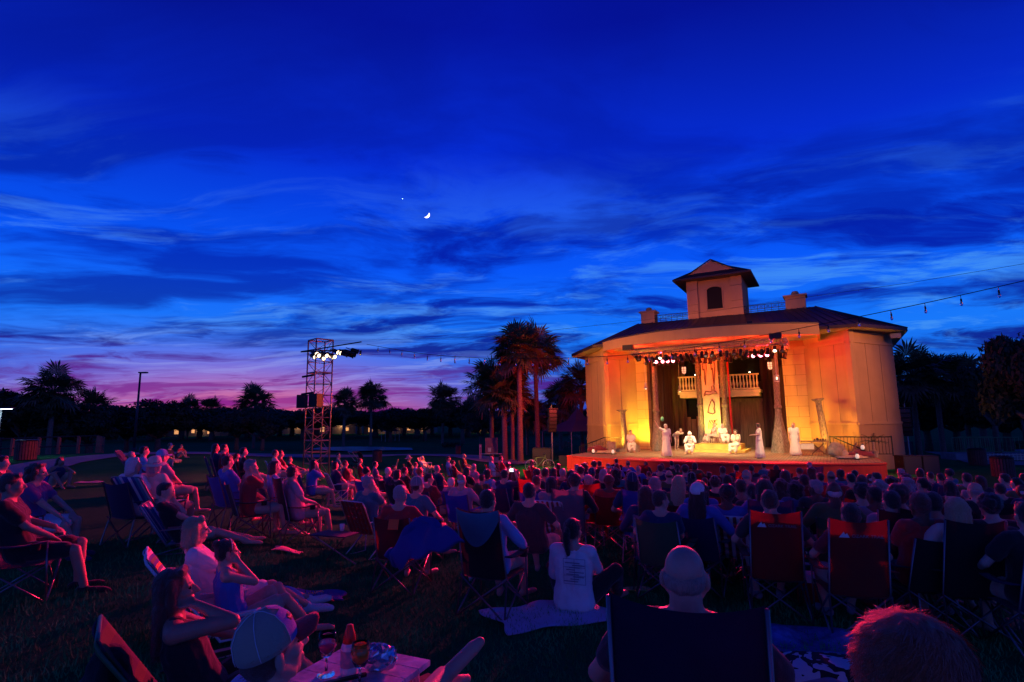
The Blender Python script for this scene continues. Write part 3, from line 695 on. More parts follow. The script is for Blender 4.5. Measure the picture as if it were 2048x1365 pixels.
# ---- hair, hats (in head space)
def hair_mesh(kind, voxel, seed=0):
    mb = MB(); rn = random.Random(seed)
    if kind in ('short', 'bob', 'long', 'pony', 'curly', 'bun', 'wavy'):
        ell(mb, (0, -.024, .044), (.086, .096, .086)); ell(mb, (0, -.045, .0), (.080, .072, .080))
    if kind == 'dome':
        ell(mb, (0, -.03, .03), (.128, .125, .125)); ell(mb, (0, -.05, -.05), (.125, .10, .12))
    if kind == 'short':
        for s in (-1, 1): cap(mb, (s*.066, -.01, .04), (s*.068, -.03, -.02), .022, .014)
        cap(mb, (-.03, .045, .095), (.03, .045, .095), .026, .026)
    if kind == 'fringe':
        ell(mb, (0, -.045, -.012), (.079, .064, .050))
        for s in (-1, 1): cap(mb, (s*.066, -.03, .0), (s*.072, .0, -.0), .018, .010)
    if kind in ('bob', 'long', 'wavy'):
        for s in (-1, 1):
            cap(mb, (s*.068, -.015, .05), (s*.078, -.015, -.08), .034, .034); cap(mb, (s*.05, -.06, .02), (s*.052, -.065, -.10), .045, .042)
        cap(mb, (0, -.07, .02), (0, -.075, -.10), .05, .045); cap(mb, (-.04, .04, .10), (.05, .035, .10), .026, .024)
    if kind in ('long', 'wavy'):
        L = -.33 if kind == 'long' else -.24
        for x in (-.07, -.035, 0, .035, .07): cap(mb, (x, -.07, -.08), (x*1.25, -.115+abs(x)*.4, L+abs(x)*.5), .042, .026)
    if kind == 'wavy':
        for k in range(34):
            a = rn.uniform(0, 6.28); z = rn.uniform(-.24, .08); r = .095+rn.uniform(0, .02)
            x, y = r*math.cos(a), -.03+r*.9*math.sin(a)
            if y > .03: continue
            ell(mb, (x, y, z), (.028, .028, .036), None, 8, 6)
    if kind == 'curly':
        for k in range(70):
            a = rn.uniform(0, 6.28); b = math.asin(rn.uniform(-.55, 1)); x, y, z = .088*math.cos(a)*math.cos(b), -.03+.095*math.sin(a)*math.cos(b), .04+.09*math.sin(b)
            if y > .045 and z < .07: continue
            ell(mb, (x, y, z), (.026, .026, .026), None, 8, 6)
    if kind == 'pony':
        cap(mb, (0, -.11, .03), (0, -.145, -.02), .030, .036); cap(mb, (0, -.145, -.02), (0, -.13, -.16), .036, .030); cap(mb, (0, -.13, -.16), (.01, -.11, -.26), .030, .010)
    if kind == 'bun': ell(mb, (0, -.10, .09), (.046, .042, .042)); 
    if kind == 'bun':
        for s in (-1, 1): cap(mb, (s*.060, -.01, .04), (s*.070, -.03, -.02), .026, .016)
    me = remesh(mb, voxel, 'hair', 3 if kind not in ('curly',) else 1, (.012, .03))
    return me
def strand_mesh(kind, hm, seed, n=900):
    """fine loose hairs standing a little off the hair shell"""
    rn = np.random.RandomState(seed); co = np.empty(len(hm.vertices)*3, 'f'); hm.vertices.foreach_get('co', co); co = co.reshape(-1, 3)
    no = np.empty(len(hm.vertices)*3, 'f'); hm.vertices.foreach_get('normal', no); no = no.reshape(-1, 3)
    idx = rn.randint(0, len(co), n); vs = []; fs = []
    for i in idx:
        p, q = co[i], no[i]; dn = np.array([0, -.2, -1.0]) if kind != 'short' else np.array([0, -1, -.3]); dn = dn if kind != 'dome' else np.array([q[1]*.7, -q[0]*.7-.3, -.8]); dn = dn-q*dn.dot(q); dn /= (np.linalg.norm(dn)+1e-6)
        L = rn.uniform(.02, .04) if kind == 'dome' else rn.uniform(.03, .08) if kind not in ('short', 'curly', 'fringe') else rn.uniform(.01, .025); wd = np.cross(q, dn)*.0012; o = len(vs)
        off = q*rn.uniform(.0, .0035)+rn.normal(0, .003, 3)
        a, b, c = p, p+dn*L*.5+off, p+dn*L+off*1.6
        vs += [a-wd, a+wd, b-wd, b+wd, c]; fs += [(o, o+1, o+3, o+2), (o+2, o+3, o+4)]
    me = D.meshes.new('strands'); me.from_pydata([tuple(map(float, v)) for v in vs], [], fs); me.update(); return me
_seen = {}
def cached(key, fn):
    if key not in _seen: _seen[key] = fn()
    return _seen[key]
def hat_parts(kind):
    out = []
    if kind == 'cap':
        mb = MB(); mb.lathe([(.096, -.005), (.098, .02), (.092, .065), (.066, .105), (.03, .124), (.0, .128)], (0, -.018, .028), 24, (.93, 1.08)); out.append(('crown', mb.mesh('cap_crown', True)))
        mb = MB(); mb.lathe([(.0985, .0), (.1, .02), (.094, .066), (.068, .107), (.035, .126)], (0, -.018, .028), 24, (.93, 1.08)); mb.f = [q for q in mb.f if len(q) == 4 and sum(mb.v[i][1] for i in q)/4 > .03]; mb.mi = [0]*len(mb.f); out.append(('front_panel', mb.mesh('cap_front', True)))
        mb = MB()
        for t in range(6): a = R(30+60*t); mb.tube([(r*.93*math.cos(a), -.018+r*1.08*math.sin(a), .028+z) for r, z in ((.0995, .0), (.1005, .02), (.0945, .066), (.068, .107), (.03, .127), (.003, .131))], .0016, 4)
        ell(mb, (0, -.018, .158), (.008, .008, .005), None, 8, 6); out.append(('seam', mb.mesh('cap_seam', True)))
        mb = MB(); mb.grid(lambda a, b: ((a-.5)*.17*(1-.22*b*b), .062+.115*b*(1-(2*a-1)**2*.40), .036-.008*b-(2*a-1)**2*.020), 10, 6, .004); out.append(('brim', mb.mesh('cap_brim', True)))
    elif kind == 'sunhat':
        mb = MB(); mb.lathe([(.098, 0), (.098, .03), (.085, .085), (.05, .11), (.0, .115)], (0, -.015, .03), 24, (.95, 1.05)); out.append(('crown', mb.mesh('hat_crown', True)))
        mb = MB(); vs = []; n = 32
        for r, z in ((.09, 0), (.13, -.010), (.175, -.030), (.178, -.034), (.13, -.015), (.09, -.006)): vs += [(r*math.cos(6.2832*k/n), r*1.05*math.sin(6.2832*k/n)-.015, .035+z+.008*math.sin(3*6.2832*k/n)*(r-.09)/.09) for k in range(n)]
        mb.add(vs, [(i*n+k, i*n+(k+1) % n, ((i+1) % 6)*n+(k+1) % n, ((i+1) % 6)*n+k) for i in range(6) for k in range(n)]); out.append(('brim', mb.mesh('hat_brim', True)))
    return out
def mhair(name, c): 
    return mat('hair_'+name, c, .42, bump=.6, bscale=60, stretch=(9, 9, 1), nscale=30, namt=.35, spec=.6, sheen=.3)
HAIR = {'stubble': mhair('stubble', (.50, .31, .235)), 'black': mhair('black', (.010, .007, .006)), 'brown': mhair('brown', (.045, .022, .012)), 'auburn': mhair('auburn', (.13, .035, .015)), 'blonde': mhair('blonde', (.50, .38, .20)), 'grey': mhair('grey', (.32, .31, .30)), 'white': mhair('white', (.68, .66, .62)), 'red': mhair('red', (.50, .09, .03))}
M_skin = mat('skin', (.55, .33, .24), .5, nscale=9, namt=.10, bump=.12, bscale=90, sheen=.1); M_skin2 = mat('tanned_skin', (.40, .22, .15), .5, nscale=9, namt=.10, bump=.12, bscale=90); M_skin3 = mat('dark_skin', (.14, .07, .045), .5, nscale=9, namt=.1)
def cloth(name, c, **k): return mat('cloth_'+name, c, .88, nscale=4, namt=.12, bump=.25, bscale=140, sheen=.25, **k)
CL = {'white': cloth('white', (.78, .77, .76)), 'navy': cloth('navy', (.02, .03, .10)), 'black': cloth('black', (.013, .013, .015)), 'red': cloth('red', (.45, .03, .03)), 'blue': cloth('blue', (.06, .14, .50)), 'sky': cloth('sky', (.25, .42, .70)), 'pink': cloth('pink', (.60, .30, .36)), 'grey': cloth('grey', (.25, .25, .27)), 'teal': cloth('teal', (.03, .18, .22)), 'khaki': cloth('khaki', (.42, .36, .26)), 'orange': cloth('orange', (.6, .18, .04)), 'purple': cloth('purple', (.16, .06, .22)), 'denim': cloth('denim', (.07, .11, .22)), 'charcoal': cloth('charcoal', (.04, .04, .045)), 'cream': cloth('cream', (.68, .62, .48)), 'olive': cloth('olive', (.12, .13, .05)), 'maroon': cloth('maroon', (.18, .02, .03))}
M_eye = mat('eye', (.02, .015, .01), .15)
POSES = {}
def getpose(key):
    if key not in POSES:
        POSES[key] = POSE_DEFS[key]()
    return POSES[key]
POSE_DEFS = {
 'rest': lambda: pose('chair', ('rest', 'rest')), 'lap': lambda: pose('chair', ('lap', 'lap'), 16), 'face': lambda: pose('chair', ('rest', 'face'), 8, (6, -4)), 'facel': lambda: pose('chair', ('face', 'rest'), 8, (-6, -4)),
 'fwd': lambda: pose('chair', ('knee', 'knee'), -16, (0, 6), curve=9), 'turnr': lambda: pose('chair', ('rest', 'lap'), 14, (40, 0)), 'turnl': lambda: pose('chair', ('lap', 'rest'), 14, (-40, 0)),
 'leanl': lambda: pose('chair', ('rest', 'lap'), 12, (-10, 0), lean=-9), 'leanr': lambda: pose('chair', ('lap', 'rest'), 12, (10, 0), lean=9), 'phone': lambda: pose('chair', ('phone', 'phone'), 8, (0, -2)), 'bothface': lambda: pose('chair', ('face', 'face'), 2, (0, 0)),
 'big': lambda: pose('chair', ('rest', 'rest'), 14, wide=1.14), 'low': lambda: pose('low', ('lap', 'knee'), 28, seat=.14), 'lowrest': lambda: pose('low', ('rest', 'rest'), 26, seat=.14),
 'gknees': lambda: pose('ground', ('knee', 'knee'), -4, (0, 0), curve=9), 'gback': lambda: pose('ground', ('back', 'back'), 24, feet=((-.1, .72, .06), (.12, .66, .06))), 'gcross': lambda: pose('ground', ('lap', 'lap'), 2, curve=7, feet=((.12, .30, .07), (-.12, .34, .07)), knees=((-.42, .3, .12), (.42, .3, .12))),
 'gup': lambda: pose('ground', ('high', 'lap'), 4, feet=((-.1, .6, .06), (.12, .56, .06))),
 'stand': lambda: pose('stand', ('side', 'side'), 0, curve=0),
}

def person(label, p='rest', hair='short', hc='brown', shirt='navy', sleeve='short', pants='shorts', pc='khaki', lod=1, skin=None, group=None, hat=None, hatc=None, brimc=None, shoes=None, fat=1.0, scale=1.0, J=None, jkey=None, loc=(0, 0, 0), rz=0.0, strands=0, cat='person', eyes=False, female=False, headrot=None):
    vox = {0: .0065, 1: .011, 2: .018, 3: .026}[lod]; key = jkey or p; J = J or getpose(p)
    me = cached(('b', key, lod, fat, female), lambda: body_mesh(J, vox, 'person_body', female, fat))
    if not me.materials: me.materials.append(M_skin)
    o = link('person', me, None, loc, rz); o.scale = (scale,)*3; setmat(o, skin or M_skin); tag(o, label, cat, group)
    if shirt:
        sm = cached(('s', key, lod, sleeve, fat), lambda: shirt_mesh(J, vox*1.1, sleeve, fat))
        if not sm.materials: sm.materials.append(CL['navy'])
        c = link({'tank': 'tank_top', 'long': 'shirt', 'short': 'shirt'}[sleeve], sm, o); setmat(c, CL[shirt] if isinstance(shirt, str) else shirt)
    if pants:
        pm = cached(('p', key, lod, pants, fat), lambda: pants_mesh(J, vox*1.1, pants, fat))
        if not pm.materials: pm.materials.append(CL['khaki'])
        c = link('shorts' if pants == 'shorts' else 'trousers', pm, o); setmat(c, CL[pc])
    if hair:
        hm = cached(('h', hair, lod), lambda: hair_mesh(hair, vox*.9))
        if not hm.materials: hm.materials.append(HAIR['brown'])
        c = link('hair', hm, o); c.matrix_local = Matrix.Translation(J['head']) @ J['hrot'].to_4x4(); setmat(c, HAIR[hc])
        if strands:
            st = cached(('st', hair, lod), lambda: strand_mesh(hair, hm, 3, strands))
            if not st.materials: st.materials.append(HAIR['brown'])
            s2 = link('loose_hair', st, c); setmat(s2, HAIR[hc])
    if hat:
        hx = empty('sun_hat' if hat == 'sunhat' else 'cap'); hx.parent = o; hx.matrix_local = Matrix.Translation(J['head']) @ J['hrot'].to_4x4() @ Matrix.Rotation(R(6), 4, 'X')
        for nm, m_ in cached(('hat', hat), lambda: hat_parts(hat)):
            if not m_.materials: m_.materials.append(CL['grey'])
            c = link(nm, m_, hx); setmat(c, CL[(brimc or hatc or 'grey') if nm == 'brim' else 'blue' if nm == 'front_panel' else 'white' if nm == 'seam' else (hatc or 'grey')])
    if shoes:
        for s in (-1, 1):
            sm = cached(('sh', key, s, lod), lambda: shoe_mesh(J, s, max(vox, .01)))
            if not sm.materials: sm.materials.append(CL['black'])
            c = link('shoe', sm, o); setmat(c, CL[shoes])
    if eyes:
        for s in (-1, 1):
            em = cached(('eye',), lambda: (lambda m_: (ell(m_, (0, 0, 0), (.0100, .0100, .0100), None, 10, 8), m_.mesh('eyeball', True))[1])(MB()))
            if not em.materials: em.materials.append(M_eye)
            c = link('eye', em, o); c.location = J['head']+J['hrot'] @ V((s*.031, .073, .002))
    return o
# ------------------------------------------------------------------ chairs
def text_mesh(name, body, size, m, parent, loc, rot):
    fc = D.curves.new(name, 'FONT'); fc.body = body; fc.size = size; fc.extrude = .001; fo = D.objects.new(name, fc); col.objects.link(fo)
    me = D.meshes.new_from_object(fo.evaluated_get(bpy.context.evaluated_depsgraph_get())); D.objects.remove(fo); me.materials.clear(); me.materials.append(m)
    o = link(name, me, parent, loc); o.rotation_euler = rot; return o
M_tube = mat('chair_tube', (.16, .16, .18), .35, .8); M_alum = mat('bright_aluminium', (.62, .62, .64), .28, .9); M_wtube = mat('white_tube', (.7, .7, .72), .35)
def fabric(name, c):
    m = mat('fabric_'+name, c, .85, nscale=3, namt=.14, bump=.3, bscale=220, sheen=.15); T = NT(m.node_tree); b = T.n['Principled BSDF']; o_ = T.n['Material Output']
    tr = T.N('ShaderNodeBsdfTranslucent', {'Color': (*[min(1, x*1.6+.01) for x in c], 1)}); mx = T.N('ShaderNodeMixShader', {0: .22, 1: b.outputs[0], 2: tr.outputs[0]}); T.l.new(mx.outputs[0], o_.inputs[0]); return m
FB = {'navy': fabric('navy', (.018, .024, .09)), 'black': fabric('black', (.012, .012, .014)), 'red': fabric('red', (.30, .018, .012)), 'blue': fabric('blue', (.03, .06, .34)), 'royal': fabric('royal', (.02, .05, .42)), 'grey': fabric('grey', (.16, .16, .18)), 'green': fabric('green', (.03, .12, .05)), 'maroon': fabric('maroon', (.14, .014, .014)), 'teal': fabric('teal', (.05, .22, .30)), 'mauve': fabric('mauve', (.30, .20, .28)), 'brown': fabric('brown', (.08, .04, .025))}
def striped(name, cols, axis='z', scale=8.0):
    m = D.materials.new(name); m.use_nodes = True; T = NT(m.node_tree); b = T.n['Principled BSDF']
    g = T.N('ShaderNodeTexCoord').outputs['Object']; s = T.N('ShaderNodeSeparateXYZ', {0: g}).outputs['XYZ'.index(axis.upper())]
    f = T.M('FRACT', T.M('MULTIPLY', s, scale)); n = len(cols)
    T.l.new(T.ramp(f, [(i/n, c) for i, c in enumerate(cols)], 'CONSTANT'), b.inputs['Base Color'])
    b.inputs['Roughness'].default_value = .85; h = T.noise(g, 200, 3); T.l.new(T.N('ShaderNodeBump', {'Height': h, 'Strength': .3, 'Distance': .01}).outputs[0], b.inputs['Normal']); return m
M_str1 = striped('blue_white_stripes', [(.02, .04, .25), (.75, .72, .74), (.02, .04, .25), (.05, .25, .35), (.7, .6, .65), (.03, .05, .3)], 'x', 3.2)
M_str2 = striped('beach_stripes', [(.03, .08, .40), (.70, .70, .72), (.50, .05, .03), (.70, .70, .72), (.10, .16, .30), (.55, .42, .10), (.04, .07, .35), (.10, .22, .12)], 'z', 4.6)
M_str3 = striped('green_yellow_stripes', [(.004, .008, .04), (.004, .03, .015), (.03, .06, .01), (.004, .008, .04)], 'z', 4.0)
M_str4 = striped('red_plaid_web', [(.42, .05, .05), (.60, .55, .52), (.30, .04, .05), (.55, .5, .5)], 'x', 6.0)
def camp_chair_proto(lod, w=.50, top=.94, name='camp_chair', mfab=None, mtube=None):
    mf, mt = mfab or FB['navy'], mtube or M_tube; h = w/2; root = empty(name, (0, 0, -60))
    def back(s, t):
        x = (s-.5)*w; bow = .05*(1-(2*s-1)**2); z = .40+(top-.40)*t - .035*t*(1-(2*s-1)**2)*1.0; return (x*(1-.05*t), -.17-.19*t-bow*(1-.3*t), z)
    mb = MB(); mb.grid(back, 14 if lod < 2 else 6, 12 if lod < 2 else 4); mb.build('backrest', mf, root, True)
    mb = MB(); mb.grid(lambda s, t: ((s-.5)*w, -.20+.50*t, .40-.05*math.sin(math.pi*s)*math.sin(math.pi*min(1, t+.15))), 8, 6); mb.build('seat', mf, root, True)
    B_ = h+.03
    if lod < 2:
        tubes = [('leg', [(-B_, .28, .02), (B_-.02, .29, .40)]), ('leg', [(B_, .30, .02), (-B_+.02, .31, .40)]), ('leg', [(-B_, -.30, .02), (B_-.02, -.21, .42)]), ('leg', [(B_, -.32, .02), (-B_+.02, -.23, .42)]),
                 ('leg', [(-B_, .28, .02), (-B_+.02, -.21, .40)]), ('leg', [(B_, .30, .02), (B_-.02, -.21, .40)]), ('leg', [(-B_, -.30, .02), (-B_+.02, .29, .40)]), ('leg', [(B_, -.32, .02), (B_-.02, .29, .40)]),
                 ('back_post', [(-B_, -.30, .02), (-h, -.20, .42), (-h+.012, -.365, top-.01)]), ('back_post', [(B_, -.32, .02), (h, -.20, .42), (h-.012, -.365, top-.01)]),
                 ('arm_post', [(-B_, .29, .02), (-B_+.0, .26, .64)]), ('arm_post', [(B_, .30, .02), (B_, .26, .64)])]
        for nm, pts in tubes: mb = MB(); mb.tube(pts, .0095, 7); mb.build(nm, mt, root, True)
        for s in (-1, 1):
            mb = MB(); mb.grid(lambda a, b: (s*(B_+.0)+(a-.5)*.085, -.25+.52*b, .645-.03*math.sin(math.pi*b)), 3, 8, .010); ar = mb.build('armrest', mf, root, True)
            if s > 0: mb = MB(); mb.lathe([(.042, 0), (.046, .07), (.040, .07), (.036, .005)], (s*(B_+.01), .17, .56), 12); mb.build('cup_holder', FB['black'], ar)
    else:
        mb = MB()
        for pts in ([(-B_, .28, .0), (B_, .29, .40)], [(B_, .30, .0), (-B_, .31, .40)], [(-B_, -.30, .0), (B_, -.21, .42)], [(B_, -.32, .0), (-B_, -.23, .42)], [(-B_, -.30, 0), (-h, -.2, .42), (-h, -.365, top)], [(B_, -.30, 0), (h, -.2, .42), (h, -.365, top)]): mb.tube(pts, .011, 4)
        mb.build('frame', mt, root)
        for s in (-1, 1): mb = MB(); mb.box((s*B_, .01, .64), (.07, .5, .012)); mb.build('armrest', mf, root)
    return root
def lawn_chair_proto(seat=.40, top=.92, w=.54, mf=None, mt=None, name='lawn_chair', rec=.22, strips=True):
    root = empty(name, (0, 0, -60)); h = w/2; mt = mt or M_alum; mf = mf or M_str4
    b0 = (-.16, seat); b1 = (-.16-rec*(top-seat)/.5, top)
    mb = MB(); r = .05
    mb.tube([(-h, b0[0]+.42, seat), (-h, b0[0], seat), (-h, b1[0]+.01, top-r), (-h+r*.3, b1[0], top-r*.3), (-h+r, b1[0], top), (h-r, b1[0], top), (h-r*.3, b1[0], top-r*.3), (h, b1[0]+.01, top-r), (h, b0[0], seat), (h, b0[0]+.42, seat), (h-.02, b0[0]+.46, seat), (-h+.02, b0[0]+.46, seat), (-h, b0[0]+.42, seat)], .012, 8); mb.build('frame', mt, root, True)
    mb = MB()
    if strips:
        n = 6
        for k in range(n):
            t = (k+.5)/n; y = b0[0]+(b1[0]-b0[0])*t; z = seat+(top-seat)*t
            mb.grid(lambda a, b: ((a-.5)*w, y+(b-.5)*(b1[0]-b0[0])/n*.8-.02*math.sin(math.pi*a)+.004*math.sin(a*w*44), z+(b-.5)*(top-seat)/n*.8), 20, 1, .003)
        for k in range(6):
            x = (k-2.5)*w/6.2; mb.grid(lambda a, b: (x+(a-.5)*w/7.5, b0[0]+(b1[0]-b0[0])*b-.02*math.cos(x*3)-.004*math.cos(b*19), seat+(top-seat)*b), 1, 20, .003)
    else: mb.grid(lambda a, b: ((a-.5)*w, b0[0]+(b1[0]-b0[0])*b-.03*math.sin(math.pi*a), seat+(top-seat)*b), 10, 10, .006)
    mb.build('backrest', mf, root, True)
    mb = MB(); mb.grid(lambda a, b: ((a-.5)*w, b0[0]+.45*b, seat-.02*math.sin(math.pi*a)), 6, 6, .006); mb.build('seat', mf, root, True)
    az = seat+.21
    for s in (-1, 1):
        mb = MB(); mb.tube([(s*h, b0[0]-.08, az-.02), (s*(h+.02), b0[0]+.40, az)], .010, 6); mb.box((s*(h+.02), b0[0]+.2, az+.015), (.05, .36, .02)); mb.build('armrest', mt, root)
        mb = MB(); mb.tube([(s*(h+.02), b0[0]+.38, az), (s*(h+.02), b0[0]+.36, .02), (s*(h+.02), b0[0]-.06, .02)], .011, 6); mb.build('leg', mt, root, True)
        mb = MB(); mb.tube([(s*h, b0[0]+.40, seat), (s*(h+.01), b0[0]-.10, .02)], .011, 6); mb.build('leg', mt, root, True)
    return root
CH = {'camp': lambda lod: camp_chair_proto(lod), 'big': lambda lod: camp_chair_proto(lod, .51, 1.13), 'huge': lambda lod: camp_chair_proto(1, .58, 1.22), 'lawn': lambda lod: lawn_chair_proto(), 'beach': lambda lod: lawn_chair_proto(.15, .74, .52, M_str2, M_wtube, 'beach_chair', .34, False), 'low': lambda lod: lawn_chair_proto(.15, .70, .52, FB['royal'], M_tube, 'beach_chair', .32, False), 'sling': lambda lod: lawn_chair_proto(.36, 1.02, .55, M_str1, M_tube, 'deck_chair', .34, False)}
def chair(kind, fab, label, loc, rz, lod=1, group=None, scale=1.0):
    lod = 2 if lod >= 2 else 1
    pr = cached(('ch', kind, lod), lambda: CH[kind](lod)); root = copy_tree(pr); root.location = loc; root.rotation_euler = (0, 0, rz); root.scale = (scale,)*3
    if fab:
        for c in root.children:
            if c.name.split('.')[0] in ('backrest', 'seat') or (kind in ('camp', 'big', 'huge') and c.name.startswith('armrest')): setmat(c, (FB.get(fab) or CL[fab]) if isinstance(fab, str) else fab)
    return tag(root, label, {'lawn': 'lawn chair', 'beach': 'beach chair', 'low': 'beach chair', 'sling': 'deck chair'}.get(kind, 'camp chair'), group)
def seated(u, v, p, label, target=None, yaw=0, J=None, scale=1.0, ch=None, fab=None, chlabel=None, lod=None, chgroup=None, **kw):
    J = J or getpose(p); hz = J['head'].z*scale
    q = hitg(u, v, hz); tx, ty = target or (OX-.5, OY); br = math.atan2(tx-q.x, ty-q.y)-R(yaw); rz = -br
    ho = Matrix.Rotation(rz, 3, 'Z') @ (J['head']*scale); x, y = q.x-ho.x, q.y-ho.y; loc = (x, y, float(ground(x, y))); d = math.hypot(q.x, q.y)
    if lod is None: lod = 0 if d < 3.6 else 1 if d < 7.5 else 2 if d < 14 else 3
    o = person(label, p, J=J, lod=lod, loc=loc, rz=rz, scale=scale, **kw)
    c = chair(ch, fab, chlabel, loc, rz, lod, chgroup, scale if scale < .9 else 1.0) if ch else None
    return o, c, loc, rz, d
# ------------------------------------------------------------------ actors and props on the stage (z of deck = -0.15)
DK0 = -.148
M_gold = mat('gold_paint_boards', (.62, .50, .10), .6, nscale=2, namt=.2); M_robe = mat('white_robe', (.80, .76, .66), .85, nscale=2, namt=.08, bump=.4, bscale=30, stretch=(6, 6, .6))
pf = empty('stage_platform', wld(-.35, 6.6, 0), -BA, 'yellow painted two-step platform at centre stage under the banner', 'platform')
mb = MB(); mb.box((0, .1, DK0+.30), (2.6, 2.0, .30)); mb.build('top_step', M_gold, pf)
mb = MB(); mb.box((0, -.2, DK0+.075), (3.2, 3.0, .15)); mb.build('bottom_step', M_gold, pf)
def gown(label, u, v, J, hc='brown', hair='bun', loc=None, face=0, m=M_robe, skirt=True, sleeve='short', skin=None, lod=1, over=None, fat=1.0, sash=None, key=None, base=DK0, beard=False):
    p = hitz(u, v, base) if loc is None else loc
    rz = -BA+math.pi+R(face)
    o = person(label, key, hair, hc, m, sleeve, None, None, lod, skin, None, J=J, jkey=key, loc=(p[0], p[1], base), rz=rz, fat=fat)
    if skirt:
        mb = MB(); pe = J['pel']
        if pe.z > .7:
            prof = [(.16, pe.z+.12), (.18, pe.z), (.20, .6), (.24, .3), (.27, .05), (.24, .045), (.1, .3)]
            n = 40; vs = []
            for i, (r, z) in enumerate(prof):
                for k in range(n):
                    a = 6.2832*k/n; rr = r*(1+.06*math.sin(9*a+z*2)*(1 if z < .7 else .2)); vs.append((rr*1.05*math.cos(a)+pe.x, rr*.85*math.sin(a)+pe.y, z))
            mb.add(vs, [(i*n+k, i*n+(k+1) % n, (i+1)*n+(k+1) % n, (i+1)*n+k) for i in range(len(prof)-1) for k in range(n)]); s_ = mb.build('robe_skirt', m, o, True)
        else:
            for s in (-1, 1): cap(mb, J['hip', s], J['kn', s], .12, .10); cap(mb, J['kn', s], J['an', s]+V((0, 0, .12)), .10, .10)
            cap(mb, J['kn', 1], J['kn', -1], .09, .09); cap(mb, J['an', 1]+V((0, 0, .2)), J['an', -1]+V((0, 0, .2)), .08, .08)
            me = remesh(mb, .018, 'skirt', 5, (.03, .1)); me.materials.append(m); link('robe_skirt', me, o)
    if over:
        mb = MB(); ell(mb, J['head']+V((0, -.02, .01)), (.115, .125, .145))
        for s in (-1, 1): cap(mb, J['neck'], J['sh', s], .10, .09); cap(mb, J['sh', s], J['el', s], .095, .085)
        h = J['head']; me = remesh(mb, .014, 'hood', 4, (.02, .1)); me.materials.append(over); link('cloak', me, o)
    if beard: mb = MB(); ell(mb, J['head']+J['hrot'] @ V((0, .065, -.10)), (.045, .035, .06)); mb.build('beard', HAIR['grey'], o, True)
    return o
SG = 'actors on the stage'
Jp = pose('stand', ('side', 'point'), -4, (-30, 0), curve=3, hands=(None, (.52, .10, 1.78)))
gown('bearded actor standing in a white robe, one arm raised pointing to stage right', 1334, 914, Jp, 'grey', 'short', face=30, key='a_point', beard=True)
mb = MB(); ell(mb, (0, 0, 0), (.10, .10, .14)); g_ = mb.build('green_spotlit_globe', mat('green_glass_globe', (.12, .35, .18), .2, spec=.8), None, True, wld(-2.35, 1.2, 1.82)); tag(g_, 'small green globe hanging above the pointing actor', 'globe')
mb = MB(); mb.tube([wld(-2.35, 1.2, 1.95)-g_.location, wld(-2.35, 2.4, 5.75)-g_.location], .006, 4); mb.build('cord', M_black, g_)
Jb = pose('stand', ('bent', 'bent'), -62, (0, 30), curve=6)
gown('stooping actor in brown trousers bent over behind the pointing actor', 1353, 900, Jb, 'brown', 'short', face=50, key='a_bent', m=CL['cream'], skirt=False)
Jk = pose('bench', ('knee', 'knee'), -14, (0, 12), seat=.36)
gown('seated actor hunched under a white hooded cloak left of the platform', 1383, 908, Jk, 'grey', 'short', key='a_cloak', over=M_robe, base=DK0+.0)
Jr = pose('bench', ('lap', 'bent'), 6, (-30, 0), seat=.30)
gown('actor in a dazzling white gown kneeling upright on top of the platform', 0, 0, Jr, 'white', 'bob', loc=wld(-.1, 6.3, 0), face=25, key='a_white', base=DK0+.45, fat=1.1, over=None)
Jr2 = pose('bench', ('lap', 'lap'), 8, (30, 0), seat=.36)
gown('pale-robed elder seated on a small stool behind the white gown', 0, 0, Jr2, 'white', 'fringe', loc=wld(-.75, 7.2, 0), face=-60, key='a_elder', base=DK0+.45, m=CL['cream'])
mb = MB(); mb.box((0, 0, .33), (.45, .36, .05))
for a in (-1, 1):
    for b in (-1, 1): mb.tube([(a*.18, b*.14, .31), (a*.21, b*.16, 0)], .02, 5)
stl = mb.build('stool', M_plank, None, False, wld(-.75, 7.25, DK0+.45)); tag(stl, 'small wooden stool on the platform under the elder', 'stool')
Jh = pose('bench', ('bent', 'bent'), 2, (-20, 4), seat=.42)
gown('actor in cream and orange robe seated on the platform end playing a small harp', 1474, 908, Jh, 'brown', 'curly', face=-15, key='a_harp', m=CL['cream'], over=None)
q = hitz(1478, 912, DK0); mb = MB(); mb.tube([(0, 0, 0), (-.12, 0, .12), (-.1, 0, .3), (.05, 0, .36), (.12, 0, .22), (0, 0, 0)], .014, 6)
for k in range(5): mb.tube([(-.10+.035*k, 0, .06+.01*k), (-.07+.035*k, 0, .31)], .003, 3)
tag(mb.build('harp', mat('harp_wood', (.25, .12, .05), .4), None, True, (q.x, q.y, DK0+.72)), 'small wooden harp held by the seated player at the platform end', 'harp')
Ja = pose('stand', ('bent', 'bent'), 0, (70, 0), curve=0)
gown('tall robed actor standing in profile with hands held forward, right of the platform', 1521, 917, Ja, 'brown', 'short', face=-75+0, key='a_prof')
Js = pose('stand', ('side', 'side'), -3, (10, 10), curve=2)
gown('actor in a long pale dress and puffed sleeves standing beside the prop table', 1592, 912, Js, 'red', 'bun', face=-10, key='a_dress')
Jw = pose('bench', ('lap', 'lap'), 4, (-20, 0), seat=.42)
gown('young actor in a pale tunic seated on a stone block at stage left', 1263, 905, Jw, 'black', 'short', face=20, key='a_block', m=CL['cream'])
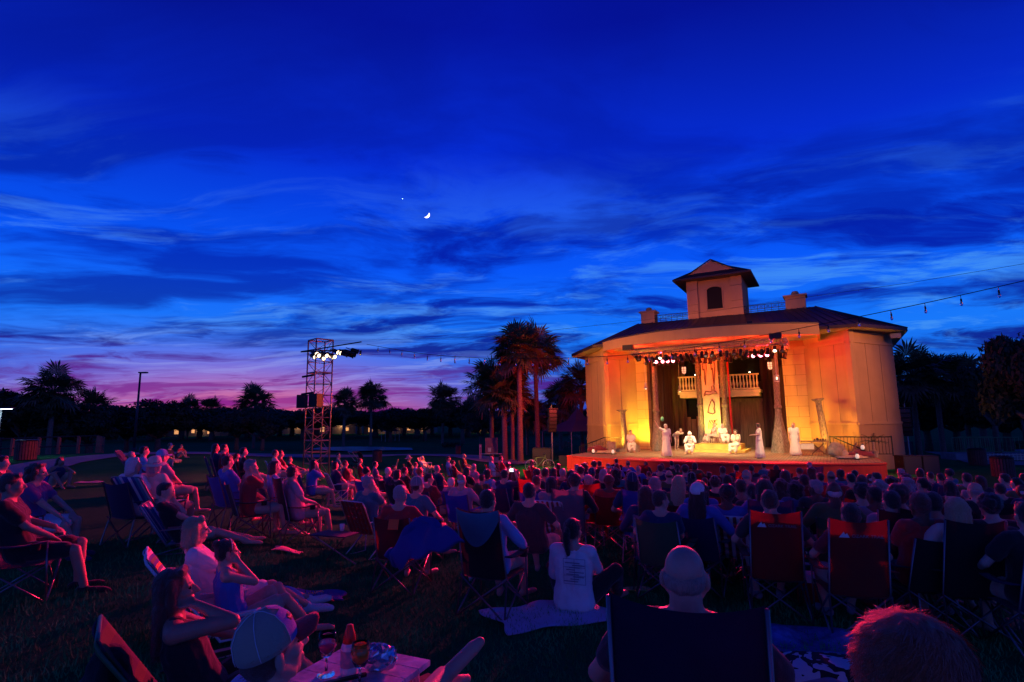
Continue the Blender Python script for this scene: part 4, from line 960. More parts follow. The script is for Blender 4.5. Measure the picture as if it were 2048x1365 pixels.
# stone-like props
M_stone = mat('prop_stone', (.30, .24, .17), .9, nscale=5, namt=.35, bump=.8, bscale=12); M_bark = mat('painted_bark', (.22, .17, .12), .9, nscale=14, namt=.6, bump=1.0, bscale=18, stretch=(1.6, 1.6, .5))
def rock(name, label, cat, loc, r, m, seed, group=None):
    mb = MB(); rn = random.Random(seed); ell(mb, (0, 0, r[2]*.8), r, None, 18, 12)
    mb.v = [(x*(1+.15*math.sin(7*x/r[0]+seed)+.1*math.sin(5*z/r[2]+y*9)), y*(1+.14*math.cos(6*y/r[1]+seed)), max(0, z*(1+.12*math.sin(5*x/r[0]+3*y/r[1]+seed)))) for x, y, z in mb.v]
    return tag(mb.build(name, m, None, True, loc), label, cat, group)
mb = MB(); mb.box((0, 0, .21), (.75, .5, .42)); mb.box((-.62, -.1, .10), (.8, .6, .20)); tag(mb.build('stone_block', M_stone, None, False, wld(-5.0, 4.05, DK0), -BA), 'stepped stone block under the young actor at stage left', 'block')
def fluted(label, loc, h, tilt, seed):
    root = empty('broken_column', loc, -BA, label, 'column', 'ruined columns flanking the stage'); root.rotation_euler = (0, R(tilt), -BA)
    mb = MB(); n = 48; vs = []; L = 14
    for i in range(L+1):
        z = .12+(h-.30)*i/L
        for k in range(n):
            a = 6.2832*k/n; r = (.19-.05*i/L)*(1+.05*math.cos(a*12)); vs.append((r*math.cos(a), r*math.sin(a), z))
    mb.add(vs, [(i*n+k, i*n+(k+1) % n, (i+1)*n+(k+1) % n, (i+1)*n+k) for i in range(L) for k in range(n)]); mb.build('shaft', M_bark, root, True)
    mb = MB(); mb.lathe([(.24, 0), (.26, .04), (.22, .08), (.2, .14)], (0, 0, 0), 24); mb.build('base', M_bark, root, True)
    mb = MB(); mb.lathe([(.13, h-.22), (.17, h-.18), (.15, h-.12), (.28, h-.05), (.28, h)], (0, 0, 0), 24); mb.box((0, 0, h+.01), (.62, .5, .05)); mb.build('capital', M_bark, root, True)
P_ = wld(-5.75, 4.9, DK0); fluted('slim broken column with capital on the left of the stage', P_, 2.55, -2, 1)
P_ = wld(5.35, 5.3, DK0); fluted('slim broken column with capital behind the prop table', P_, 2.95, -5, 2)
# four tall painted tree-trunk columns with flared feet
def trunkcol(label, U, Vv, h, foot, lean=0):
    root = empty('tree_column', wld(U, Vv, DK0), -BA, label, 'column', 'tall bark-covered columns framing the stage')
    mb = MB(); n = 26; vs = []; L = 26
    for i in range(L+1):
        t = i/L; z = h*t; r0 = .155+(foot-.155)*max(0, 1-t/.42)**1.3
        for k in range(n):
            a = 6.2832*k/n; r = r0*(1+.08*math.sin(5*a+t*3)+.05*math.sin(9*a-7*t)+(.12*math.sin(4*a+1) if t < .2 else 0)); vs.append((r*math.cos(a)+lean*t, r*math.sin(a), z))
    mb.add(vs, [(i*n+k, i*n+(k+1) % n, (i+1)*n+(k+1) % n, (i+1)*n+k) for i in range(L) for k in range(n)]); mb.build('bark', M_bark, root, True)
    mb = MB(); mb.lathe([(.17, h*.42), (.21, h*.43), (.21, h*.445), (.17, h*.46)], (lean*.43, 0, 0), 20); mb.build('collar', M_bark, root, True)
trunkcol('outer left bark column standing in front of the stone pilaster', -3.98, 5.9, 5.7, .36, .05)
trunkcol('inner left bark column beside the hieroglyph banner', -1.84, 8.9, 6.4, .30)
trunkcol('inner right bark column beside the hieroglyph banner', -.28, 8.9, 6.4, .36)
trunkcol('outer right bark column flaring wide at its foot', 3.0, 6.1, 5.9, .48, .08)
# banner with painted signs
M_ban = mat('banner_cloth', (.66, .54, .34), .9, nscale=3, namt=.1, bump=.2, bscale=90); M_ink = mat('banner_paint', (.20, .05, .02), .9)
bn = empty('banner', wld(-1.08, 8.75, 0), -BA, 'tall orange banner painted with Egyptian style signs between two bark columns', 'banner')
def bf(s, t): return ((s-.5)*1.06, .02*math.sin(s*9+t*3), .15+6.0*t)
mb = MB(); mb.grid(bf, 14, 20, .01); mb.build('cloth', M_ban, bn, True)
def strok(pts, r=.028): mb.tube([(x, -.035, z) for x, z in pts], r, 5)
signs = []
mb = MB(); strok([(-.42, 5.98), (-.42, 5.72), (-.2, 5.72), (-.3, 5.95), (-.42, 5.98)]); strok([(.16, 5.98), (.16, 5.76), (.38, 5.76), (.38, 5.98)]); signs.append(mb)
for x in (-.30, .24):
    mb = MB(); strok([(x-.10, 5.0), (x-.12, 5.4), (x-.02, 5.55), (x+.12, 5.45), (x+.13, 5.2), (x+.05, 4.55), (x, 4.0), (x-.03, 4.4), (x-.02, 5.1), (x-.10, 5.0)]); signs.append(mb)
mb = MB(); strok([(-.42, 3.35), (-.3, 3.6), (0, 3.55), (.1, 3.62), (.08, 3.9), (.2, 3.95), (.24, 3.8), (.2, 3.62), (.4, 3.5), (.42, 3.42), (.1, 3.42), (-.1, 3.35), (-.3, 3.38), (-.42, 3.3)]); signs.append(mb)
mb = MB(); strok([(-.25, 2.2), (-.15, 2.6), (.0, 2.95), (.06, 3.05), (.14, 2.9), (.2, 2.7), (.14, 2.45), (.2, 2.2), (.05, 2.1), (-.1, 2.15), (-.25, 2.2)]); signs.append(mb)
mb = MB()
for k in range(4): strok([(-.25+.10*k, 1.15), (-.24+.10*k, 1.5), (-.14+.10*k, 1.72)])
strok([(.14, 1.2), (.16, 1.7), (.32, 1.72)]); strok([(.2, 1.45), (.32, 1.45)]); strok([(.15, 1.2), (.34, 1.2)]); signs.append(mb)
for mb in signs: mb.build('painted_sign', M_ink, bn, True)
for U, w in ((-1.62, .16), (-.02, .10)): drape('red_sash', (U, 9.05), (U+w, 9.05), .1, 6.2, mat('red_silk', (.5, .02, .02), .5), .02, .12, None, int(U*10)).location = (0, 0, 0)
for o in [o for o in col.objects if o.name.startswith('red_sash')]: o.parent = bn; o.location = (1.08, -8.75, 0)
# prop table, railings, lanterns
tb = empty('prop_table', wld(4.65, 3.85, DK0), -BA+R(8), 'long wooden prop table with crossed legs at the right of the stage', 'table')
mb = MB(); mb.box((0, 0, .74), (1.55, .6, .06)); mb.build('tabletop', M_plank, tb)
for s in (-1, 1):
    for t in (-1, 1): mb = MB(); mb.tube([(s*.70, t*.24, .72), (s*.66, t*.24, 0)], .035, 6); mb.build('leg', M_plank, tb)
mb = MB(); mb.tube([(.0, .2, .06), (.62, .2, .66)], .025, 5); mb.tube([(.62, .2, .06), (.0, .2, .66)], .025, 5); mb.build('cross_brace', M_plank, tb)
mb = MB(); mb.box((-.3, .0, .48), (.75, .5, .28)); mb.build('hanging_cloth', CL['cream'], tb)
for k, (x, s_) in enumerate(((.15, .05), (.30, .07), (.42, .05), (.55, .06), (.66, .045))):
    mb = MB(); mb.lathe([(s_*.6, 0), (s_, s_*.8), (s_*.5, s_*1.8), (s_*.6, s_*2.1)], (0, 0, 0), 12)
    w_ = tb.matrix_basis; o = mb.build('small_pot', mat('dark_clay', (.06, .04, .03), .5), None, True, w_ @ V((x, .02+.08*math.sin(k*3), .772)))
    tag(o, 'small dark clay pot on the prop table, %s from its left end' % ['first', 'second', 'third', 'fourth', 'fifth'][k], 'pot', 'pots on the prop table')
def railing(label, pts, h, m, n, scroll=False):
    root = empty('stair_railing', (0, 0, 0), 0, label, 'railing')
    pts = [V(p) for p in pts]; root.location = pts[0]; z0 = pts[0].copy(); pts = [p-z0 for p in pts]; up = V((0, 0, h))
    mb = MB(); mb.tube([p+up for p in pts], .028, 6); mb.tube([p+V((0, 0, .1)) for p in pts], .018, 6); mb.build('handrail', m, root)
    mb = MB()
    for i in range(len(pts)-1):
        for k in range(n+1):
            p = pts[i].lerp(pts[i+1], k/n); mb.tube([p+V((0, 0, .1)), p+up], .011, 4)
            if scroll and k < n:
                q = pts[i].lerp(pts[i+1], (k+.5)/n)+V((0, 0, h*.55)); dd = (pts[i+1]-pts[i]).normalized(); mb.tube([q+dd*.07*math.cos(t)*(1-t/9)+V((0, 0, .16*math.sin(t)*(1-t/9))) for t in [j*.7 for j in range(10)]], .009, 4)
    mb.build('baluster_row', m, root)
    for p in (pts[0], pts[-1]): mb = MB(); mb.tube([p, p+up+V((0, 0, .05))], .03, 6); mb.build('post', m, root)
M_iron = mat('dark_iron', (.03, .04, .03), .5, .6)
railing('ornate iron stair railing at the left wing of the stage', [wld(-8.6, 4.3, -.75), wld(-7.0, 4.7, DK0), wld(-5.9, 4.8, DK0)], .85, M_iron, 6, True)
railing('plain barred iron railing in front of the right wing wall', [wld(5.5, 4.7, DK0), wld(6.9, 4.3, DK0), wld(8.2, 4.9, DK0)], .95, M_iron, 9)
mb = MB(); mb.tube([wld(5.7, 4.5, .75)-wld(5.7, 4.5, 0), wld(7.4, 3.9, -.05)-wld(5.7, 4.5, 0)], .035, 6); tag(mb.build('handrail', M_iron, None, True, wld(5.7, 4.5, 0)), 'sloping dark stair handrail right of the slim column', 'handrail')
def lantern(label, loc, kind, top):
    root = empty('hanging_lantern', loc, 0, label, 'lantern', 'lanterns hung over the stage')
    mb = MB()
    if kind: mb.lathe([(.03, .3), (.06, .26), (.05, .12), (.10, .02), (.13, -.05), (.12, -.08)], (0, 0, 0), 14)
    else: mb.box((0, 0, .1), (.20, .20, .03)); mb.box((0, 0, -.22), (.20, .20, .03)); [mb.tube([(a*.09, b*.09, -.22), (a*.09, b*.09, .1)], .012, 4) for a in (-1, 1) for b in (-1, 1)]; mb.lathe([(.08, .1), (.02, .2)], (0, 0, 0), 8)
    mb.build('body', mat('lantern_metal', (.5, .46, .42), .35, .6), root)
    mb = MB(); mb.lathe([(.0, -.14), (.05, -.10), (.05, .0), (.0, .04)], (0, 0, 0), 10); mb.build('bulb', mat('lantern_glow', (1, .8, .5), emit=(1, .7, .45), estr=2.5), root)
    mb = MB(); mb.tube([(0, 0, .2), (0, 0, top)], .010, 4); mb.build('chain', mat('pale_cord', (.6, .55, .5), .6), root)
lantern('bell-shaped lantern hanging before the left pilaster', wld(-4.0, 4.0, 3.75), 1, 2.2)
lantern('small red-lit bell lantern hanging left of the balcony', wld(-2.9, 8.0, 3.7), 1, 2.3)
lantern('square caged lantern hanging by the outer right column', wld(3.25, 4.0, 4.0), 0, 1.9)
for k, (U, Vv, lb) in enumerate(((-6.6, 1.64, 'small floor lantern near the left stage corner'), (-5.35, 1.5, 'second floor lantern beside the sand heap at stage left'), (6.55, 1.5, 'glass floor lantern beside the red rubble at stage right'), (6.85, 2.9, 'taller glass lantern standing on the rubble at stage right'))):
    root = empty('floor_lantern', wld(U, Vv, DK0+(.35 if k == 3 else 0)), 0, lb, 'lantern')
    mb = MB(); mb.lathe([(.10, 0), (.11, .03), (.05, .05)], (0, 0, 0), 14); mb.lathe([(.06, .27), (.02, .33)], (0, 0, 0), 12); mb.build('base', M_iron, root, True)
    mb = MB(); mb.lathe([(.05, .05), (.085, .12), (.085, .18), (.05, .27)], (0, 0, 0), 14); mb.build('glass', mat('lantern_glass', (.8, .75, .7), .1, emit=(1, .75, .5), estr=.5), root, True)
rock('boulder', 'brown rounded boulder beside the prop table', 'boulder', wld(5.75, 3.2, DK0), (.42, .34, .38), M_stone, 3)
rock('boulder', 'small tan boulder behind the fallen red drape at stage left', 'boulder', wld(-6.15, 3.5, DK0), (.35, .3, .36), M_stone, 4)
rock('sand_heap', 'low heap of sand at the front left of the stage', 'sand heap', wld(-6.0, 2.1, DK0), (.75, .40, .10), mat('sand', (.50, .40, .26), .95, nscale=8, bump=.6, bscale=30), 5)
rock('sand_heap', 'low heap of sand at the front right of the stage', 'sand heap', wld(6.35, 2.0, DK0), (.80, .40, .09), MATS['sand'], 6)
rock('fallen_drape', 'crumpled red cloth lying over rubble at stage left', 'cloth', wld(-6.9, 3.0, DK0), (.55, .35, .22), CL['maroon'], 7)
rock('fallen_drape', 'crumpled red cloth lying over rubble at stage right', 'cloth', wld(6.7, 3.0, DK0), (.60, .35, .20), CL['maroon'], 8)
rock('clay_jar', 'pale clay jar lying beside the boulder at stage right', 'jar', wld(6.1, 2.6, DK0), (.14, .14, .2), mat('pale_clay', (.5, .36, .22), .6), 9)
for k in range(3):
    a = wld(6.3+.35*k, 2.7+.1*k, DK0); mb = MB(); mb.tube([(0, 0, .05), (.45-.2*k, .1, .75-.15*k)], .035, 6)
    tag(mb.build('broken_beam', M_plank, None, False, a), ['longest broken beam leaning up from the right rubble', 'middle broken beam in the right rubble', 'shortest broken beam in the right rubble'][k], 'beam')
# potted palm at the right wing
def frond_mesh(n, L, seed, up=.5):
    rn = random.Random(seed); mb = MB()
    for i in range(n):
        a = 6.283*i/n+rn.uniform(-.3, .3); e = rn.uniform(.1, 1.1); pts = []; p = V((0, 0, 0)); d = V((math.cos(a)*math.cos(e), math.sin(a)*math.cos(e), math.sin(e)))
        for k in range(7): pts.append(p.copy()); p = p+d*L/6; d = (d+V((0, 0, -.16))).normalized()
        for k in range(6):
            q = pts[k]; dr = (pts[k+1]-q).normalized(); sd = dr.cross(V((0, 0, 1))).normalized()
            for s in (-1, 1):
                for f in (0, .33, .66):
                    q0 = q.lerp(pts[k+1], f); w = L*.28*(1-abs(k/6-.4)); tip = q0+(sd*s*.9+dr*.6-V((0, 0, .35))).normalized()*w; mb.add([q0, q0+dr*L*.03, tip], [(0, 1, 2)])
        mb.tube(pts, L*.008, 4, False)
    return mb
pp = empty('potted_palm', wld(7.35, 3.7, DK0), 0, 'small potted palm by the railing at the right wing', 'plant')
M_leafd = mat('palm_leaf_dark', (.030, .060, .020), .6, nscale=5, namt=.4)
mb = MB(); mb.lathe([(.14, 0), (.18, .3), (.15, .3), (.1, .26)], (0, 0, 0), 14); mb.tube([(0, 0, .25), (0, 0, .75)], .03, 6); mb.build('pot', M_stone, pp)
mb = frond_mesh(10, .65, 4); mb.v = [(x, y, z+.75) for x, y, z in mb.v]; mb.build('fronds', M_leafd, pp)
# ------------------------------------------------------------------ line arrays and speaker boxes
M_spk = mat('speaker_black', (.010, .010, .011), .6, nscale=60, namt=.3); M_grille = mat('speaker_grille', (.05, .05, .055), .5, .6)
def line_array(label, loc, rz, n=6, pole=2.4, w=.55):
    root = empty('line_array_speaker', loc, rz, label, 'loudspeaker', 'line arrays flanking the stage')
    mb = MB(); mb.tube([(0, .35, 0), (0, .35, pole+1.9)], .05, 8); mb.build('mast', M_alu, root)
    mb = MB(); mb.box((0, .1, pole+1.65), (w+.1, .6, .06)); mb.tube([(0, .1, pole+1.65), (0, .35, pole+1.95)], .02, 5); mb.build('fly_bar', M_black, root)
    y, z, t = 0, pole+1.48, 0.0
    for k in range(n):
        Mx = Matrix.Rotation(t, 3, 'X'); mb = MB(); mb.box((0, y+.15, z), (w, .42, .24), 0, Mx); bx = mb.build('cabinet', M_spk, root)
        mb = MB(); mb.box(V((0, y+.15, z))+Mx @ V((0, -.215, 0)), (w-.06, .012, .2), 0, Mx); mb.build('grille', M_grille, bx)
        for s in (-1, 1):
            pass
        z -= .25*math.cos(t); y += .25*math.sin(t); t += R(5)
    for s in (-1, 1): mb = MB(); mb.tube([(s*.05, .3, .04), (s*.6, -.2, .02)], .03, 5); mb.tube([(s*.05, .4, .04), (s*.6, .8, .02)], .03, 5); mb.build('outrigger', M_black, root)
P1 = hitz(1108, 925, -1.0); line_array('left line array of black speakers on a mast beside the palms', (P1.x, P1.y, -1.05), R(12), 6, 2.0)
P2 = hitz(1822, 935, -1.0); line_array('right line array of black speakers against the dark trees', (P2.x, P2.y, -1.05), R(-35), 6, 1.7)
def spk(label, u0, u1, v0, v1, d=.8, z=-1.05, yaw=0):
    a, b = hitz(u0, v1, z), hitz(u1, v1, z); w = (b-a).length; c = (a+b)/2; h = (v1-v0)/FPX*c.y*1.0
    root = empty('speaker_box', (c.x, c.y+d/2, z), math.atan2(b.y-a.y, b.x-a.x), label, 'speaker box')
    mb = MB(); mb.box((0, 0, h/2), (w, d, h)); bx = mb.build('cabinet', M_spk, root)
    mb = MB(); mb.box((0, -d/2-.006, h/2), (w*.92, .012, h*.9)); mb.build('grille', M_grille, root)
    for s in (-1, 1): mb = MB(); mb.box((s*w*.5, 0, h*.65), (.02, .2, .08)); mb.build('handle', M_black, root)
spk('wide black subwoofer box on the grass left of the stage', 1067, 1104, 898, 934)
spk('narrow black case between the subwoofer and the stage corner', 1119, 1136, 913, 934, .5)
spk('left half of the black speaker pair right of the stage', 1812, 1849, 914, 951)
spk('right half of the black speaker pair right of the stage', 1851, 1884, 914, 951)
spk('small black amplifier case under the right line array', 1806, 1830, 885, 913, .5)
# ------------------------------------------------------------------ palms, trees and shrubs
M_leaf = mat('palm_leaf', (.075, .095, .035), .55, nscale=6, namt=.5); M_trunk = mat('palm_trunk', (.20, .14, .10), .9, nscale=6, namt=.4, bump=1.0, bscale=12, stretch=(1, 1, 4))
M_dead = mat('dry_palm_leaf', (.22, .14, .07), .8, nscale=6, namt=.4); M_tleaf = mat('tree_leaf', (.028, .050, .018), .7, nscale=.8, namt=.5); M_tbark = mat('tree_bark', (.13, .10, .07), .9, nscale=5, namt=.4, bump=.8, bscale=10)
def fan_crown(seed, nleaf=46, Rr=1.5):
    rn = random.Random(seed); mb = MB()
    for i in range(nleaf):
        a = rn.uniform(0, 6.283); e = math.asin(rn.uniform(-.8, 1.0)); d = V((math.cos(a)*math.cos(e), math.sin(a)*math.cos(e), math.sin(e)))
        L = Rr*rn.uniform(.28, .72); p = V((0, 0, 0)); mb.cur = 1 if e < -.35 and rn.random() < .5 else 0
        hub = d*L+V((0, 0, -.05*L)); mb.tube([(0, 0, 0), d*L*.5+V((0, 0, .03)), hub], .018, 4, False)
        f = (d+V((0, 0, -.12))).normalized(); sd = f.cross(V((rn.uniform(-.5, .5), rn.uniform(-.5, .5), 1))); sd = sd.normalized() if sd.length > .05 else V((1, 0, 0)); up = sd.cross(f)
        n = 17; W_ = Rr*rn.uniform(.45, .62)
        for k in range(n):
            t = R(-105+210*k/(n-1)); r = W_*rn.uniform(.8, 1.15)*(1-.25*abs(k/(n-1)-.5)*2); q = (f*math.cos(t)+sd*math.sin(t))*r
            mid = hub+q*.55+up*.05*math.cos(t)*rn.uniform(.5, 1.5); tip = hub+q+V((0, 0, -.16*r*rn.uniform(.3, 1.6))); wv = (sd*math.cos(t)-f*math.sin(t))*r*.06
            mb.add([hub, mid-wv, mid+wv, tip], [(0, 1, 2), (1, 3, 2)])
    mb.cur = 0
    return mb
def palm_trunk(h, r, seed, boots=False):
    rn = random.Random(seed); mb = MB(); n = 14; L = int(h*6); vs = []
    for i in range(L+1):
        t = i/L; rr = r*(1.18-.25*t+.35*max(0, .06-t)*8+(.05 if i % 2 else 0)); cx_ = .12*math.sin(t*2+seed)*h*.08
        vs += [(rr*math.cos(6.2832*k/n)+cx_, rr*math.sin(6.2832*k/n), h*t-.15) for k in range(n)]
    mb.add(vs, [(i*n+k, i*n+(k+1) % n, (i+1)*n+(k+1) % n, (i+1)*n+k) for i in range(L) for k in range(n)])
    if boots:
        for i in range(46):
            z = h*rn.uniform(.52, .97); a = rn.uniform(0, 6.283); d = V((math.cos(a), math.sin(a), .9)); p = V((r*math.cos(a), r*math.sin(a), z)); s = V((-math.sin(a), math.cos(a), 0))*.06; mb.add([p-s, p+s, p+d*.24+s*.6, p+d*.24-s*.6], [(0, 1, 2, 3)])
    return mb
crowns = []
for sd, nl in ((1, 70), (2, 62), (3, 76)):
    me = fan_crown(sd, nl).mesh('fan_crown'); me.materials.append(M_leaf); me.materials.append(M_dead); crowns.append(me)
def palm(label, u, vb, vtop, d, cr=1.5, r=.16, seed=0, boots=False, group=None, lean=0):
    x = (u-1024)/FPX*d; y = d; z = float(ground(x, y)); hor = 841-(u-1024)*.0115
    h = (hor-vtop)/FPX*d*1.0+CZ-z-cr*.85
    root = empty('palm_tree', (x, y, z), random.Random(seed).uniform(0, 6), label, 'palm tree', group)
    palm_trunk(h, r, seed, boots).build('trunk', M_trunk, root, True)
    me = crowns[seed % 3]; c = link('crown', me, root, (.12*math.sin(2+seed)*h*.08, 0, h-.1)); c.scale = (cr/1.1,)*3; c.rotation_euler = (0, 0, seed)
    return root
G1 = 'palms clustered left of the stage'
palm('leftmost palm of the cluster left of the stage, dark leaning crown', 981, 912, 735, 43, 1.75, .15, 1, group=G1)
palm('short palm with rough red-lit leaf boots in the cluster left of the stage', 1007, 919, 752, 40, 1.45, .19, 2, True, G1)
palm('slim palm third from the left in the cluster left of the stage', 1023, 916, 748, 41, 1.3, .13, 3, group=G1)
palm('tall pale-trunked palm in the middle of the cluster left of the stage', 1038, 922, 660, 39, 1.75, .18, 4, group=G1)
palm('tallest straight palm at the right of the cluster, nearest the speakers', 1071, 896, 663, 44, 1.85, .17, 5, group=G1)
palm('low young palm between the taller trunks of the cluster', 1052, 905, 800, 47, 1.4, .12, 6, group=G1)
G2 = 'palms on the far side of the pond'
for k, (u, vt, d, cr, lb) in enumerate(((690, 786, 78, 1.7, 'round-headed palm just right of the light tower'), (743, 772, 80, 2.0, 'taller dark palm second to the right of the light tower'), (885, 776, 84, 2.2, 'dark palm alone between the pond and the palm cluster'), (512, 781, 75, 2.2, 'dark palm rising above the trees left of the light tower'), (381, 800, 120, 2.2, 'small far palm above the lit houses, left one of two'), (426, 801, 122, 2.3, 'small far palm above the lit houses, right one of two'), (193, 788, 62, 1.8, 'ragged palm at the right edge of the big left tree'), (108, 748, 46, 1.7, 'palm crown topping the big dark tree on the left'), (12, 790, 55, 1.6, 'palm at the left edge behind the lit street lamp'))):
    palm(lb, u, 880, vt, d, cr, .17, k+7, group=G2)
G3 = 'palms beside the right wing of the building'
for k, (u, vt, d, cr, lb) in enumerate(((1160, 737, 50, 1.9, 'dark palm half hidden by the left corner of the building'), (1118, 775, 56, 1.8, 'dark low palm behind the left line array'), (1822, 712, 40, 1.8, 'palm touching the right corner of the building'), (1868, 716, 44, 1.9, 'second palm to the right of the building'), (1922, 728, 46, 1.7, 'third palm to the right of the building'))):
    palm(lb, u, 880, vt, d, cr, .17, k+21, group=G3)
def leaf_crown(seed, blobs, n=5200, leaf=.16):
    rn = np.random.RandomState(seed); vs = []; fs = []
    for i in range(n):
        b = blobs[rn.randint(len(blobs))]; d = rn.normal(size=3); d /= np.linalg.norm(d); r = rn.uniform(.55, 1.05)**.6
        p = np.array(b[:3])+d*r*np.array([b[3], b[3], b[3]*.75])*(1+.2*math.sin(d[0]*7+b[0]*3)*math.cos(d[2]*6)); a = rn.normal(size=3); a /= np.linalg.norm(a); c = np.cross(a, d+.3); c /= np.linalg.norm(c)+1e-6; s = leaf*rn.uniform(.6, 1.5); o = len(vs)
        vs += [p-a*s, p+c*s*.45, p+a*s, p-c*s*.45]; fs.append((o, o+1, o+2, o+3))
    me = D.meshes.new('leaf_crown'); me.from_pydata([tuple(map(float, v)) for v in vs], [], fs); me.materials.append(M_tleaf); me.update(); return me
def limb_mesh(blobs, h0, seed, r=.22):
    mb = MB(); rn = random.Random(seed); mb.tube([(0, 0, -.2), (.05, .03, h0*.5), (.0, .05, h0)], [r*1.25, r, r*.8], 9)
    for b in blobs:
        e = V(b[:3]); mb.tube([(0, .05, h0*.85), V((0, 0, h0)).lerp(e, .5)+V((rn.uniform(-.3, .3), rn.uniform(-.3, .3), -.2)), e], [r*.6, r*.35, r*.12], 6)
    return mb
TP = []
for sd in range(4):
    rn = random.Random(100+sd); bl = [(0, 0, 3.6, 1.5)]+[(1.9*math.cos(a)*rn.uniform(.7, 1.2), 1.9*math.sin(a)*rn.uniform(.7, 1.2), rn.uniform(2.4, 4.4), rn.uniform(.8, 1.4)) for a in [k*6.283/7+rn.uniform(-.3, .3) for k in range(7)]]
    cr_ = leaf_crown(sd+40, bl, 9000, .15); tm = limb_mesh(bl, 1.9, sd).mesh('trunk', True); tm.materials.append(M_tbark); TP.append((cr_, tm))
def tree(label, u, vtop, d, w, seed, group=None, cat='tree', name='broadleaf_tree'):
    x = (u-1024)/FPX*d; z = float(ground(x, d)); hor = 841-(u-1024)*.0115; h = (hor-vtop)/FPX*d+CZ-z
    root = empty(name, (x, d, z), seed*1.3, label, cat, group); root.scale = (w/3.1, w/3.1, h/5.3)
    link('crown', TP[seed % 4][0], root); link('trunk', TP[seed % 4][1], root); return root
rn = random.Random(77); TG = 'trees along the far side of the park'
ORD = ['first', 'second', 'third', 'fourth', 'fifth', 'sixth', 'seventh', 'eighth', 'ninth', 'tenth', 'eleventh', 'twelfth', 'thirteenth', 'fourteenth', 'fifteenth', 'sixteenth', 'seventeenth', 'eighteenth', 'nineteenth', 'twentieth', 'twenty-first', 'twenty-second', 'twenty-third', 'twenty-fourth', 'twenty-fifth', 'twenty-sixth', 'twenty-seventh', 'twenty-eighth', 'twenty-ninth', 'thirtieth']+['%s-%s' % (a, b) for a in ('thirty', 'forty', 'fifty') for b in ('first', 'second', 'third', 'fourth', 'fifth', 'sixth', 'seventh', 'eighth', 'ninth', 'tenth')]
back = []
u = -60
while u < 1180:
    back.append((u, rn.uniform(812, 828) - (8 if 230 < u < 420 else 0), rn.uniform(105, 150), rn.uniform(6.0, 8.5))); u += rn.uniform(24, 38)
for k, (u, vt, d, w) in enumerate(back): tree('dark rounded tree in the far tree line, %s from the left' % ORD[k], u, vt, d, w, k, TG)
near = [(60, 772, 47, 4.2, 'big dark tree behind the wooden fence on the far left'), (130, 800, 49, 3.4, 'dense dark tree right of the big fence-side tree'), (-20, 800, 48, 3.5, 'dark tree at the left edge behind the lamp post'), (185, 822, 52, 2.8, 'lower dark tree ending the row behind the fence'), (262, 806, 60, 3.6, 'rounded tree left of the tall unlit lamp post'), (325, 796, 58, 4.0, 'rounded tree right of the tall unlit lamp post'), (480, 812, 66, 3.6, 'low spreading tree between the far palms and the tower'), (530, 818, 64, 3.2, 'dark tree just left of the light tower'),
        (782, 820, 92, 3.6, 'low tree beyond the small white tent on the lawn'), (850, 815, 95, 4.6, 'dark rounded tree beyond the far lawn, left of the lone palm'), (925, 795, 82, 3.8, 'dark tree between the lone palm and the palm cluster'), (960, 815, 64, 2.6, 'small many-limbed tree behind the sign board'), (1100, 800, 66, 3.5, 'dark tree behind the left line array'),
        (1840, 770, 52, 4.5, 'dark tree just right of the building wall'), (1900, 772, 50, 4.5, 'wide dark tree behind the green ramp railing'), (1975, 700, 36, 2.4, 'open-branched tree with leafy sprays above the ramp'), (2060, 640, 28, 2.6, 'tall tree leaning in at the right edge'), (1995, 768, 44, 4.2, 'dense tree at the right edge below the open branches'), (2070, 775, 42, 4.0, 'dark tree cut by the right edge of the view'), (1952, 778, 60, 5.0, 'far dark tree behind the ramp, between its neighbours')]
for k, (u, vt, d, w, lb) in enumerate(near): tree(lb, u, vt, d, w, k+50, 'dark trees around the lawn')
# clipped flowering hedge and low shrubs
def shrub(label, u, v, w, h, seed, name='shrub', m=None, bright=False):
    p = hitg(u, v); me = leaf_crown(seed, [(rnx*w*.4, rny*.3, h*.5, h*.5) for rnx, rny in ((-1, 0), (-.5, .5), (0, -.4), (.5, .4), (1, 0))], 1600, .06)
    if m: me.materials.clear(); me.materials.append(m)
    root = empty(name, (p.x, p.y, p.z), 0, label, 'shrub'); link('foliage', me, root)
    mb = MB(); [mb.tube([(a*w*.3, 0, 0), (a*w*.4, .1, h*.5)], .02, 4) for a in (-1, 0, 1)]; mb.build('stem', M_tbark, root); return root
M_hedge = mat('light_hedge_leaf', (.30, .27, .14), .6, nscale=3, namt=.5)
shrub('light leafed shrub at the left corner of the stage', 1122, 900, 1.6, 1.1, 5, m=M_hedge)
shrub('pale shrub catching light behind the left line array', 1150, 880, 1.5, 1.0, 6, m=M_hedge)
shrub('low shrub beyond the path behind the sign board', 905, 898, 2.2, .9, 7)
shrub('dark low hedge beside the right wall of the building', 1785, 935, 1.4, .8, 8)
shrub('spiky low bush by the pond at the right edge', 2035, 905, 2.0, 1.2, 9)
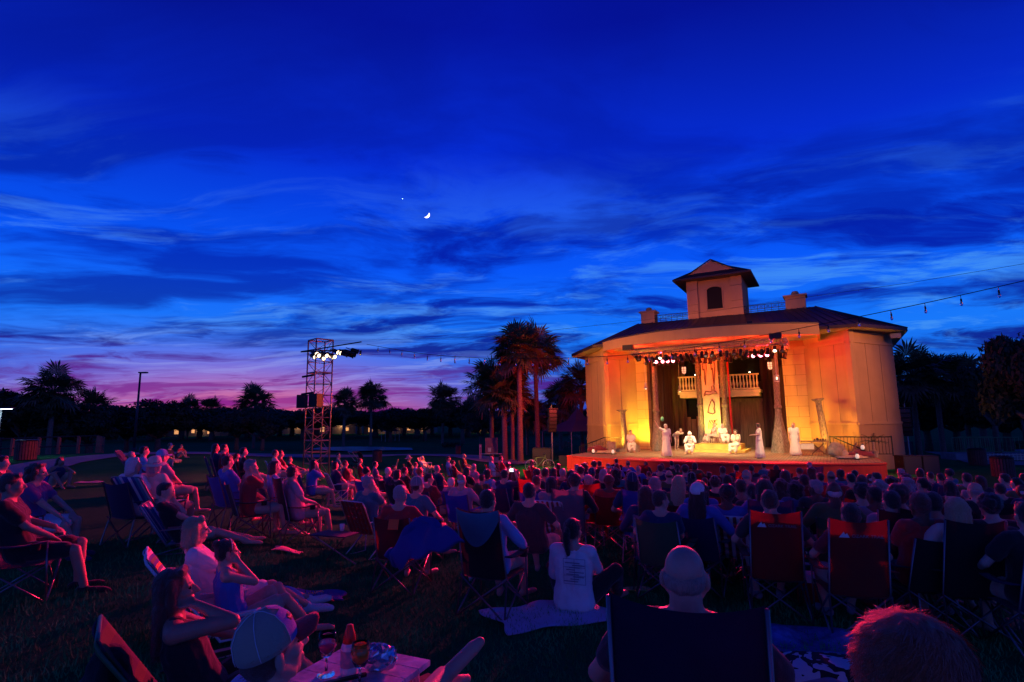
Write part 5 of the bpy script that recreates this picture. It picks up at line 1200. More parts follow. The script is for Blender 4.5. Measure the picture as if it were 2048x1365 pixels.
# ------------------------------------------------------------------ lamp posts, fence, bins, sign, tents, houses
def at(u, d): x = (u-1024)/FPX*d; return V((x, d, float(ground(x, d))))
def zat(v, u, d): return CZ+(841-(u-1024)*.0115-v)/FPX*d
M_pole = mat('pole_paint', (.04, .05, .06), .5, .4); M_lampon = mat('lamp_panel_on', (.8, .9, 1), emit=(.75, .92, 1), estr=10)
def lamp_post(label, u, d, vtop, lit, w=.75):
    p = at(u, d); h = zat(vtop, u, d)-p.z; root = empty('street_lamp', p, 0, label, 'street lamp')
    mb = MB(); mb.tube([(0, 0, -.1), (0, 0, h)], [.09, .06], 10); mb.build('post', M_pole, root, True)
    mb = MB(); mb.tube([(0, 0, .0), (0, 0, .25)], .14, 10); mb.build('base', M_pole, root, True)
    mb = MB(); mb.box((w*.35, 0, h+.02), (w, .26, .09)); hd = mb.build('lamp_head', M_pole, root)
    mb = MB(); mb.box((w*.4, 0, h-.03), (w*.7, .2, .012)); mb.build('lamp_panel', M_lampon if lit else lens_off.materials[0], hd)
    if lit: l = lamp('SPOT', 'street_lamp_light', (p.x+w*.4, p.y, p.z+h-.06), (p.x+w*.4, p.y, p.z), 60, (.7, .9, 1), .1, 140, .6)
lamp_post('lit street lamp with a flat white head at the left edge', 6, 30, 818, True, .75)
lamp_post('tall unlit lamp post rising above the trees on the left', 278, 38, 747, False, .55)
lamp_post('thin pale pole among the dark trees at the right edge', 2030, 40, 800, False, .4)
lamp_post('thin grey pole between the palm cluster and the stage', 1084, 50, 835, False, .3)
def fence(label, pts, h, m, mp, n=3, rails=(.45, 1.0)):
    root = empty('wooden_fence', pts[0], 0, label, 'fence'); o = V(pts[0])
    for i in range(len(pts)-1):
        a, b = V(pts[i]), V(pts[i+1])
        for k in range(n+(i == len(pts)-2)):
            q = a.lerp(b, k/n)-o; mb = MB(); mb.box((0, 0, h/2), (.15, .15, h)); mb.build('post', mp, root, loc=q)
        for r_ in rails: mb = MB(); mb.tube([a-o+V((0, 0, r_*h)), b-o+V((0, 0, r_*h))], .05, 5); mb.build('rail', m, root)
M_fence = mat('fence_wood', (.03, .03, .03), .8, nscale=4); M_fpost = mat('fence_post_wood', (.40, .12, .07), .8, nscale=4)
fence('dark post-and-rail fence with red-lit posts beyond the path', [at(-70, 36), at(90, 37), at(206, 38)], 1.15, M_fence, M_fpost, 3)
fence('short return of the post-and-rail fence at its right end', [at(206, 38)+V((0.15, 0, 0)), at(216, 39.5)], 1.1, M_fence, M_fpost, 1)
def bin_(label, u, d, h=.95, r=.33, m=None):
    p = at(u, d); root = empty('litter_bin', p, 0, label, 'bin', 'slatted park bins'); mb = MB(); mb.lathe([(r*.9, .04), (r*.92, h-.08)], (0, 0, 0), 24); mb.build('liner', M_black, root, True)
    mb = MB(); [mb.box((r*math.cos(a), r*math.sin(a), h/2), (.025, r*.2, h-.06), a) for a in [k*6.2832/24 for k in range(24)]]; mb.build('slats', m or mat('bin_slats', (.16, .05, .04), .7, nscale=5), root)
    mb = MB(); mb.lathe([(r*1.06, h-.06), (r*1.06, h), (r*.7, h+.04), (r*.62, h+.0)], (0, 0, 0), 24); mb.build('rim', M_black, root, True)
bin_('large round slatted bin in front of the wooden fence', 66, 29.5, 1.05, .46)
bin_('round bin standing alone on the path near the pond', 757, 39, .85, .32)
bin_('brown round bin by the green ramp railing', 1932, 32, .95, .42); bin_('dark red round bin on the grass at the right, nearer the crowd', 1979, 26, .92, .42)
bin_('small red bin by the path near the sign board', 916, 50, .75, .22, mat('red_bin', (.4, .05, .04), .6))
sg = empty('sign_board', at(984, 42), 0, 'white framed park sign board with dark red panels beyond the crowd', 'sign')
mb = MB()
for x in (-1.0, -.9, .9, 1.0): mb.tube([(x, 0, 0), (x, 0, 1.1)], .03, 5)
mb.box((-.95, 0, .95), (.16, .05, .12)); mb.box((.95, 0, .95), (.16, .05, .12)); mb.box((0, 0, .38), (1.9, .04, .05)); mb.build('frame', M_white, sg)
mb = MB(); mb.box((-.1, .02, 1.0), (.95, .05, 1.15)); pn = mb.build('panel', mat('sign_maroon', (.35, .10, .12), .6), sg)
mb = MB(); mb.box((-.25, -.012, .66), (.24, .015, .26)); mb.prism([(-.4, -.02), (-.1, -.02), (-.1, -.005), (-.4, -.005)], .80, .83); mb.build('white_panel', M_white, pn)
M_tent = mat('tent_fabric', (.08, .09, .15), .8)
def tent(label, p, s, h):
    root = empty('tent', p, .5, label, 'tent'); mb = MB(); q = [(-s, -s, h*.5), (s, -s, h*.5), (s, s, h*.5), (-s, s, h*.5)]; mb.add(q+[(0, 0, h), (-.3*s, -.3*s, h*.72), (.3*s, -.3*s, h*.72), (.3*s, .3*s, h*.72), (-.3*s, .3*s, h*.72)], [(0, 1, 6, 5), (1, 2, 7, 6), (2, 3, 8, 7), (3, 0, 5, 8), (5, 6, 4), (6, 7, 4), (7, 8, 4), (8, 5, 4)]); mb.build('canopy', M_tent, root)
    mb = MB(); [mb.tube([(a*s, b*s, 0), (a*s, b*s, h*.5)], .04, 5) for a in (-1, 1) for b in (-1, 1)]; mb.build('poles', M_alu, root)
tent('pale peaked tent beside the left corner of the building', at(1152, 47), 2.2, 3.9)
tent('small pale tent on the far lawn', at(782, 95), 1.2, 3.4)
M_hw = mat('house_wall', (.22, .15, .10), .9); M_win = mat('lit_window', (1, .7, .4), emit=(1, .42, .12), estr=.8); M_porch = mat('porch_lamp', (1, .9, .6), emit=(1, .8, .5), estr=40)
for k, (u, d, wd, nw, lb) in enumerate(((392, 150, 15, 3, 'far house with glowing orange windows below the paired palms'), (366, 160, 8, 1, 'small far house with one reddish window at the left'), (585, 165, 12, 2, 'far house with a lit porch left of the tower'), (672, 160, 12, 2, 'far house with a bright doorway right of the tower'), (762, 150, 9, 2, 'far house with a yellow window left of the white tent'), (818, 155, 14, 3, 'far house with a row of dim lights right of the white tent'), (958, 150, 9, 1, 'far house glimpsed behind the palm cluster'))):
    root = empty('house', at(u, d), 0, lb, 'house', 'houses across the park'); mb = MB(); mb.box((0, 4, 1.5), (wd, 8, 3.0)); mb.build('wall', M_hw, root)
    mb = MB(); a, b = wd/2+.6, 4.6; mb.add([(-a, -.6, 3), (a, -.6, 3), (a, 8.6, 3), (-a, 8.6, 3), (-a+4, 4, 4.8), (a-4, 4, 4.8)], [(0, 1, 5, 4), (1, 2, 5), (2, 3, 4, 5), (3, 0, 4), (3, 2, 1, 0)]); mb.build('roof', M_roof, root)
    for j in range(nw): mb = MB(); mb.box((-wd*.3+wd*.6*j/max(1, nw-1) if nw > 1 else 0, -.04, 1.35), (1.1-.3*(j % 2), .06, .9 if j % 2 else 1.4)); mb.build('window', M_win, root)
    mb = MB(); mb.lathe([(.0, -.22), (.22, 0), (.0, .22)], (wd*.15, -.5, 2.5), 8); mb.build('porch_lamp', M_porch, root)
    lamp('POINT', 'porch_light', at(u, d)+V((wd*.15, -1.2, 2.3)), None, 70, (1, .5, .18), .2)
# green ramp and its railing on the right
rp = empty('access_ramp', at(1950, 36), R(-8), 'green railed access ramp with a pale lattice base on the right', 'ramp'); M_green = mat('green_rail', (.10, .26, .09), .5)
mb = MB(); mb.box((.1, .6, .22), (4.0, 1.6, .44)); mb.build('ramp_base', M_path, rp)
mb = MB(); [mb.box((-.8+.22*k, -.22, .22), (.04, .04, .42)) for k in range(14)]; [mb.box((.6, -.22, z), (2.9, .03, .035)) for z in (.08, .22, .36)]; mb.build('lattice', M_white, rp)
for y, x0, x1 in ((-.15, -2.0, 1.9), (1.3, -.8, 1.4)):
    mb = MB(); mb.tube([(x0, y, 1.45), (x1, y, 1.45+.0)], .03, 5); mb.tube([(x0, y, .55), (x1, y, .55)], .02, 5); [mb.tube([(x0+(x1-x0)*k/16, y, .5), (x0+(x1-x0)*k/16, y, 1.45)], .014, 4) for k in range(17)]; mb.build('railing', M_green, rp)
# ------------------------------------------------------------------ light tower
tw = empty('light_tower', (TOWER.x, TOWER.y, float(ground(TOWER.x, TOWER.y))), R(45), 'tall steel truss tower carrying a cluster of stage lamps left of centre', 'light tower')
M_steel = mat('tower_steel', (.33, .24, .20), .45, .7, nscale=3, namt=.2); s_ = .43; tz = 6.2+.0-tw.location.z-.3
tz = zat(681, 641, 26.5)-tw.location.z
for i, j in ((-1, -1), (1, -1), (1, 1), (-1, 1)): mb = MB(); mb.tube([(i*s_, j*s_, 0), (i*s_, j*s_, tz)], .035, 8); mb.build('upright', M_steel, tw, True)
lv = [tz*k/12 for k in range(13)]; mbh, mbd = MB(), MB()
cs = [(-s_, -s_), (s_, -s_), (s_, s_), (-s_, s_)]
for k, z in enumerate(lv):
    for i in range(4):
        a, b = cs[i], cs[(i+1) % 4]
        if k: mbh.tube([(*a, z), (*b, z)], .020 if k % 3 else .034, 5)
        if k and i == 3: mbh.build('horizontal_brace', M_steel, tw); mbh = MB()
        if k < 12:
            if (k+i) % 2: mbd.tube([(*a, z), (*b, lv[k+1])], .014, 4)
            else: mbd.tube([(*b, z), (*a, lv[k+1])], .014, 4)
mbd.build('diagonal_brace', M_steel, tw)
mb = MB(); bx_ = Matrix.Rotation(-R(45), 3, 'Z'); mb.tube([bx_ @ V((-.95, 0, tz-.55)), bx_ @ V((2.1, -.35, tz-.15))], .03, 6); mb.tube([bx_ @ V((-.85, -.3, tz-.6)), bx_ @ V((1.4, -.5, tz-.55))], .03, 6); mb.build('lamp_bar', M_black, tw)
rn = random.Random(9)
for k in range(17):
    t = k/16; x = -.35+1.95*t; lit = x < .95
    stage_lamp(tw, bx_ @ V((x, -.30+rn.uniform(-.2, .2), tz-.72+rn.uniform(-.14, .14)+.12*t)), bx_ @ V((x+4, -3.2, tz-2.6)) if lit else bx_ @ V((x+6, 2, tz-2.5)), lens_wh if lit else lens_off)
for k, (x, z, a) in enumerate(((-.62, tz-3.0, 25), (.02, tz-2.95, -20))):
    mb = MB(); Mx = Matrix.Rotation(R(18), 3, 'X') @ Matrix.Rotation(R(a*.3), 3, 'Y'); mb.box(bx_ @ V((x, -.45, z)), (.48, .4, .62), -R(45)+R(a), None); mb.build('hung_speaker', M_spk, tw)
for k in (0, 1): mb = MB(); mb.tube([bx_ @ V((-.75, -.2, tz*(.72-.13*k))), bx_ @ V((-.05, -.55, tz*(.73-.13*k)))], .05, 6); mb.build('clamp_bar', M_black, tw)
# black flap added before each flood to block its beam from the upper roof
def added_beam_flap(root, lp, tgt, el):
    lp, tgt = V(lp), V(tgt); d = (tgt-lp); d.z = 0; d.normalize(); c = lp+d*.3; z0 = lp.z+.3*math.tan(R(el)); mb = MB(); mb.box((c.x, c.y, z0+.11), (.42, .008, .22), math.atan2(d.y, d.x)+math.pi/2)
    mb.tube([(lp.x, lp.y, lp.z+.12), (c.x, c.y, z0+.2)], .010, 4); mb.tube([(lp.x, lp.y, lp.z+.12), (lp.x-d.x*.5, lp.y-d.y*.5, lp.z+.2)], .02, 4)
    o = mb.build('added_beam_flap', M_black); bpy.context.view_layer.update(); o.parent = root; o.matrix_parent_inverse = root.matrix_world.inverted()
added_beam_flap(tw, (TOWER.x+1.8, TOWER.y-.5, 5.0), wld(-4, 6, 1.2), 11)
ft = empty('added_flap_mast', (24.0, 14.6, float(ground(24.0, 14.6))), 0, 'added mast beyond the right edge of the view, holding the beam-blocking flap', 'lamp mast'); mb = MB(); mb.tube([(0, 0, 0), (0, 0, 11)], .06, 8); mb.build('mast', M_steel, ft)  # unseen mast, added to carry the flap that shades the cupola
added_beam_flap(ft, (24.0, 15.0, 9.5), wld(1, 5, 1.8), -2.5)
# string of bulbs crossing over the crowd and its support wire
def sp(k):
    x, y = -7.0+.65*k, 26-.411*k; pts = [(0, 5.55), (5, 4.75), (10, 4.3), (14, 4.12), (17, 4.05), (20, 4.15), (23, 4.38), (27, 4.75), (30, 5.09), (36, 5.9)]
    for (a, za), (b, zb) in zip(pts, pts[1:]):
        if k <= b: t = (k-a)/(b-a); return V((x, y, za+(zb-za)*t))
    return V((x, y, 5.9))
zs = [sp(k/2).z for k in range(73)]
for _ in range(12): zs = [zs[0]]+[(zs[i-1]+2*zs[i]+zs[i+1])/4 for i in range(1, 72)]+[zs[-1]]
def spz(k): return V((-7.0+.65*k, 26-.411*k, zs[int(k*2)]))
st_ = empty('string_lights', spz(0), 0, 'unlit string of hanging bulbs crossing the sky from tower to the right edge', 'string lights'); o0 = spz(0)
mb = MB(); mb.tube([spz(k/2)-o0 for k in range(73)], .011, 5); mb.build('cable', M_black, st_, True)
bm = MB(); bm.tube([(0, 0, 0), (0, 0, -.10)], .008, 4); bm.lathe([(.02, -.17), (.022, -.10), (.012, -.09)], (0, 0, 0), 8); sock = bm.mesh('socket', True); sock.materials.append(M_black)
bm = MB(); bm.lathe([(.0, -.29), (.025, -.275), (.034, -.24), (.028, -.20), (.014, -.17)], (0, 0, 0), 10); glass = bm.mesh('bulb_glass', True); glass.materials.append(mat('bulb_glass', (.75, .8, .85), .05, trans=.9, spec=.8))
for k in range(1, 36): s__ = link('socket', sock, st_, spz(k)-o0); s__.rotation_euler.z = k; b__ = link('bulb', glass, s__)
sw = empty('support_wire', (0, 0, 0), 0, 'thin plain wire running above the bulb string behind the cupola', 'wire')
mb = MB(); wp = [hity(u, v, y) for u, v, y in ((655, 682, 26), (860, 678, 24.3), (1000, 672, 22.6), (1130, 658, 20.6), (1277, 642, 18.9), (1430, 622, 17.6), (1590, 598, 16.2), (1820, 566, 14.8), (2048, 528, 13.5), (2300, 480, 12.5))]; mb.tube(wp, .006, 4); mb.build('strand', M_black, sw)
# moon and evening star
mb = MB(); n = 24; dm = 2600; mp_ = ray(853, 430).normalized()*dm; ms = 6.2/FPX*dm
outer = [(ms*math.cos(a), ms*math.sin(a)) for a in [math.pi*(-.5+k/n) for k in range(n+1)]]; inner = [(ms*.35*math.cos(a), ms*math.sin(a)) for a in [math.pi*(.5-k/n) for k in range(1, n)]]
mb.prism(outer+inner, -ms*.15, ms*.15); mo = mb.build('crescent_moon', mat('moon_glow', (1, 1, 1), emit=(1, .92, .95), estr=2.5), None, False, mp_+V((0, 0, CZ)))
mo.rotation_euler = (Matrix.Rotation(0, 4, 'Z') @ mp_.to_track_quat('Z', 'Y').to_matrix().to_4x4() @ Matrix.Rotation(R(225), 4, 'Z')).to_euler(); tag(mo, 'bright crescent moon high above the light tower', 'moon')
mb = MB(); ell(mb, (0, 0, 0), (1.6, 1.6, 1.6)); tag(mb.build('evening_star', mat('star_glow', (1, 1, 1), emit=(.5, .85, 1), estr=4), None, True, ray(805, 398).normalized()*dm+V((0, 0, CZ))), 'tiny bright evening star up and left of the moon', 'star')
# ------------------------------------------------------------------ foreground audience
GN = 'audience seated nearest the camera'
HAIRS = ['short', 'bob', 'long', 'pony', 'curly', 'bun', 'wavy', 'fringe']
# bald man in a wide dark blue chair, seen from behind
Jm = pose('chair', ('rest', 'rest'), 12, (4, 0), wide=1.12)
seated(1370, 1150, 'f_bald', 'bald man with grey fringe seen from behind in the wide dark blue chair', J=Jm, jkey='f_bald', hair='fringe', hc='stubble', shirt='charcoal', ch='huge', fab=mat('heavy_navy_canvas', (.006, .008, .040), .8, nscale=3, namt=.2, bump=.4, bscale=150), chlabel='wide dark blue camp chair of the bald man at the bottom centre', lod=0, strands=500, shoes='black', fat=1.08, scale=1.05)
# red-haired head close to the camera at the right
Jh_ = pose('chair', ('lap', 'lap'), 12, (-25, 8))
seated(1805, 1345, 'f_red', 'person with bushy red hair very close at the bottom right', J=Jh_, jkey='f_red', hair='dome', hc='red', shirt='purple', ch=None, lod=0, strands=7000, scale=1.04)
chair('low', 'black', 'low black beach chair under the bushy red-haired person', hitg(1800, 1322, 1.18)-V((0, .1, 1.18)), -R(30), 1)
# woman with auburn hair, one arm behind her head
Ja_ = pose('low', ('up', 'rest'), 26, (10, 6), seat=.14, hands=(None, None))
Ja_['el', 1], Ja_['wr', 1] = ik(Ja_['sh', 1], Ja_['head']+V((.100, .10, -.075)), .30, .26, (0.10, 1, .40)); Ja_['hm', 1] = 'up'
Ja_['el', -1], Ja_['wr', -1] = ik(Ja_['sh', -1], V((-.27, .3, .42)), .30, .26, (-.5, -.5, -.8)); Ja_['hm', -1] = 'rest'
seated(352, 1178, 'f_arm', 'woman with long auburn hair holding one bare arm up behind her head', target=(6, 9), J=Ja_, jkey='f_arm', hair='long', hc='auburn', shirt='black', sleeve='tank', pants='shorts', pc='black', ch='beach', fab=M_str3, chlabel='low green and yellow striped chair of the auburn-haired woman', lod=0, strands=1500, eyes=True, female=True, skin=M_skin2)
c_ = [o for o in col.objects if o.get('label') == 'low green and yellow striped chair of the auburn-haired woman'][0]
for ch_ in c_.children:
    if ch_.name.startswith(('frame', 'armrest', 'leg')): setmat(ch_, mat('green_tube', (.03, .14, .05), .4)) if ch_.material_slots else None
bgp = c_.matrix_basis @ V((-.05, -.50, .42)); mb = MB(); ell(mb, (0, 0, 0), (.20, .12, .21)); ell(mb, (0, -.07, -.05), (.15, .09, .13)); me = remesh(mb, .012, 'bag_body', 3, (.03, .1)); me.materials.append(FB['black'])
tag(link('backpack', me, None, bgp, c_.rotation_euler.z), 'black backpack hanging on the back of the low green-edged chair', 'bag')
# man in a mesh cap, knees drawn up, bare foot stretched out
Jc = pose('chair', ('rest', 'lap'), 18, (0, 14))
def rootof(u, v, J, tg, scale=1.0):
    q = hitg(u, v, J['head'].z*scale); rz = -math.atan2(tg[0]-q.x, tg[1]-q.y); ho = Matrix.Rotation(rz, 3, 'Z') @ (J['head']*scale); return V((q.x-ho.x, q.y-ho.y, float(ground(q.x-ho.x, q.y-ho.y)))), rz
cl_, cz_ = rootof(548, 1300, Jc, (3.2, 6.2), .95); inv = lambda p: Matrix.Rotation(-cz_, 3, 'Z') @ (V(p)-cl_)/.95
for s_i, kp, ap, tp_ in ((1, hity(868, 1362, 2.02), hity(884, 1352, 2.36), hity(938, 1304, 2.44)), (-1, hity(800, 1366, 1.98), hity(850, 1392, 2.34), hity(900, 1372, 2.42))):
    Jc['kn', s_i], Jc['an', s_i] = ik(Jc['hip', s_i], inv(ap), .44, .42, inv(kp)-Jc['hip', s_i]); Jc['toe', s_i] = Jc['an', s_i]+(inv(tp_)-inv(ap)).normalized()*.17
seated(548, 1300, 'f_cap', 'man in a pale mesh cap with a red brim, bare feet stretched toward the table', target=(3.2, 6.2), J=Jc, jkey='f_cap', hair='short', hc='auburn', shirt='sky', ch='camp', fab='blue', chlabel='blue camp chair of the man in the mesh cap at the bottom', lod=0, hat='cap', hatc='khaki', brimc='red', strands=300, eyes=True, scale=.95)
fz = Jc['an', 1].z-.12; q = cl_+Matrix.Rotation(cz_, 3, 'Z') @ V((Jc['an', 1].x*.5+Jc['an', -1].x*.5, Jc['an', 1].y-.02, 0)); q.z = float(ground(q.x, q.y)); fs_ = empty('footstool', q, cz_, 'folding wooden footstool under the feet of the man in the mesh cap', 'footstool'); fz = min(Jc['an', 1].z, Jc['an', -1].z)-.07
mb = MB(); mb.box((0, 0, fz-.015), (.5, .26, .03)); mb.build('top', M_plank, fs_)
for a in (-1, 1):
    for b in (-1, 1): mb = MB(); mb.tube([(a*.22, -b*.11, fz-.03), (a*.22, b*.11, 0)], .015, 5); mb.build('leg', M_plank, fs_)
# blonde woman and girl in striped beach chairs
Jb_ = pose('low', ('lap', 'lap'), 24, (-6, 0), seat=.14, feet=((-.10, .86, .08), (.10, .80, .08)))
seated(393, 1058, 'f_bl', 'woman with blonde bob and sunglasses on her head in a striped beach chair', target=(8, 12), J=Jb_, jkey='f_bl', hair='bob', hc='blonde', shirt='white', ch='beach', chlabel='blue and white striped beach chair of the blonde woman', lod=0, strands=700, eyes=True, female=True, shoes='white', pants='shorts', pc='white')
Jg = pose('low', ('face', 'rest'), 16, (-8, 0), seat=.14, feet=((-.10, .62, .08), (.12, .70, .08)))
Jg['el', 1], Jg['wr', 1] = ik(Jg['sh', 1], Jg['head']+V((.04, .10, -.10)), .29, .255, (.5, .5, -1)); Jg['hm', 1] = 'face'
g_, _, gl, gr, _ = seated(455, 1102, 'f_girl', 'girl with a thin headband and low bun resting her face on her hand', target=(8, 12), J=Jg, jkey='f_girl', hair='bun', hc='brown', shirt='blue', sleeve='tank', ch='beach', chlabel='striped beach chair with red band behind the girl with a headband', lod=0, strands=500, eyes=True, female=True, scale=.86)
mb = MB(); mb.tube([(.088*math.cos(t), .02, .03+.095*math.sin(t)) for t in [k*math.pi/12 for k in range(13)]], .004, 5); hb = mb.build('headband', CL['white'], g_, True); hb.matrix_local = Matrix.Translation(Jg['head']) @ Jg['hrot'].to_4x4()
# ponytail woman in a white long-sleeved shirt on a towel
Jp_ = pose('ground', ('lap', 'hug'), 2, (16, 0), feet=((-.05, .52, .06), (.34, .50, .06)), knees=((-.3, .3, .3), (.5, .25, .5)))
pt, _, pl_, pr_, _ = seated(1147, 1062, 'f_pony', 'woman with a dark ponytail in a white long-sleeved shirt sitting on a pale towel', J=Jp_, jkey='f_pony', hair='pony', hc='black', shirt='white', sleeve='long', pants='long', pc='black', lod=0, strands=900, female=True, scale=1.06)
mb = MB()
[mb.box((.05+.02*((k*7)%5-2), .001, .325+.022*k), (.15-.02*((k*3)%4), .002, .009)) for k in range(9)]
for z in (.30, .38, .46, .54): mb.box((.05, 0, z), (.22, .003, .004))
for x in (-.06, .05, .16): mb.box((x, 0, .42), (.004, .003, .24))
def onback(mb, y0, tilt):  # lay the print on the shirt back
    mb.v = [(x, y+y0+tilt*(z-.42), z) for x, y, z in mb.v]
onback(mb, -.158, -.05); mb.build('shirt_print', cloth('print_ink', (.22, .22, .30)), pt)
def towel(label, loc, w, l, m, rz=0, seed=0, name='towel', cat='towel', amp=.03, th=.012):
    rn = random.Random(seed); ph = [rn.uniform(0, 6) for _ in range(6)]
    def fn(a, b):
        x, y = (a-.5)*w*(1+.08*math.sin(b*7+ph[0])), (b-.5)*l*(1+.08*math.sin(a*6+ph[1])); c, s = math.cos(rz), math.sin(rz); X, Y = loc[0]+x*c-y*s, loc[1]+x*s+y*c
        return (X-loc[0], Y-loc[1], float(ground(X, Y))-loc[2]+.02+amp*(.5+.5*math.sin(x*11+ph[2]+2*math.sin(y*5+ph[3])))*(.5+.5*math.sin(y*9+ph[4])))
    mb = MB(); mb.grid(fn, 40, 30, th); return tag(mb.build(name, m, None, True, V(loc)), label, cat)
towel('pale blue fringed towel under the ponytailed woman', V(pl_)+V((-.25, -.15, 0)), 1.25, .85, cloth('pale_blue', (.42, .50, .72)), .4, 3)
p = hitg(1262, 1182, 0); towel('crumpled lime green cloth on the grass beside the bald man', p, .5, .22, cloth('lime', (.28, .50, .08)), .3, 5, 'green_cloth', 'cloth', .06)
# chairs and people in the near middle
seated(836, 972, 'f_capm', 'man in a pale cap leaning back in the chair with a hanging blue blanket', J=pose('chair', ('lap', 'rest'), 10, (18, 0), lean=4), jkey='f_capm', hair='short', hc='brown', shirt='teal', ch='camp', fab='royal', chlabel='blue camp chair draped with a blanket under the pale-capped man', lod=1, hat='cap', hatc='grey', brimc='grey')
def drapeblanket(label, pts, m, name='blanket', sag=.05):
    mb = MB(); a, b, c, d = [V(p) for p in pts]
    def fn(s, t):
        p = (a*(1-s)+b*s)*(1-t)+(d*(1-s)+c*s)*t; return p+V((.03*math.sin(s*9+t*4), .05*math.sin(s*7)*math.cos(t*5), .03*math.sin(s*13+1+t*3)+.02*math.sin(t*17+s*5)-sag*math.sin(math.pi*t)*math.sin(math.pi*s)-.06*(1-t)*math.sin(s*8)))
    mb.grid(fn, 40, 30, .05); o = mb.build(name, m, None, True); return tag(o, label, 'blanket')
drapeblanket('big blue blanket spilling off the chair back to the left', [hity(770, 1120, 5.6), hity(800, 1128, 5.5), hity(925, 1075, 5.2), hity(838, 1026, 5.75)], FB['blue'], sag=-.16)
o, tc, _, _, _ = seated(977, 1002, 'f_teal', 'dark-haired person mostly hidden behind the teal-topped chair', J=pose('chair', ('lap', 'rest'), 14, (10, 0)), jkey='f_teal', hair='short', hc='black', shirt='sky', sleeve='long', ch='big', fab='black', chlabel='large black camp chair with a pale teal head pad', lod=1)
mb = MB(); mb.grid(lambda s, t: ((s-.5)*.49, -.362-.045*(t-.7)-.052*(1-(2*s-1)**2)-.012, 1.125-.035*(1-(2*s-1)**2)-(1-t)*.34*(math.sin(math.pi*(.05+.9*s))**.7)), 16, 8); mb.build('head_pad', FB['teal'], tc, True)
# two red chairs with a white peak mark
def redchair(u, v, plabel, clabel, **kw):
    o, c, loc, rz, d = seated(u, v, kw.pop('key'), plabel, ch='big', fab='red', chlabel=clabel, lod=1, **kw)
    mb = MB(); z = .985; y = -.415
    mb.prism([(-.17, 0), (-.115, 0), (-.115, .004), (-.17, .004)], 0, .001)
    mb = MB(); f_ = lambda x, zz: (x, y+.0-(zz-z)*.30-.012, zz)
    mb.add([f_(-.19, z-.02), f_(-.10, z-.02), f_(-.122, z+.022), f_(-.138, z+.008), f_(-.150, z+.036)], [(0, 1, 2, 3, 4)])
    lg = mb.build('peak_mark', CL['white'], c)
    text_mesh('brand_text', 'OZARK TRAIL', .042, CL['grey'], c, (-.085, y-.010, z-.016), (R(90+16), 0, 0))
    return c
redchair(1539, 1003, 'broad dark-haired man seen from behind in the left red chair', 'left red camp chair with a small white peak mark', key='f_rl', J=pose('chair', ('rest', 'rest'), 10, (0, 0), wide=1.15), jkey='f_rl', hair='short', hc='brown', shirt='charcoal', fat=1.1, shoes='grey')
redchair(1700, 1030, 'person low in the right red chair, only a dark crown of hair showing', 'right red camp chair with a small white peak mark', key='f_rr', J=pose('chair', ('rest', 'rest'), 20, (-8, 0)), jkey='f_rr', hair='short', hc='black', shirt='maroon', scale=.97, shoes='grey')
# cooler between the red chairs
p = hitg(1629, 1205, 0); ck = empty('cooler', (p.x, p.y, p.z), -R(28), 'small red cooler with a white lid and raised handle between the red chairs', 'cooler')
mb = MB(); mb.prism([(-.17, -.12), (.17, -.12), (.17, .12), (-.17, .12)], .0, .24); mb.build('body', mat('cooler_red', (.40, .02, .02), .35), ck)
mb = MB(); mb.box((0, 0, .262), (.37, .27, .045)); mb.box((0, 0, .30), (.33, .23, .03)); mb.build('lid', mat('cooler_white', (.75, .75, .78), .3), ck)
mb = MB(); mb.tube([(-.185, 0, .24), (-.185, 0, .40), (-.165, 0, .42), (.165, 0, .42), (.185, 0, .40), (.185, 0, .24)], .014, 6); mb.build('handle', MATS['cooler_white'], ck, True)
# right side
seated(1912, 1020, 'f_bob', 'woman with a pale blonde bob in a wide dark chair at the right', J=pose('chair', ('rest', 'rest'), 12), jkey='f_bob', hair='bob', hc='blonde', shirt='cream', sleeve='long', ch='big', fab='black', chlabel='wide black camp chair under the blonde bob at the right', lod=1, strands=300, female=True, shoes='grey')
seated(1978, 1015, 'f_rd', 'dark-haired person leaning forward right of the blonde bob', J=pose('chair', ('knee', 'knee'), -8, curve=8), jkey='f_rd', hair='curly', hc='black', shirt='black', ch='camp', fab='black', chlabel='black camp chair under the person leaning right of the blonde bob', lod=1)
seated(1781, 1003, 'f_arm2', 'dark-haired man with one arm along the next chair behind the right red chair', J=pose('chair', ('side', 'rest'), 12, (-12, 0), wide=1.08), jkey='f_arm2', hair='short', hc='black', shirt='grey', ch='big', fab='black', chlabel='black camp chair right of the two red chairs', lod=1)
seated(2052, 1032, 'f_edge', 'person cut by the right edge holding a dim red light', J=pose('chair', ('rest', 'bent'), 8), jkey='f_edge', hair='short', hc='black', shirt='black', ch='camp', fab='navy', chlabel='navy camp chair cut by the right edge', lod=1)
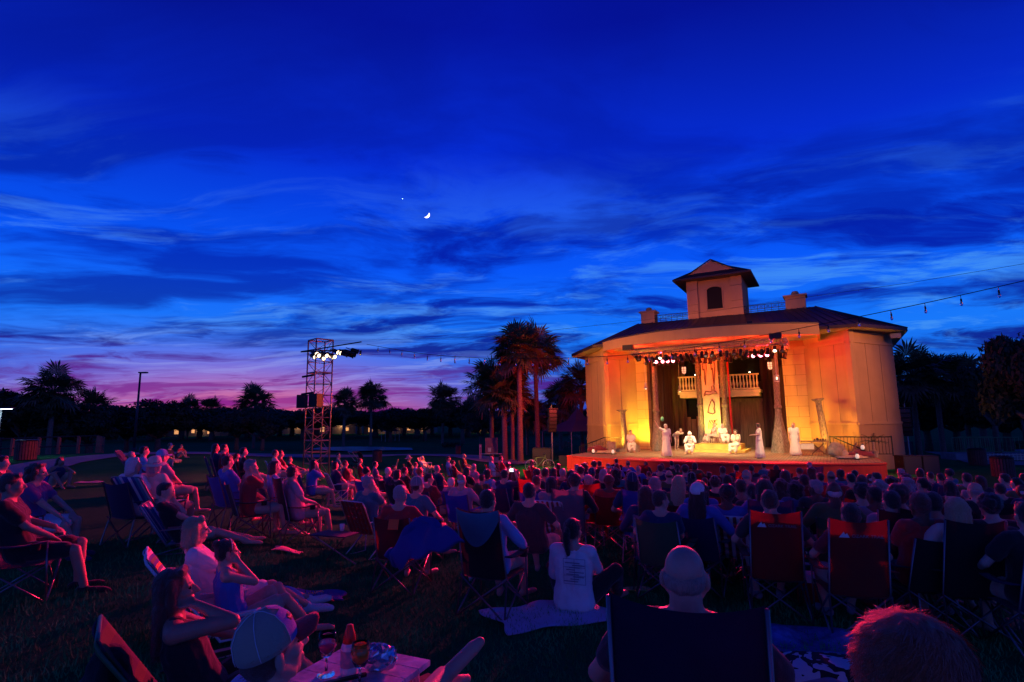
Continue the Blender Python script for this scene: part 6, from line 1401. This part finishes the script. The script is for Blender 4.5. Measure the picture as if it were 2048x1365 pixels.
# quilt and pillows in front right
p = hitg(1640, 1285, 0); towel('rumpled blue patchwork quilt on the grass at the bottom right', p, 1.15, .75, mat('quilt', (.10, .16, .45), .9, nscale=7, namt=.6, bump=.6, bscale=30), -.15, 8, 'quilt', 'quilt', .07)
def splotch(name, a, b):
    m = D.materials.new(name); m.use_nodes = True; T = NT(m.node_tree); bb = T.n['Principled BSDF']; f = T.noise(T.N('ShaderNodeTexCoord').outputs['Object'], 9, 1, .4, 1.2)
    T.l.new(T.ramp(f, [(.0, a), (.5, b)], 'CONSTANT'), bb.inputs['Base Color']); bb.inputs['Roughness'].default_value = .9; return m
def pillow(label, loc, w, l, h, m, rz, name='pillow'):
    mb = MB(); n = 28
    def f(a, b, s): x, y = 2*a-1, 2*b-1; e = max(0, (1-x**4)*(1-y**4))**.5; return (x*w/2*(1-.06*(1-abs(y))), y*l/2*(1-.06*(1-abs(x))), h/2+s*h/2*e)
    mb.grid(lambda a, b: f(a, b, 1), 16, 16); mb.grid(lambda a, b: f(1-a, b, -1), 16, 16); return tag(mb.build(name, m, None, True, loc, rz), label, 'pillow')
p = hitz(1650, 1312, .22); pillow('black and white leaf-patterned pillow on the blue quilt', (p.x, p.y, float(ground(p.x, p.y))+.05), .62, .42, .26, splotch('leaf_print', (.015, .015, .015), (.62, .62, .66)), -.2)
p = hitz(1655, 1352, .35); pillow('plain blue-grey pillow in front of the patterned one', (p.x, p.y, float(ground(p.x, p.y))+.16), .38, .30, .22, FB['mauve'], .3)
p = hitz(2018, 1362, .75); pt2 = rock('beanbag', 'pale lilac beanbag just entering at the bottom right corner', 'beanbag', (p.x, p.y, float(ground(p.x, p.y))), (.34, .30, .39), cloth('lilac', (.50, .42, .58)), 12)
# bags and towels between the left groups
p = hitg(556, 1252, 0); bg_ = empty('backpack', (p.x, p.y, p.z), .5, 'plump light blue backpack with a flower drawn on its pocket', 'bag'); M_bp = fabric('light_blue', (.22, .42, .72))
mb = MB(); ell(mb, (0, 0, .17), (.24, .14, .19)); ell(mb, (0, -.06, .12), (.2, .12, .12)); me = remesh(mb, .012, 'bag_body', 3, (.03, .12)); me.materials.append(M_bp); link('bag_body', me, bg_)
mb = MB(); mb.grid(lambda a, b: (-.12+.24*a, -.185-.01*math.sin(a*3.1), .06+.15*b), 6, 6, .02); pk = mb.build('pocket', FB['teal'], bg_, True)
mb = MB(); [mb.tube([(0, -.20, .135), (.035*math.cos(k*1.047), -.20, .135+.035*math.sin(k*1.047))], .006, 4) for k in range(6)]; mb.build('flower_mark', CL['navy'], pk)
mb = MB(); [mb.tube([(s*.1, .10, .05), (s*.12, .17, .18), (s*.08, .10, .32), (s*.03, .04, .36)], .012, 5) for s in (-1, 1)]; mb.build('strap', FB['navy'], bg_, True)
p = hitg(628, 1204, 0); towel('red snack bag with yellow lettering lying on the grass', p, .38, .26, mat('red_foil', (.50, .02, .03), .3, nscale=12, namt=.3), .5, 11, 'snack_bag', 'snack bag', .05)
text_mesh('yellow_letters', 'CHIPS', .09, mat('yellow_print', (.7, .5, .06), .5), [o for o in col.objects if o.name.startswith('snack_bag')][0], (-.12, -.05, .085), (0, 0, .5))
p = hitg(640, 1193, 0); towel('blue beach towel end under the red snack bag', p, .55, .30, FB['royal'], .2, 12)
p = hitg(575, 1105, 0); towel('pale pink cloth lying under the chair of the broad-backed man', p, .40, .22, CL['pink'], .1, 13, 'cloth', 'cloth', .05)
p = hitg(118, 968, 0); rock('duffel_bag', 'bright blue bag on the grass behind the woman sitting with bent knees', 'bag', (p.x-.1, p.y-.2, p.z), (.42, .28, .26), FB['royal'], 14)
p = hitg(178, 966, 0); towel('crumpled blue and white towel beside the sitting woman', p, .7, .35, FB['teal'], .1, 15)
p = hitg(380, 905, 0)
# small picnic table with drinks
tz_ = .72; tcn = hity(722, 1338, 2.33); tp = empty('picnic_table', (tcn.x, tcn.y, 0), R(-24), 'small weathered pale blue table holding drinks at the bottom', 'table'); M_tbl = mat('pale_table_paint', (.40, .48, .62), .6, nscale=12, namt=.4, bump=.3)
tz_ = tcn.z
mb = MB()
for k in range(4): mb.box((0, -.135+.09*k, tz_-.012), (.42, .085, .022))
mb.build('tabletop', M_tbl, tp)
for a in (-1, 1):
    for b in (-1, 1): mb = MB(); mb.tube([(a*.17, b*.13, tz_-.02), (a*.2, b*.15, 0)], .016, 6); mb.build('leg', M_tbl, tp)
def ontab(u, v): p = hitz(u, v, tz_+.002); return p
M_glass = mat('clear_glass', (.95, .95, .97), .02, trans=1.0, spec=.6, ior=1.3)
def goblet(label, u, v, h, liq, lev, name='wine_glass'):
    root = empty(name, ontab(u, v), 0, label, 'glass'); r = .036
    mb = MB(); mb.lathe([(.034, 0), (.032, .004), (.005, .010), (.005, h*.40), (.020, h*.46), (r, h*.66), (r*.98, h*.8), (r*.86, h), (r*.83, h), (r*.94, h*.8), (r*.95, h*.66), (.016, h*.475), (.0, h*.47)], (0, 0, 0), 28); mb.build('glass', M_glass, root, True)
    mb = MB(); mb.lathe([(.0, h*.478), (.014, h*.483), (r*.92, h*.66), (r*.91, h*lev), (.0, h*lev)], (0, 0, 0), 28); mb.build('drink', liq, root, True)
goblet('stemmed wine glass with dark rosé wine on the left of the small table', 652, 1350, .155, mat('rose_wine', (.45, .04, .12), .1, emit=None, spec=.5), .74)
goblet('stemmed glass of amber beer standing nearest on the small table', 719, 1372, .15, mat('amber_beer', (.75, .22, .02), .1), .9, 'beer_glass')
bt = empty('squeeze_bottle', ontab(697, 1348), 0, 'white squeeze bottle with a pointed red top on the small table', 'bottle')
mb = MB(); mb.lathe([(.030, 0), (.032, .01), (.031, .10), (.026, .115)], (0, 0, 0), 20); mb.build('bottle_body', CL['white'], bt, True)
mb = MB(); mb.lathe([(.026, .115), (.022, .14), (.012, .178), (.010, .18)], (0, 0, 0), 20); mb.build('red_cap', mat('red_plastic', (.6, .03, .02), .4), bt, True)
mb = MB(); mb.lathe([(.0325, .03), (.0325, .09)], (0, 0, 0), 20); mb.build('label', CL['pink'], bt, True)
mb = MB(); rn = random.Random(4); ell(mb, (0, 0, .045), (.075, .05, .05), None, 22, 14); mb.v = [(x+rn.uniform(-.008, .008), y+rn.uniform(-.008, .008), max(.002, z+rn.uniform(-.008, .008))) for x, y, z in mb.v]; tag(mb.build('snack_packet', mat('silver_foil', (.55, .58, .65), .22, .8), None, False, ontab(755, 1340)), 'crumpled silver snack packet at the back of the small table', 'packet')
mb = MB(); mb.box((0, 0, .006), (.16, .018, .010)); tag(mb.build('table_knife', M_black, None, False, ontab(690, 1362), .5), 'dark knife lying at the front of the small table', 'knife')
# ------------------------------------------------------------------ left and middle audience (head pixel, pose, hair, colour, shirt, chair, fabric, description)
L = [
 (76, 945, 'lw', pose('chair', ('knee', 'knee'), 2, (0, -4), wide=1.12), 'wavy', 'brown', 'purple', 'camp', 'black', 'big dark-haired woman in profile with both hands on her knees', {'fat': 1.15, 'tg': (8, 12), 'lod': 1, 'eyes': True, 'female': True, 'shoes': 'navy', 'pc': 'white'}),
 (5, 926, 'rest', None, 'short', 'black', 'black', 'camp', 'black', 'dark-haired man in black cut by the left edge', {'tg': (8, 14)}),
 (121, 923, 'gknees', None, 'long', 'black', 'navy', None, None, 'dark-haired woman sitting on the grass with bare bent knees by the path', {'tg': (4, 9), 'skin': M_skin2, 'sleeve': 'tank'}),
 (264, 911, 'low', None, 'short', 'grey', 'navy', 'sling', 'navy', 'grey-haired man at the back of the left group in a navy jacket', {'sleeve': 'long', 'yaw': -8, 'lodc': 1}),
 (289, 903, 'lap', None, 'short', 'black', 'sky', 'camp', 'navy', 'dark-haired man in pale blue behind the straw hat', {}),
 (268, 931, 'turnr', None, 'bob', 'white', 'white', 'camp', 'navy', 'white-haired woman with a pale collar in the front of the left group', {'yaw': 20}),
 (311, 930, 'lap', None, 'bob', 'grey', 'cream', 'sling', None, 'woman wearing a wide straw sun hat', {'hat': 'sunhat', 'hatc': 'cream', 'yaw': 25}),
 (326, 914, 'lap', None, 'short', 'grey', 'pink', 'camp', 'navy', 'man in a pale cap right of the straw hat', {'hat': 'cap', 'hatc': 'sky', 'yaw': 10}),
 (331, 982, 'lowface', pose('low', ('face', 'lap'), 32, (0, 0), seat=.14, feet=((-.08, .9, .1), (.12, .86, .1))), 'short', 'black', 'black', 'low', M_str1, 'dark-haired man in glasses lying back in the blue and white striped chair', {'tg': (9, 12), 'yaw': 5}),
 (341, 893, 'gcross', None, 'short', 'black', 'black', None, None, 'person in a yellow-marked cap on the far grass', {'hat': 'cap', 'hatc': 'orange'}),
 (363, 893, 'gknees', None, 'short', 'auburn', 'red', None, None, 'child in red sitting on a towel on the far grass', {'scale': .8}),
 (432, 896, 'lap', None, 'long', 'brown', 'navy', 'camp', 'navy', 'left woman of the pair seated alone on the left lawn', {}),
 (449, 897, 'facel', None, 'short', 'brown', 'maroon', 'camp', 'navy', 'right person of the pair on the left lawn, hand to face', {}),
 (488, 903, 'rest', None, 'short', 'black', 'black', 'camp', 'black', 'dark-haired man in black beyond the blue-shirted woman', {}),
 (456, 923, 'lap', None, 'short', 'black', 'blue', 'camp', 'blue', 'dark-haired woman in blue seated in a bright blue chair', {}),
 (474, 913, 'lap', None, 'short', 'brown', 'maroon', 'camp', 'maroon', 'small figure half hidden between the blue chair and the man in black', {'scale': .85}),
 (502, 934, 'facehand', pose('chair', ('lap', 'face'), 6, (8, -4), lean=0), 'short', 'grey', 'red', 'camp', 'black', 'grey-haired man in glasses with a hand at his mouth', {'lod': 1, 'yaw': -18, 'eyes': True}),
 (549, 933, 'lap', None, 'bob', 'black', 'sky', 'camp', 'navy', 'woman with a dark bob behind the grey-haired man', {'yaw': -15}),
 (586, 945, 'armrest', pose('chair', ('rest', 'rest'), 14, (-18, 0), wide=1.14), 'short', 'black', 'pink', 'big', 'black', 'broad dark-haired man in pink with his arm on the chair arm', {'lod': 1, 'fat': 1.1, 'yaw': -14, 'eyes': True, 'shoes': 'navy'}),
 (551, 906, 'lap', None, 'short', 'brown', 'cream', 'lawn', None, 'left one of the two small figures beside the path left of the tower', {}),
 (562, 907, 'lap', None, 'short', 'brown', 'maroon', 'lawn', None, 'right one of the two small figures beside the path left of the tower', {}),
 (580, 917, 'low', None, 'short', 'brown', 'maroon', 'low', 'black', 'reclining figure just left of the tower foot', {}),
 (628, 929, 'bothface', None, 'long', 'black', 'blue', 'camp', 'navy', 'dark-haired woman with clasped hands at the tower foot', {'yaw': -10}),
 (677, 911, 'turnr', None, 'short', 'black', 'teal', 'camp', 'orange', 'dark-haired man in front of an orange chair right of the tower', {}),
 (671, 930, 'lap', None, 'bob', 'black', 'navy', 'lawn', None, 'dark bob-haired woman right of the tower foot', {}),
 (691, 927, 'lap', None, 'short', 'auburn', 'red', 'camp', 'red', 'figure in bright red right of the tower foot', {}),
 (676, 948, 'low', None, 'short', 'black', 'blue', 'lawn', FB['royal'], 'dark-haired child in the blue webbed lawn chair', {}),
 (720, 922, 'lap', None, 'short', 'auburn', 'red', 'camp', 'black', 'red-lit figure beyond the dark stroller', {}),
 (734, 943, 'lap', None, 'curly', 'black', 'sky', 'camp', 'blue', 'woman with curly black hair in a light blue chair', {}),
 (751, 929, 'rest', None, 'short', 'black', 'denim', 'camp', 'navy', 'man in a checked blue shirt in the open grass gap', {}),
 (738, 967, 'facered', pose('chair', ('rest', 'face'), 8, (25, 0)), 'short', 'grey', 'teal', 'lawn', FB['red'], 'grey-haired man with raised hand in a red lawn chair', {'lod': 1}),
 (801, 990, 'rest', None, 'short', 'grey', 'red', 'camp', 'maroon', 'grey-haired woman in glasses in the maroon chair with an orange patch', {'yaw': 15}),
 (777, 943, 'lap', None, 'short', 'white', 'navy', 'camp', 'black', 'white-haired man seen from behind in a black chair', {}),
 (789, 936, 'gup', None, 'short', 'brown', 'maroon', None, None, 'person with one hand raised above the crowd', {}),
 (795, 949, 'lap', None, 'bob', 'black', 'black', 'camp', 'black', 'dark bob-haired woman right of the white-haired man', {}),
 (810, 942, 'rest', None, 'short', 'brown', 'black', 'camp', 'black', 'short-haired man in black behind the red-haired man', {}),
 (818, 917, 'lap', None, 'short', 'black', 'black', 'camp', 'black', 'person in a pinkish sun hat near the path', {'hat': 'sunhat', 'hatc': 'pink'}),
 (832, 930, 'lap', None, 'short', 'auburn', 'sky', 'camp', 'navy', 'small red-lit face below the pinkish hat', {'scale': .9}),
 (840, 945, 'leanl', None, 'curly', 'red', 'sky', 'camp', 'navy', 'red-haired man in a bright blue shirt', {'yaw': 10, 'fat': 1.1}),
 (858, 958, 'turnr', None, 'short', 'brown', 'maroon', 'camp', 'navy', 'man in sunglasses right of the red-haired man', {}),
 (845, 917, 'lowrest', None, 'short', 'white', 'white', 'lawn', None, 'white-haired woman in white reclining near the path', {}),
 (897, 918, 'rest', None, 'short', 'black', 'sky', 'camp', 'maroon', 'dark-haired man in a pale blue shirt near the path', {'fat': 1.1}),
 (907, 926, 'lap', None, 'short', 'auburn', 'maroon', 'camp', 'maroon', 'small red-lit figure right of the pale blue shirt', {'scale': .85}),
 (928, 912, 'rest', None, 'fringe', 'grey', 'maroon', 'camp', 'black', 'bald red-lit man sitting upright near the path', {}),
 (875, 938, 'lap', None, 'short', 'grey', 'navy', 'camp', 'navy', 'grey-haired figure at the middle of the left crowd', {}),
 (903, 966, 'rest', None, 'short', 'white', 'pink', 'camp', 'blue', 'white-haired child behind a plain blue chair', {'scale': .9}),
 (924, 961, 'rest', None, 'fringe', 'white', 'pink', 'camp', 'royal', 'bald man in pink beside the plain blue chair', {'yaw': 8, 'fat': 1.1}),
 (934, 943, 'lap', None, 'long', 'black', 'black', 'camp', 'black', 'long dark-haired woman behind the bald man in pink', {}),
 (948, 935, 'turnl', None, 'short', 'grey', 'pink', 'camp', 'grey', 'grey-haired woman in pale pink left of the sign board', {}),
 (965, 957, 'rest', None, 'short', 'black', 'green' if 0 else 'olive', 'camp', 'green', 'dark-haired figure in front of a green striped chair', {'scale': .9}),
 (975, 947, 'lap', None, 'bob', 'black', 'sky', 'camp', 'navy', 'dark bob-haired woman in pale blue below the sign board', {}),
 (983, 918, 'leanl', None, 'fringe', 'grey', 'white', 'camp', 'red', 'balding man in white leaning beneath the palms', {}),
 (1002, 918, 'lap', None, 'short', 'black', 'red', 'camp', 'red', 'dark-haired figure in red beneath the palms', {}),
 (1017, 932, 'lap', None, 'curly', 'auburn', 'maroon', 'camp', 'navy', 'curly auburn-haired figure beneath the palms', {}),
 (1010, 951, 'phone', None, 'short', 'black', 'navy', 'camp', 'navy', 'man in navy holding up a glowing phone', {'lod': 1, 'fat': 1.1}),
 (1032, 950, 'lap', None, 'bob', 'brown', 'sky', 'camp', 'navy', 'brown bob-haired woman beyond the glowing phone', {}),
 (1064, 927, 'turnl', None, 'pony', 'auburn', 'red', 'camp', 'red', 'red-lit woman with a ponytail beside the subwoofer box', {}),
 (1060, 984, 'rest', None, 'short', 'black', 'charcoal', None, None, 'dark figure just left of the webbed lawn chair', {}),
 (1104, 968, 'lap', None, 'bob', 'black', 'grey', 'lawn', None, 'woman with a big dark bob in the plaid webbed lawn chair', {'lod': 1}),
]
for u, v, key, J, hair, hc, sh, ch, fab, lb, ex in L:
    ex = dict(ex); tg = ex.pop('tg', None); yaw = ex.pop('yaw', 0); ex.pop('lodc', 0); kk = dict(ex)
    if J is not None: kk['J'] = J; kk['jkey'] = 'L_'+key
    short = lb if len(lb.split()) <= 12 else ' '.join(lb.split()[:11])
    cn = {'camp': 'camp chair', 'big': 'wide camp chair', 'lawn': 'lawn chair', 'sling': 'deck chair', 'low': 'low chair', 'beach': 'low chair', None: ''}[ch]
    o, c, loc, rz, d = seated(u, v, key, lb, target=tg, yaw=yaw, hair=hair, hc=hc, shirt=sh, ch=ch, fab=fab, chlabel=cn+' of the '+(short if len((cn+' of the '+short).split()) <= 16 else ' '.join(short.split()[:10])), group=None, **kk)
    if key == 'phone':
        Jx = getpose('phone'); Rm = Matrix.Rotation(rz, 3, 'Z'); pc = Rm @ ((Jx['wr', 1]+Jx['wr', -1])/2+V((0, .03, .07)))+V(loc)
        ph = empty('phone', pc, rz, 'phone with a glowing white screen held up by the man in navy', 'phone'); mb = MB(); mb.box((0, 0, 0), (.15, .008, .075)); mb.build('case', M_black, ph)
        mb = MB(); mb.box((0, -.006, 0), (.14, .003, .068)); mb.build('screen', mat('phone_screen', (1, 1, 1), emit=(.75, .85, 1), estr=3.5), ph)
    if lb.startswith('grey-haired woman in glasses in the maroon'):
        mb = MB(); mb.box((0, 0, 0), (.13, .006, .12), 0, Matrix.Rotation(R(-17), 3, 'X')); pa = mb.build('orange_patch', mat('orange_patch', (.8, .14, .02), .6), c); pa.location = (.05, -.405, .86)
# legs of a man cut by the left edge
qk = hity(148, 1068, 6.2); rzl = -math.atan2(9-qk.x, 14-qk.y)
Jl = pose('chair', ('rest', 'lap'), 18, (0, 0)); off = Matrix.Rotation(rzl, 3, 'Z') @ Jl['kn', 1]; lo = V((qk.x-off.x, qk.y-off.y, 0))
person('man mostly outside the left edge, bare knees and dark shorts showing', 'rest', 'short', 'brown', 'black', 'short', 'shorts', 'black', 1, M_skin2, J=Jl, jkey='f_leg', loc=lo, rz=rzl, shoes='black', scale=1.05); chair('camp', 'navy', 'blue and yellow edged camp chair at the left edge', lo, rzl, 1)
for (u, v, z, r1, h, m, nm, lb, cat) in ((684, 1062, .47, .038, .10, 'white', 'paper_cup', 'white paper cup on the small side table of the broad man in pink', 'cup'), (1757, 1066, .66, .040, .12, 'white', 'paper_cup', 'tall white cup in the chair arm right of the right red chair', 'cup'), (774, 1026, .55, .05, .10, 'white', 'paper_cup', 'white carton beside the orange-patched chair', 'carton'), (1608, 1018, .66, .035, .12, 'pink', 'paper_cup', 'pinkish cup between the two red chairs', 'cup'), (941, 1162, .0, .03, .07, 'white', 'paper_cup', 'white paper cup standing on the grass under the teal-topped chair', 'cup'), (343, 936, .5, .04, .2, 'teal', 'water_bottle', 'pale blue water bottle beside the straw-hatted woman', 'bottle')):
    p = hitg(u, v, z); mb = MB(); mb.lathe([(r1*.75, 0), (r1, h), (r1*.93, h), (r1*.7, .006)], (0, 0, 0), 16); tag(mb.build(nm, CL[m], None, True, p), lb, cat)
p = hitg(690, 1068, .45); sd_ = empty('side_table', (p.x-.15, p.y, p.z-.45), R(-20), 'low dark folding side table with a cup beside the broad man in pink', 'table'); mb = MB(); mb.box((0, 0, .45), (.62, .36, .015)); mb.build('tabletop', FB['navy'], sd_)
for a in (-1, 1): mb = MB(); mb.tube([(a*.28, -.15, .44), (-a*.28, .15, 0)], .010, 5); mb.build('leg', M_tube, sd_)
# stroller, bicycle
p = hitg(714, 938, 0); sr = empty('stroller', (p.x, p.y, p.z), -R(40), 'dark folded-hood stroller standing right of the tower', 'stroller')
mb = MB(); mb.grid(lambda a, b: ((a-.5)*.45, -.1+.35*math.cos(b*2.2), .55+.42*math.sin(b*2.2)), 8, 8, .02); mb.build('hood', FB['black'], sr, True); mb = MB(); mb.grid(lambda a, b: ((a-.5)*.42, -.2+.45*b, .45-.1*math.sin(b*3)), 6, 6, .04); mb.build('seat', FB['black'], sr, True)
mb = MB(); [mb.tube([(s*.24, .35, .12), (s*.24, -.1, .55), (s*.22, -.5, 1.0)], .013, 5) for s in (-1, 1)]; mb.tube([(-.22, -.5, 1.0), (.22, -.5, 1.0)], .018, 5); mb.build('frame', M_alum, sr)
for a in (-1, 1):
    for y in (.35, -.28): mb = MB(); mb.tube([(a*.24, y+.11*math.cos(t*.628), .12+.11*math.sin(t*.628)) for t in range(11)], .018, 6); mb.build('wheel', FB['black'], sr, True)
p = hitg(1080, 944, 0); bk = empty('bicycle', (p.x, p.y, p.z), R(-10), 'green bicycle parked beside the subwoofer box', 'bicycle')
for x in (-.5, .5):
    mb = MB(); mb.tube([(x+.33*math.cos(t*.314), 0, .34+.33*math.sin(t*.314)) for t in range(21)], .018, 5); [mb.tube([(x, 0, .34), (x+.32*math.cos(t), 0, .34+.32*math.sin(t))], .004, 3) for t in [k*.52 for k in range(12)]]; mb.build('wheel', M_alum, bk, True)
mb = MB(); fr_ = {'a': (-.5, .34), 'b': (-.12, .30), 'c': (-.2, .78), 'd': (.32, .80), 'e': (.5, .34), 'h': (.30, .95)}; [mb.tube([(fr_[a][0], 0, fr_[a][1]), (fr_[b][0], 0, fr_[b][1])], .018, 5) for a, b in ('ab', 'bc', 'ac', 'cd', 'bd', 'de', 'dh')]; mb.build('frame', M_green, bk, True)
mb = MB(); mb.tube([(.22, -.25, .98), (.32, 0, .96), (.22, .25, .98)], .012, 5); mb.build('handlebar', M_black, bk, True); mb = MB(); mb.box((-.22, 0, .86), (.24, .12, .05)); mb.build('saddle', M_black, bk)
# ------------------------------------------------------------------ the crowd before the stage, row by row (head pixels)
ROWS = {
 'row nearest the stage': [(1154, 936), (1170, 935), (1189, 930), (1199, 929), (1217, 933), (1233, 924), (1256, 927), (1292, 927), (1324, 933), (1344, 928), (1390, 932), (1445, 941), (1472, 938), (1503, 937), (1527, 933), (1552, 938), (1568, 944), (1618, 931), (1662, 952), (1680, 950), (1710, 951), (1752, 956), (1801, 946), (1840, 946), (1897, 948)],
 'second row from the stage': [(1117, 934), (1162, 942), (1235, 935), (1277, 939), (1320, 939), (1355, 937), (1370, 939), (1417, 949), (1494, 951), (1570, 953), (1598, 944), (1623, 943), (1640, 955), (1701, 958), (1724, 964), (1740, 958), (1782, 964), (1809, 957), (1860, 953), (1880, 955), (1933, 957), (1960, 962), (2008, 958), (2046, 958)],
 'third row from the stage': [(1075, 948), (1091, 947), (1108, 945), (1126, 947), (1143, 950), (1184, 947), (1208, 948), (1231, 947), (1259, 950), (1297, 950), (1338, 951), (1382, 958), (1410, 964), (1430, 967), (1455, 961), (1481, 974), (1530, 962), (1562, 972), (1608, 962), (1676, 965), (1760, 973), (1812, 966), (1827, 974), (1843, 968), (1899, 977), (1949, 980), (1999, 980), (2031, 967)],
 'middle row of the lawn': [(1074, 964), (1128, 965), (1150, 963), (1176, 962), (1218, 964), (1264, 963), (1310, 968), (1358, 967), (1400, 978), (1505, 985), (1528, 978), (1590, 980), (1630, 976), (1668, 984), (1722, 985), (1748, 992), (1794, 993), (1865, 1007), (1930, 991), (2044, 984)],
 'row behind mid lawn': [(1291, 990), (1322, 1000), (1396, 988), (1452, 990), (1838, 1010)]}
SPEC = {(1291, 990): ('long', 'brown', 'mauve'), (1396, 988): ('long', 'brown', 'navy'), (1358, 967): ('long', 'blonde', 'maroon'), (1455, 961): ('long', 'brown', 'navy'), (1562, 972): ('wavy', 'brown', 'black'), (1218, 964): ('curly', 'auburn', 'maroon'), (1277, 939): ('fringe', 'grey', 'navy'), (1494, 951): ('fringe', 'grey', 'maroon'), (1640, 955): ('short', 'black', 'black'), (1417, 949): ('wavy', 'black', 'black'), (1527, 933): ('short', 'black', 'maroon'), (1703, 958): ('fringe', 'grey', 'black')}
rn = random.Random(2024); SH = ['navy', 'black', 'maroon', 'charcoal', 'blue', 'black', 'red', 'teal', 'purple', 'charcoal', 'olive', 'denim', 'navy', 'grey']; FC = ['navy', 'black', 'maroon', 'blue', 'brown', 'navy', 'grey', 'red', 'black', 'green']
HN = {'short': 'short', 'bob': 'bobbed', 'long': 'long', 'pony': 'ponytailed', 'curly': 'curly', 'bun': 'pinned-up', 'wavy': 'wavy', 'fringe': 'thinning'}
CW = {'charcoal': 'dark grey', 'sky': 'pale blue', 'denim': 'denim blue', 'grey': 'grey', 'mauve': 'mauve'}
npl = []
for row, pts in ROWS.items():
    for k, (u, v) in enumerate(sorted(pts)):
        sp_ = SPEC.get((u, v)); hair = sp_[0] if sp_ else rn.choice(['short', 'short', 'short', 'bob', 'long', 'pony', 'curly', 'fringe', 'bun', 'wavy', 'short']); hc = sp_[1] if sp_ else rn.choice(['black', 'brown', 'black', 'brown', 'black', 'auburn', 'grey', 'brown', 'black'] if hair != 'fringe' else ['grey', 'white', 'brown'])
        sh = rn.choice(SH); key = rn.choice(['rest', 'lap', 'lap', 'rest', 'leanl', 'leanr', 'turnr', 'turnl', 'face', 'fwd', 'big']); fab = (sp_[2] if sp_ else rn.choice(FC)); ckind = rn.choice(['camp', 'camp', 'camp', 'camp', 'big', 'lawn'])
        pl = '%s-haired person, %s from left in the %s' % (HN[hair]+' '+hc, ORD[k], row)
        cl = '%s %s of the %s sitter from the left, %s' % (fab, 'webbed lawn chair' if ckind == 'lawn' else 'camp chair', ORD[k], row)
        o, c, loc, rz, d = seated(u, v+rn.uniform(-1, 1), key, pl, yaw=rn.uniform(-16, 16), hair=hair, hc=hc, shirt=sh, sleeve=rn.choice(['short', 'short', 'long']), pants=rn.choice(['shorts', 'long']), pc=rn.choice(['khaki', 'black', 'denim', 'navy', 'charcoal']), ch=ckind, fab=(None if ckind == 'lawn' and rn.random() < .5 else fab), chlabel=cl, group='audience '+row, chgroup='chairs of the '+row, skin=rn.choice([M_skin, M_skin, M_skin2, M_skin3]), scale=(rn.uniform(.95, 1.05) if rn.random() < .88 else rn.uniform(.78, .88)), fat=1.0, hat=('cap' if rn.random() < .07 else None), hatc=rn.choice(['navy', 'white', 'black']), strands=(500 if v > 960 else 0))
        if ckind == 'lawn': c['label'] = cl.replace(fab+' webbed', 'metal webbed')
# ------------------------------------------------------------------ grass blades near the camera
rs = np.random.RandomState(11); NB = 95000
az_ = np.radians(rs.uniform(-52, 52, NB)); rr_ = 1.8*np.exp(rs.uniform(0, math.log(11/1.8), NB)); X, Y = rr_*np.sin(az_), rr_*np.cos(az_)
cl = .5+.5*np.sin(X*2.1+np.sin(Y*1.7)*2)*np.cos(Y*1.9+X); Z = ground(X, Y); h_ = rs.uniform(.02, .055, NB)*(.7+.6*cl)*(1+rr_*.05); th = rs.uniform(0, 6.283, NB); wv = .0022+.0006*rr_; lx, ly = rs.normal(0, .022, NB), rs.normal(0, .022, NB)
vv = np.empty((NB, 3, 3)); vv[:, 0] = np.stack([X-np.cos(th)*wv, Y-np.sin(th)*wv, Z-.003], 1); vv[:, 1] = np.stack([X+np.cos(th)*wv, Y+np.sin(th)*wv, Z-.003], 1); vv[:, 2] = np.stack([X+lx, Y+ly, Z+h_], 1)
me = D.meshes.new('grass_blades'); me.vertices.add(NB*3); me.loops.add(NB*3); me.polygons.add(NB); me.vertices.foreach_set('co', vv.ravel()); me.loops.foreach_set('vertex_index', np.arange(NB*3)); me.polygons.foreach_set('loop_start', np.arange(NB)*3); me.polygons.foreach_set('loop_total', np.full(NB, 3)); me.update(); me.validate()
gm = mat('grass_blade', (.030, .28, .085), .8, nscale=1.5, namt=.7, spec=.02); me.materials.append(gm); tag(link('grass_blades', me), 'short lawn grass underfoot around the nearest chairs', 'grass', kind='stuff')
# parts built in far-off prototypes are not part of the place
for o in [o for o in list(col.objects) if o.parent is None and o.type == 'EMPTY' and abs(o.location.z+60) < .01]:
    for c in list(o.children_recursive): D.objects.remove(c)
    D.objects.remove(o)

for o in col.objects:
    if o.parent is None and 'label' in o and len(o['label'].split()) > 16: print('LONG', len(o['label'].split()), o.name, o['label'])
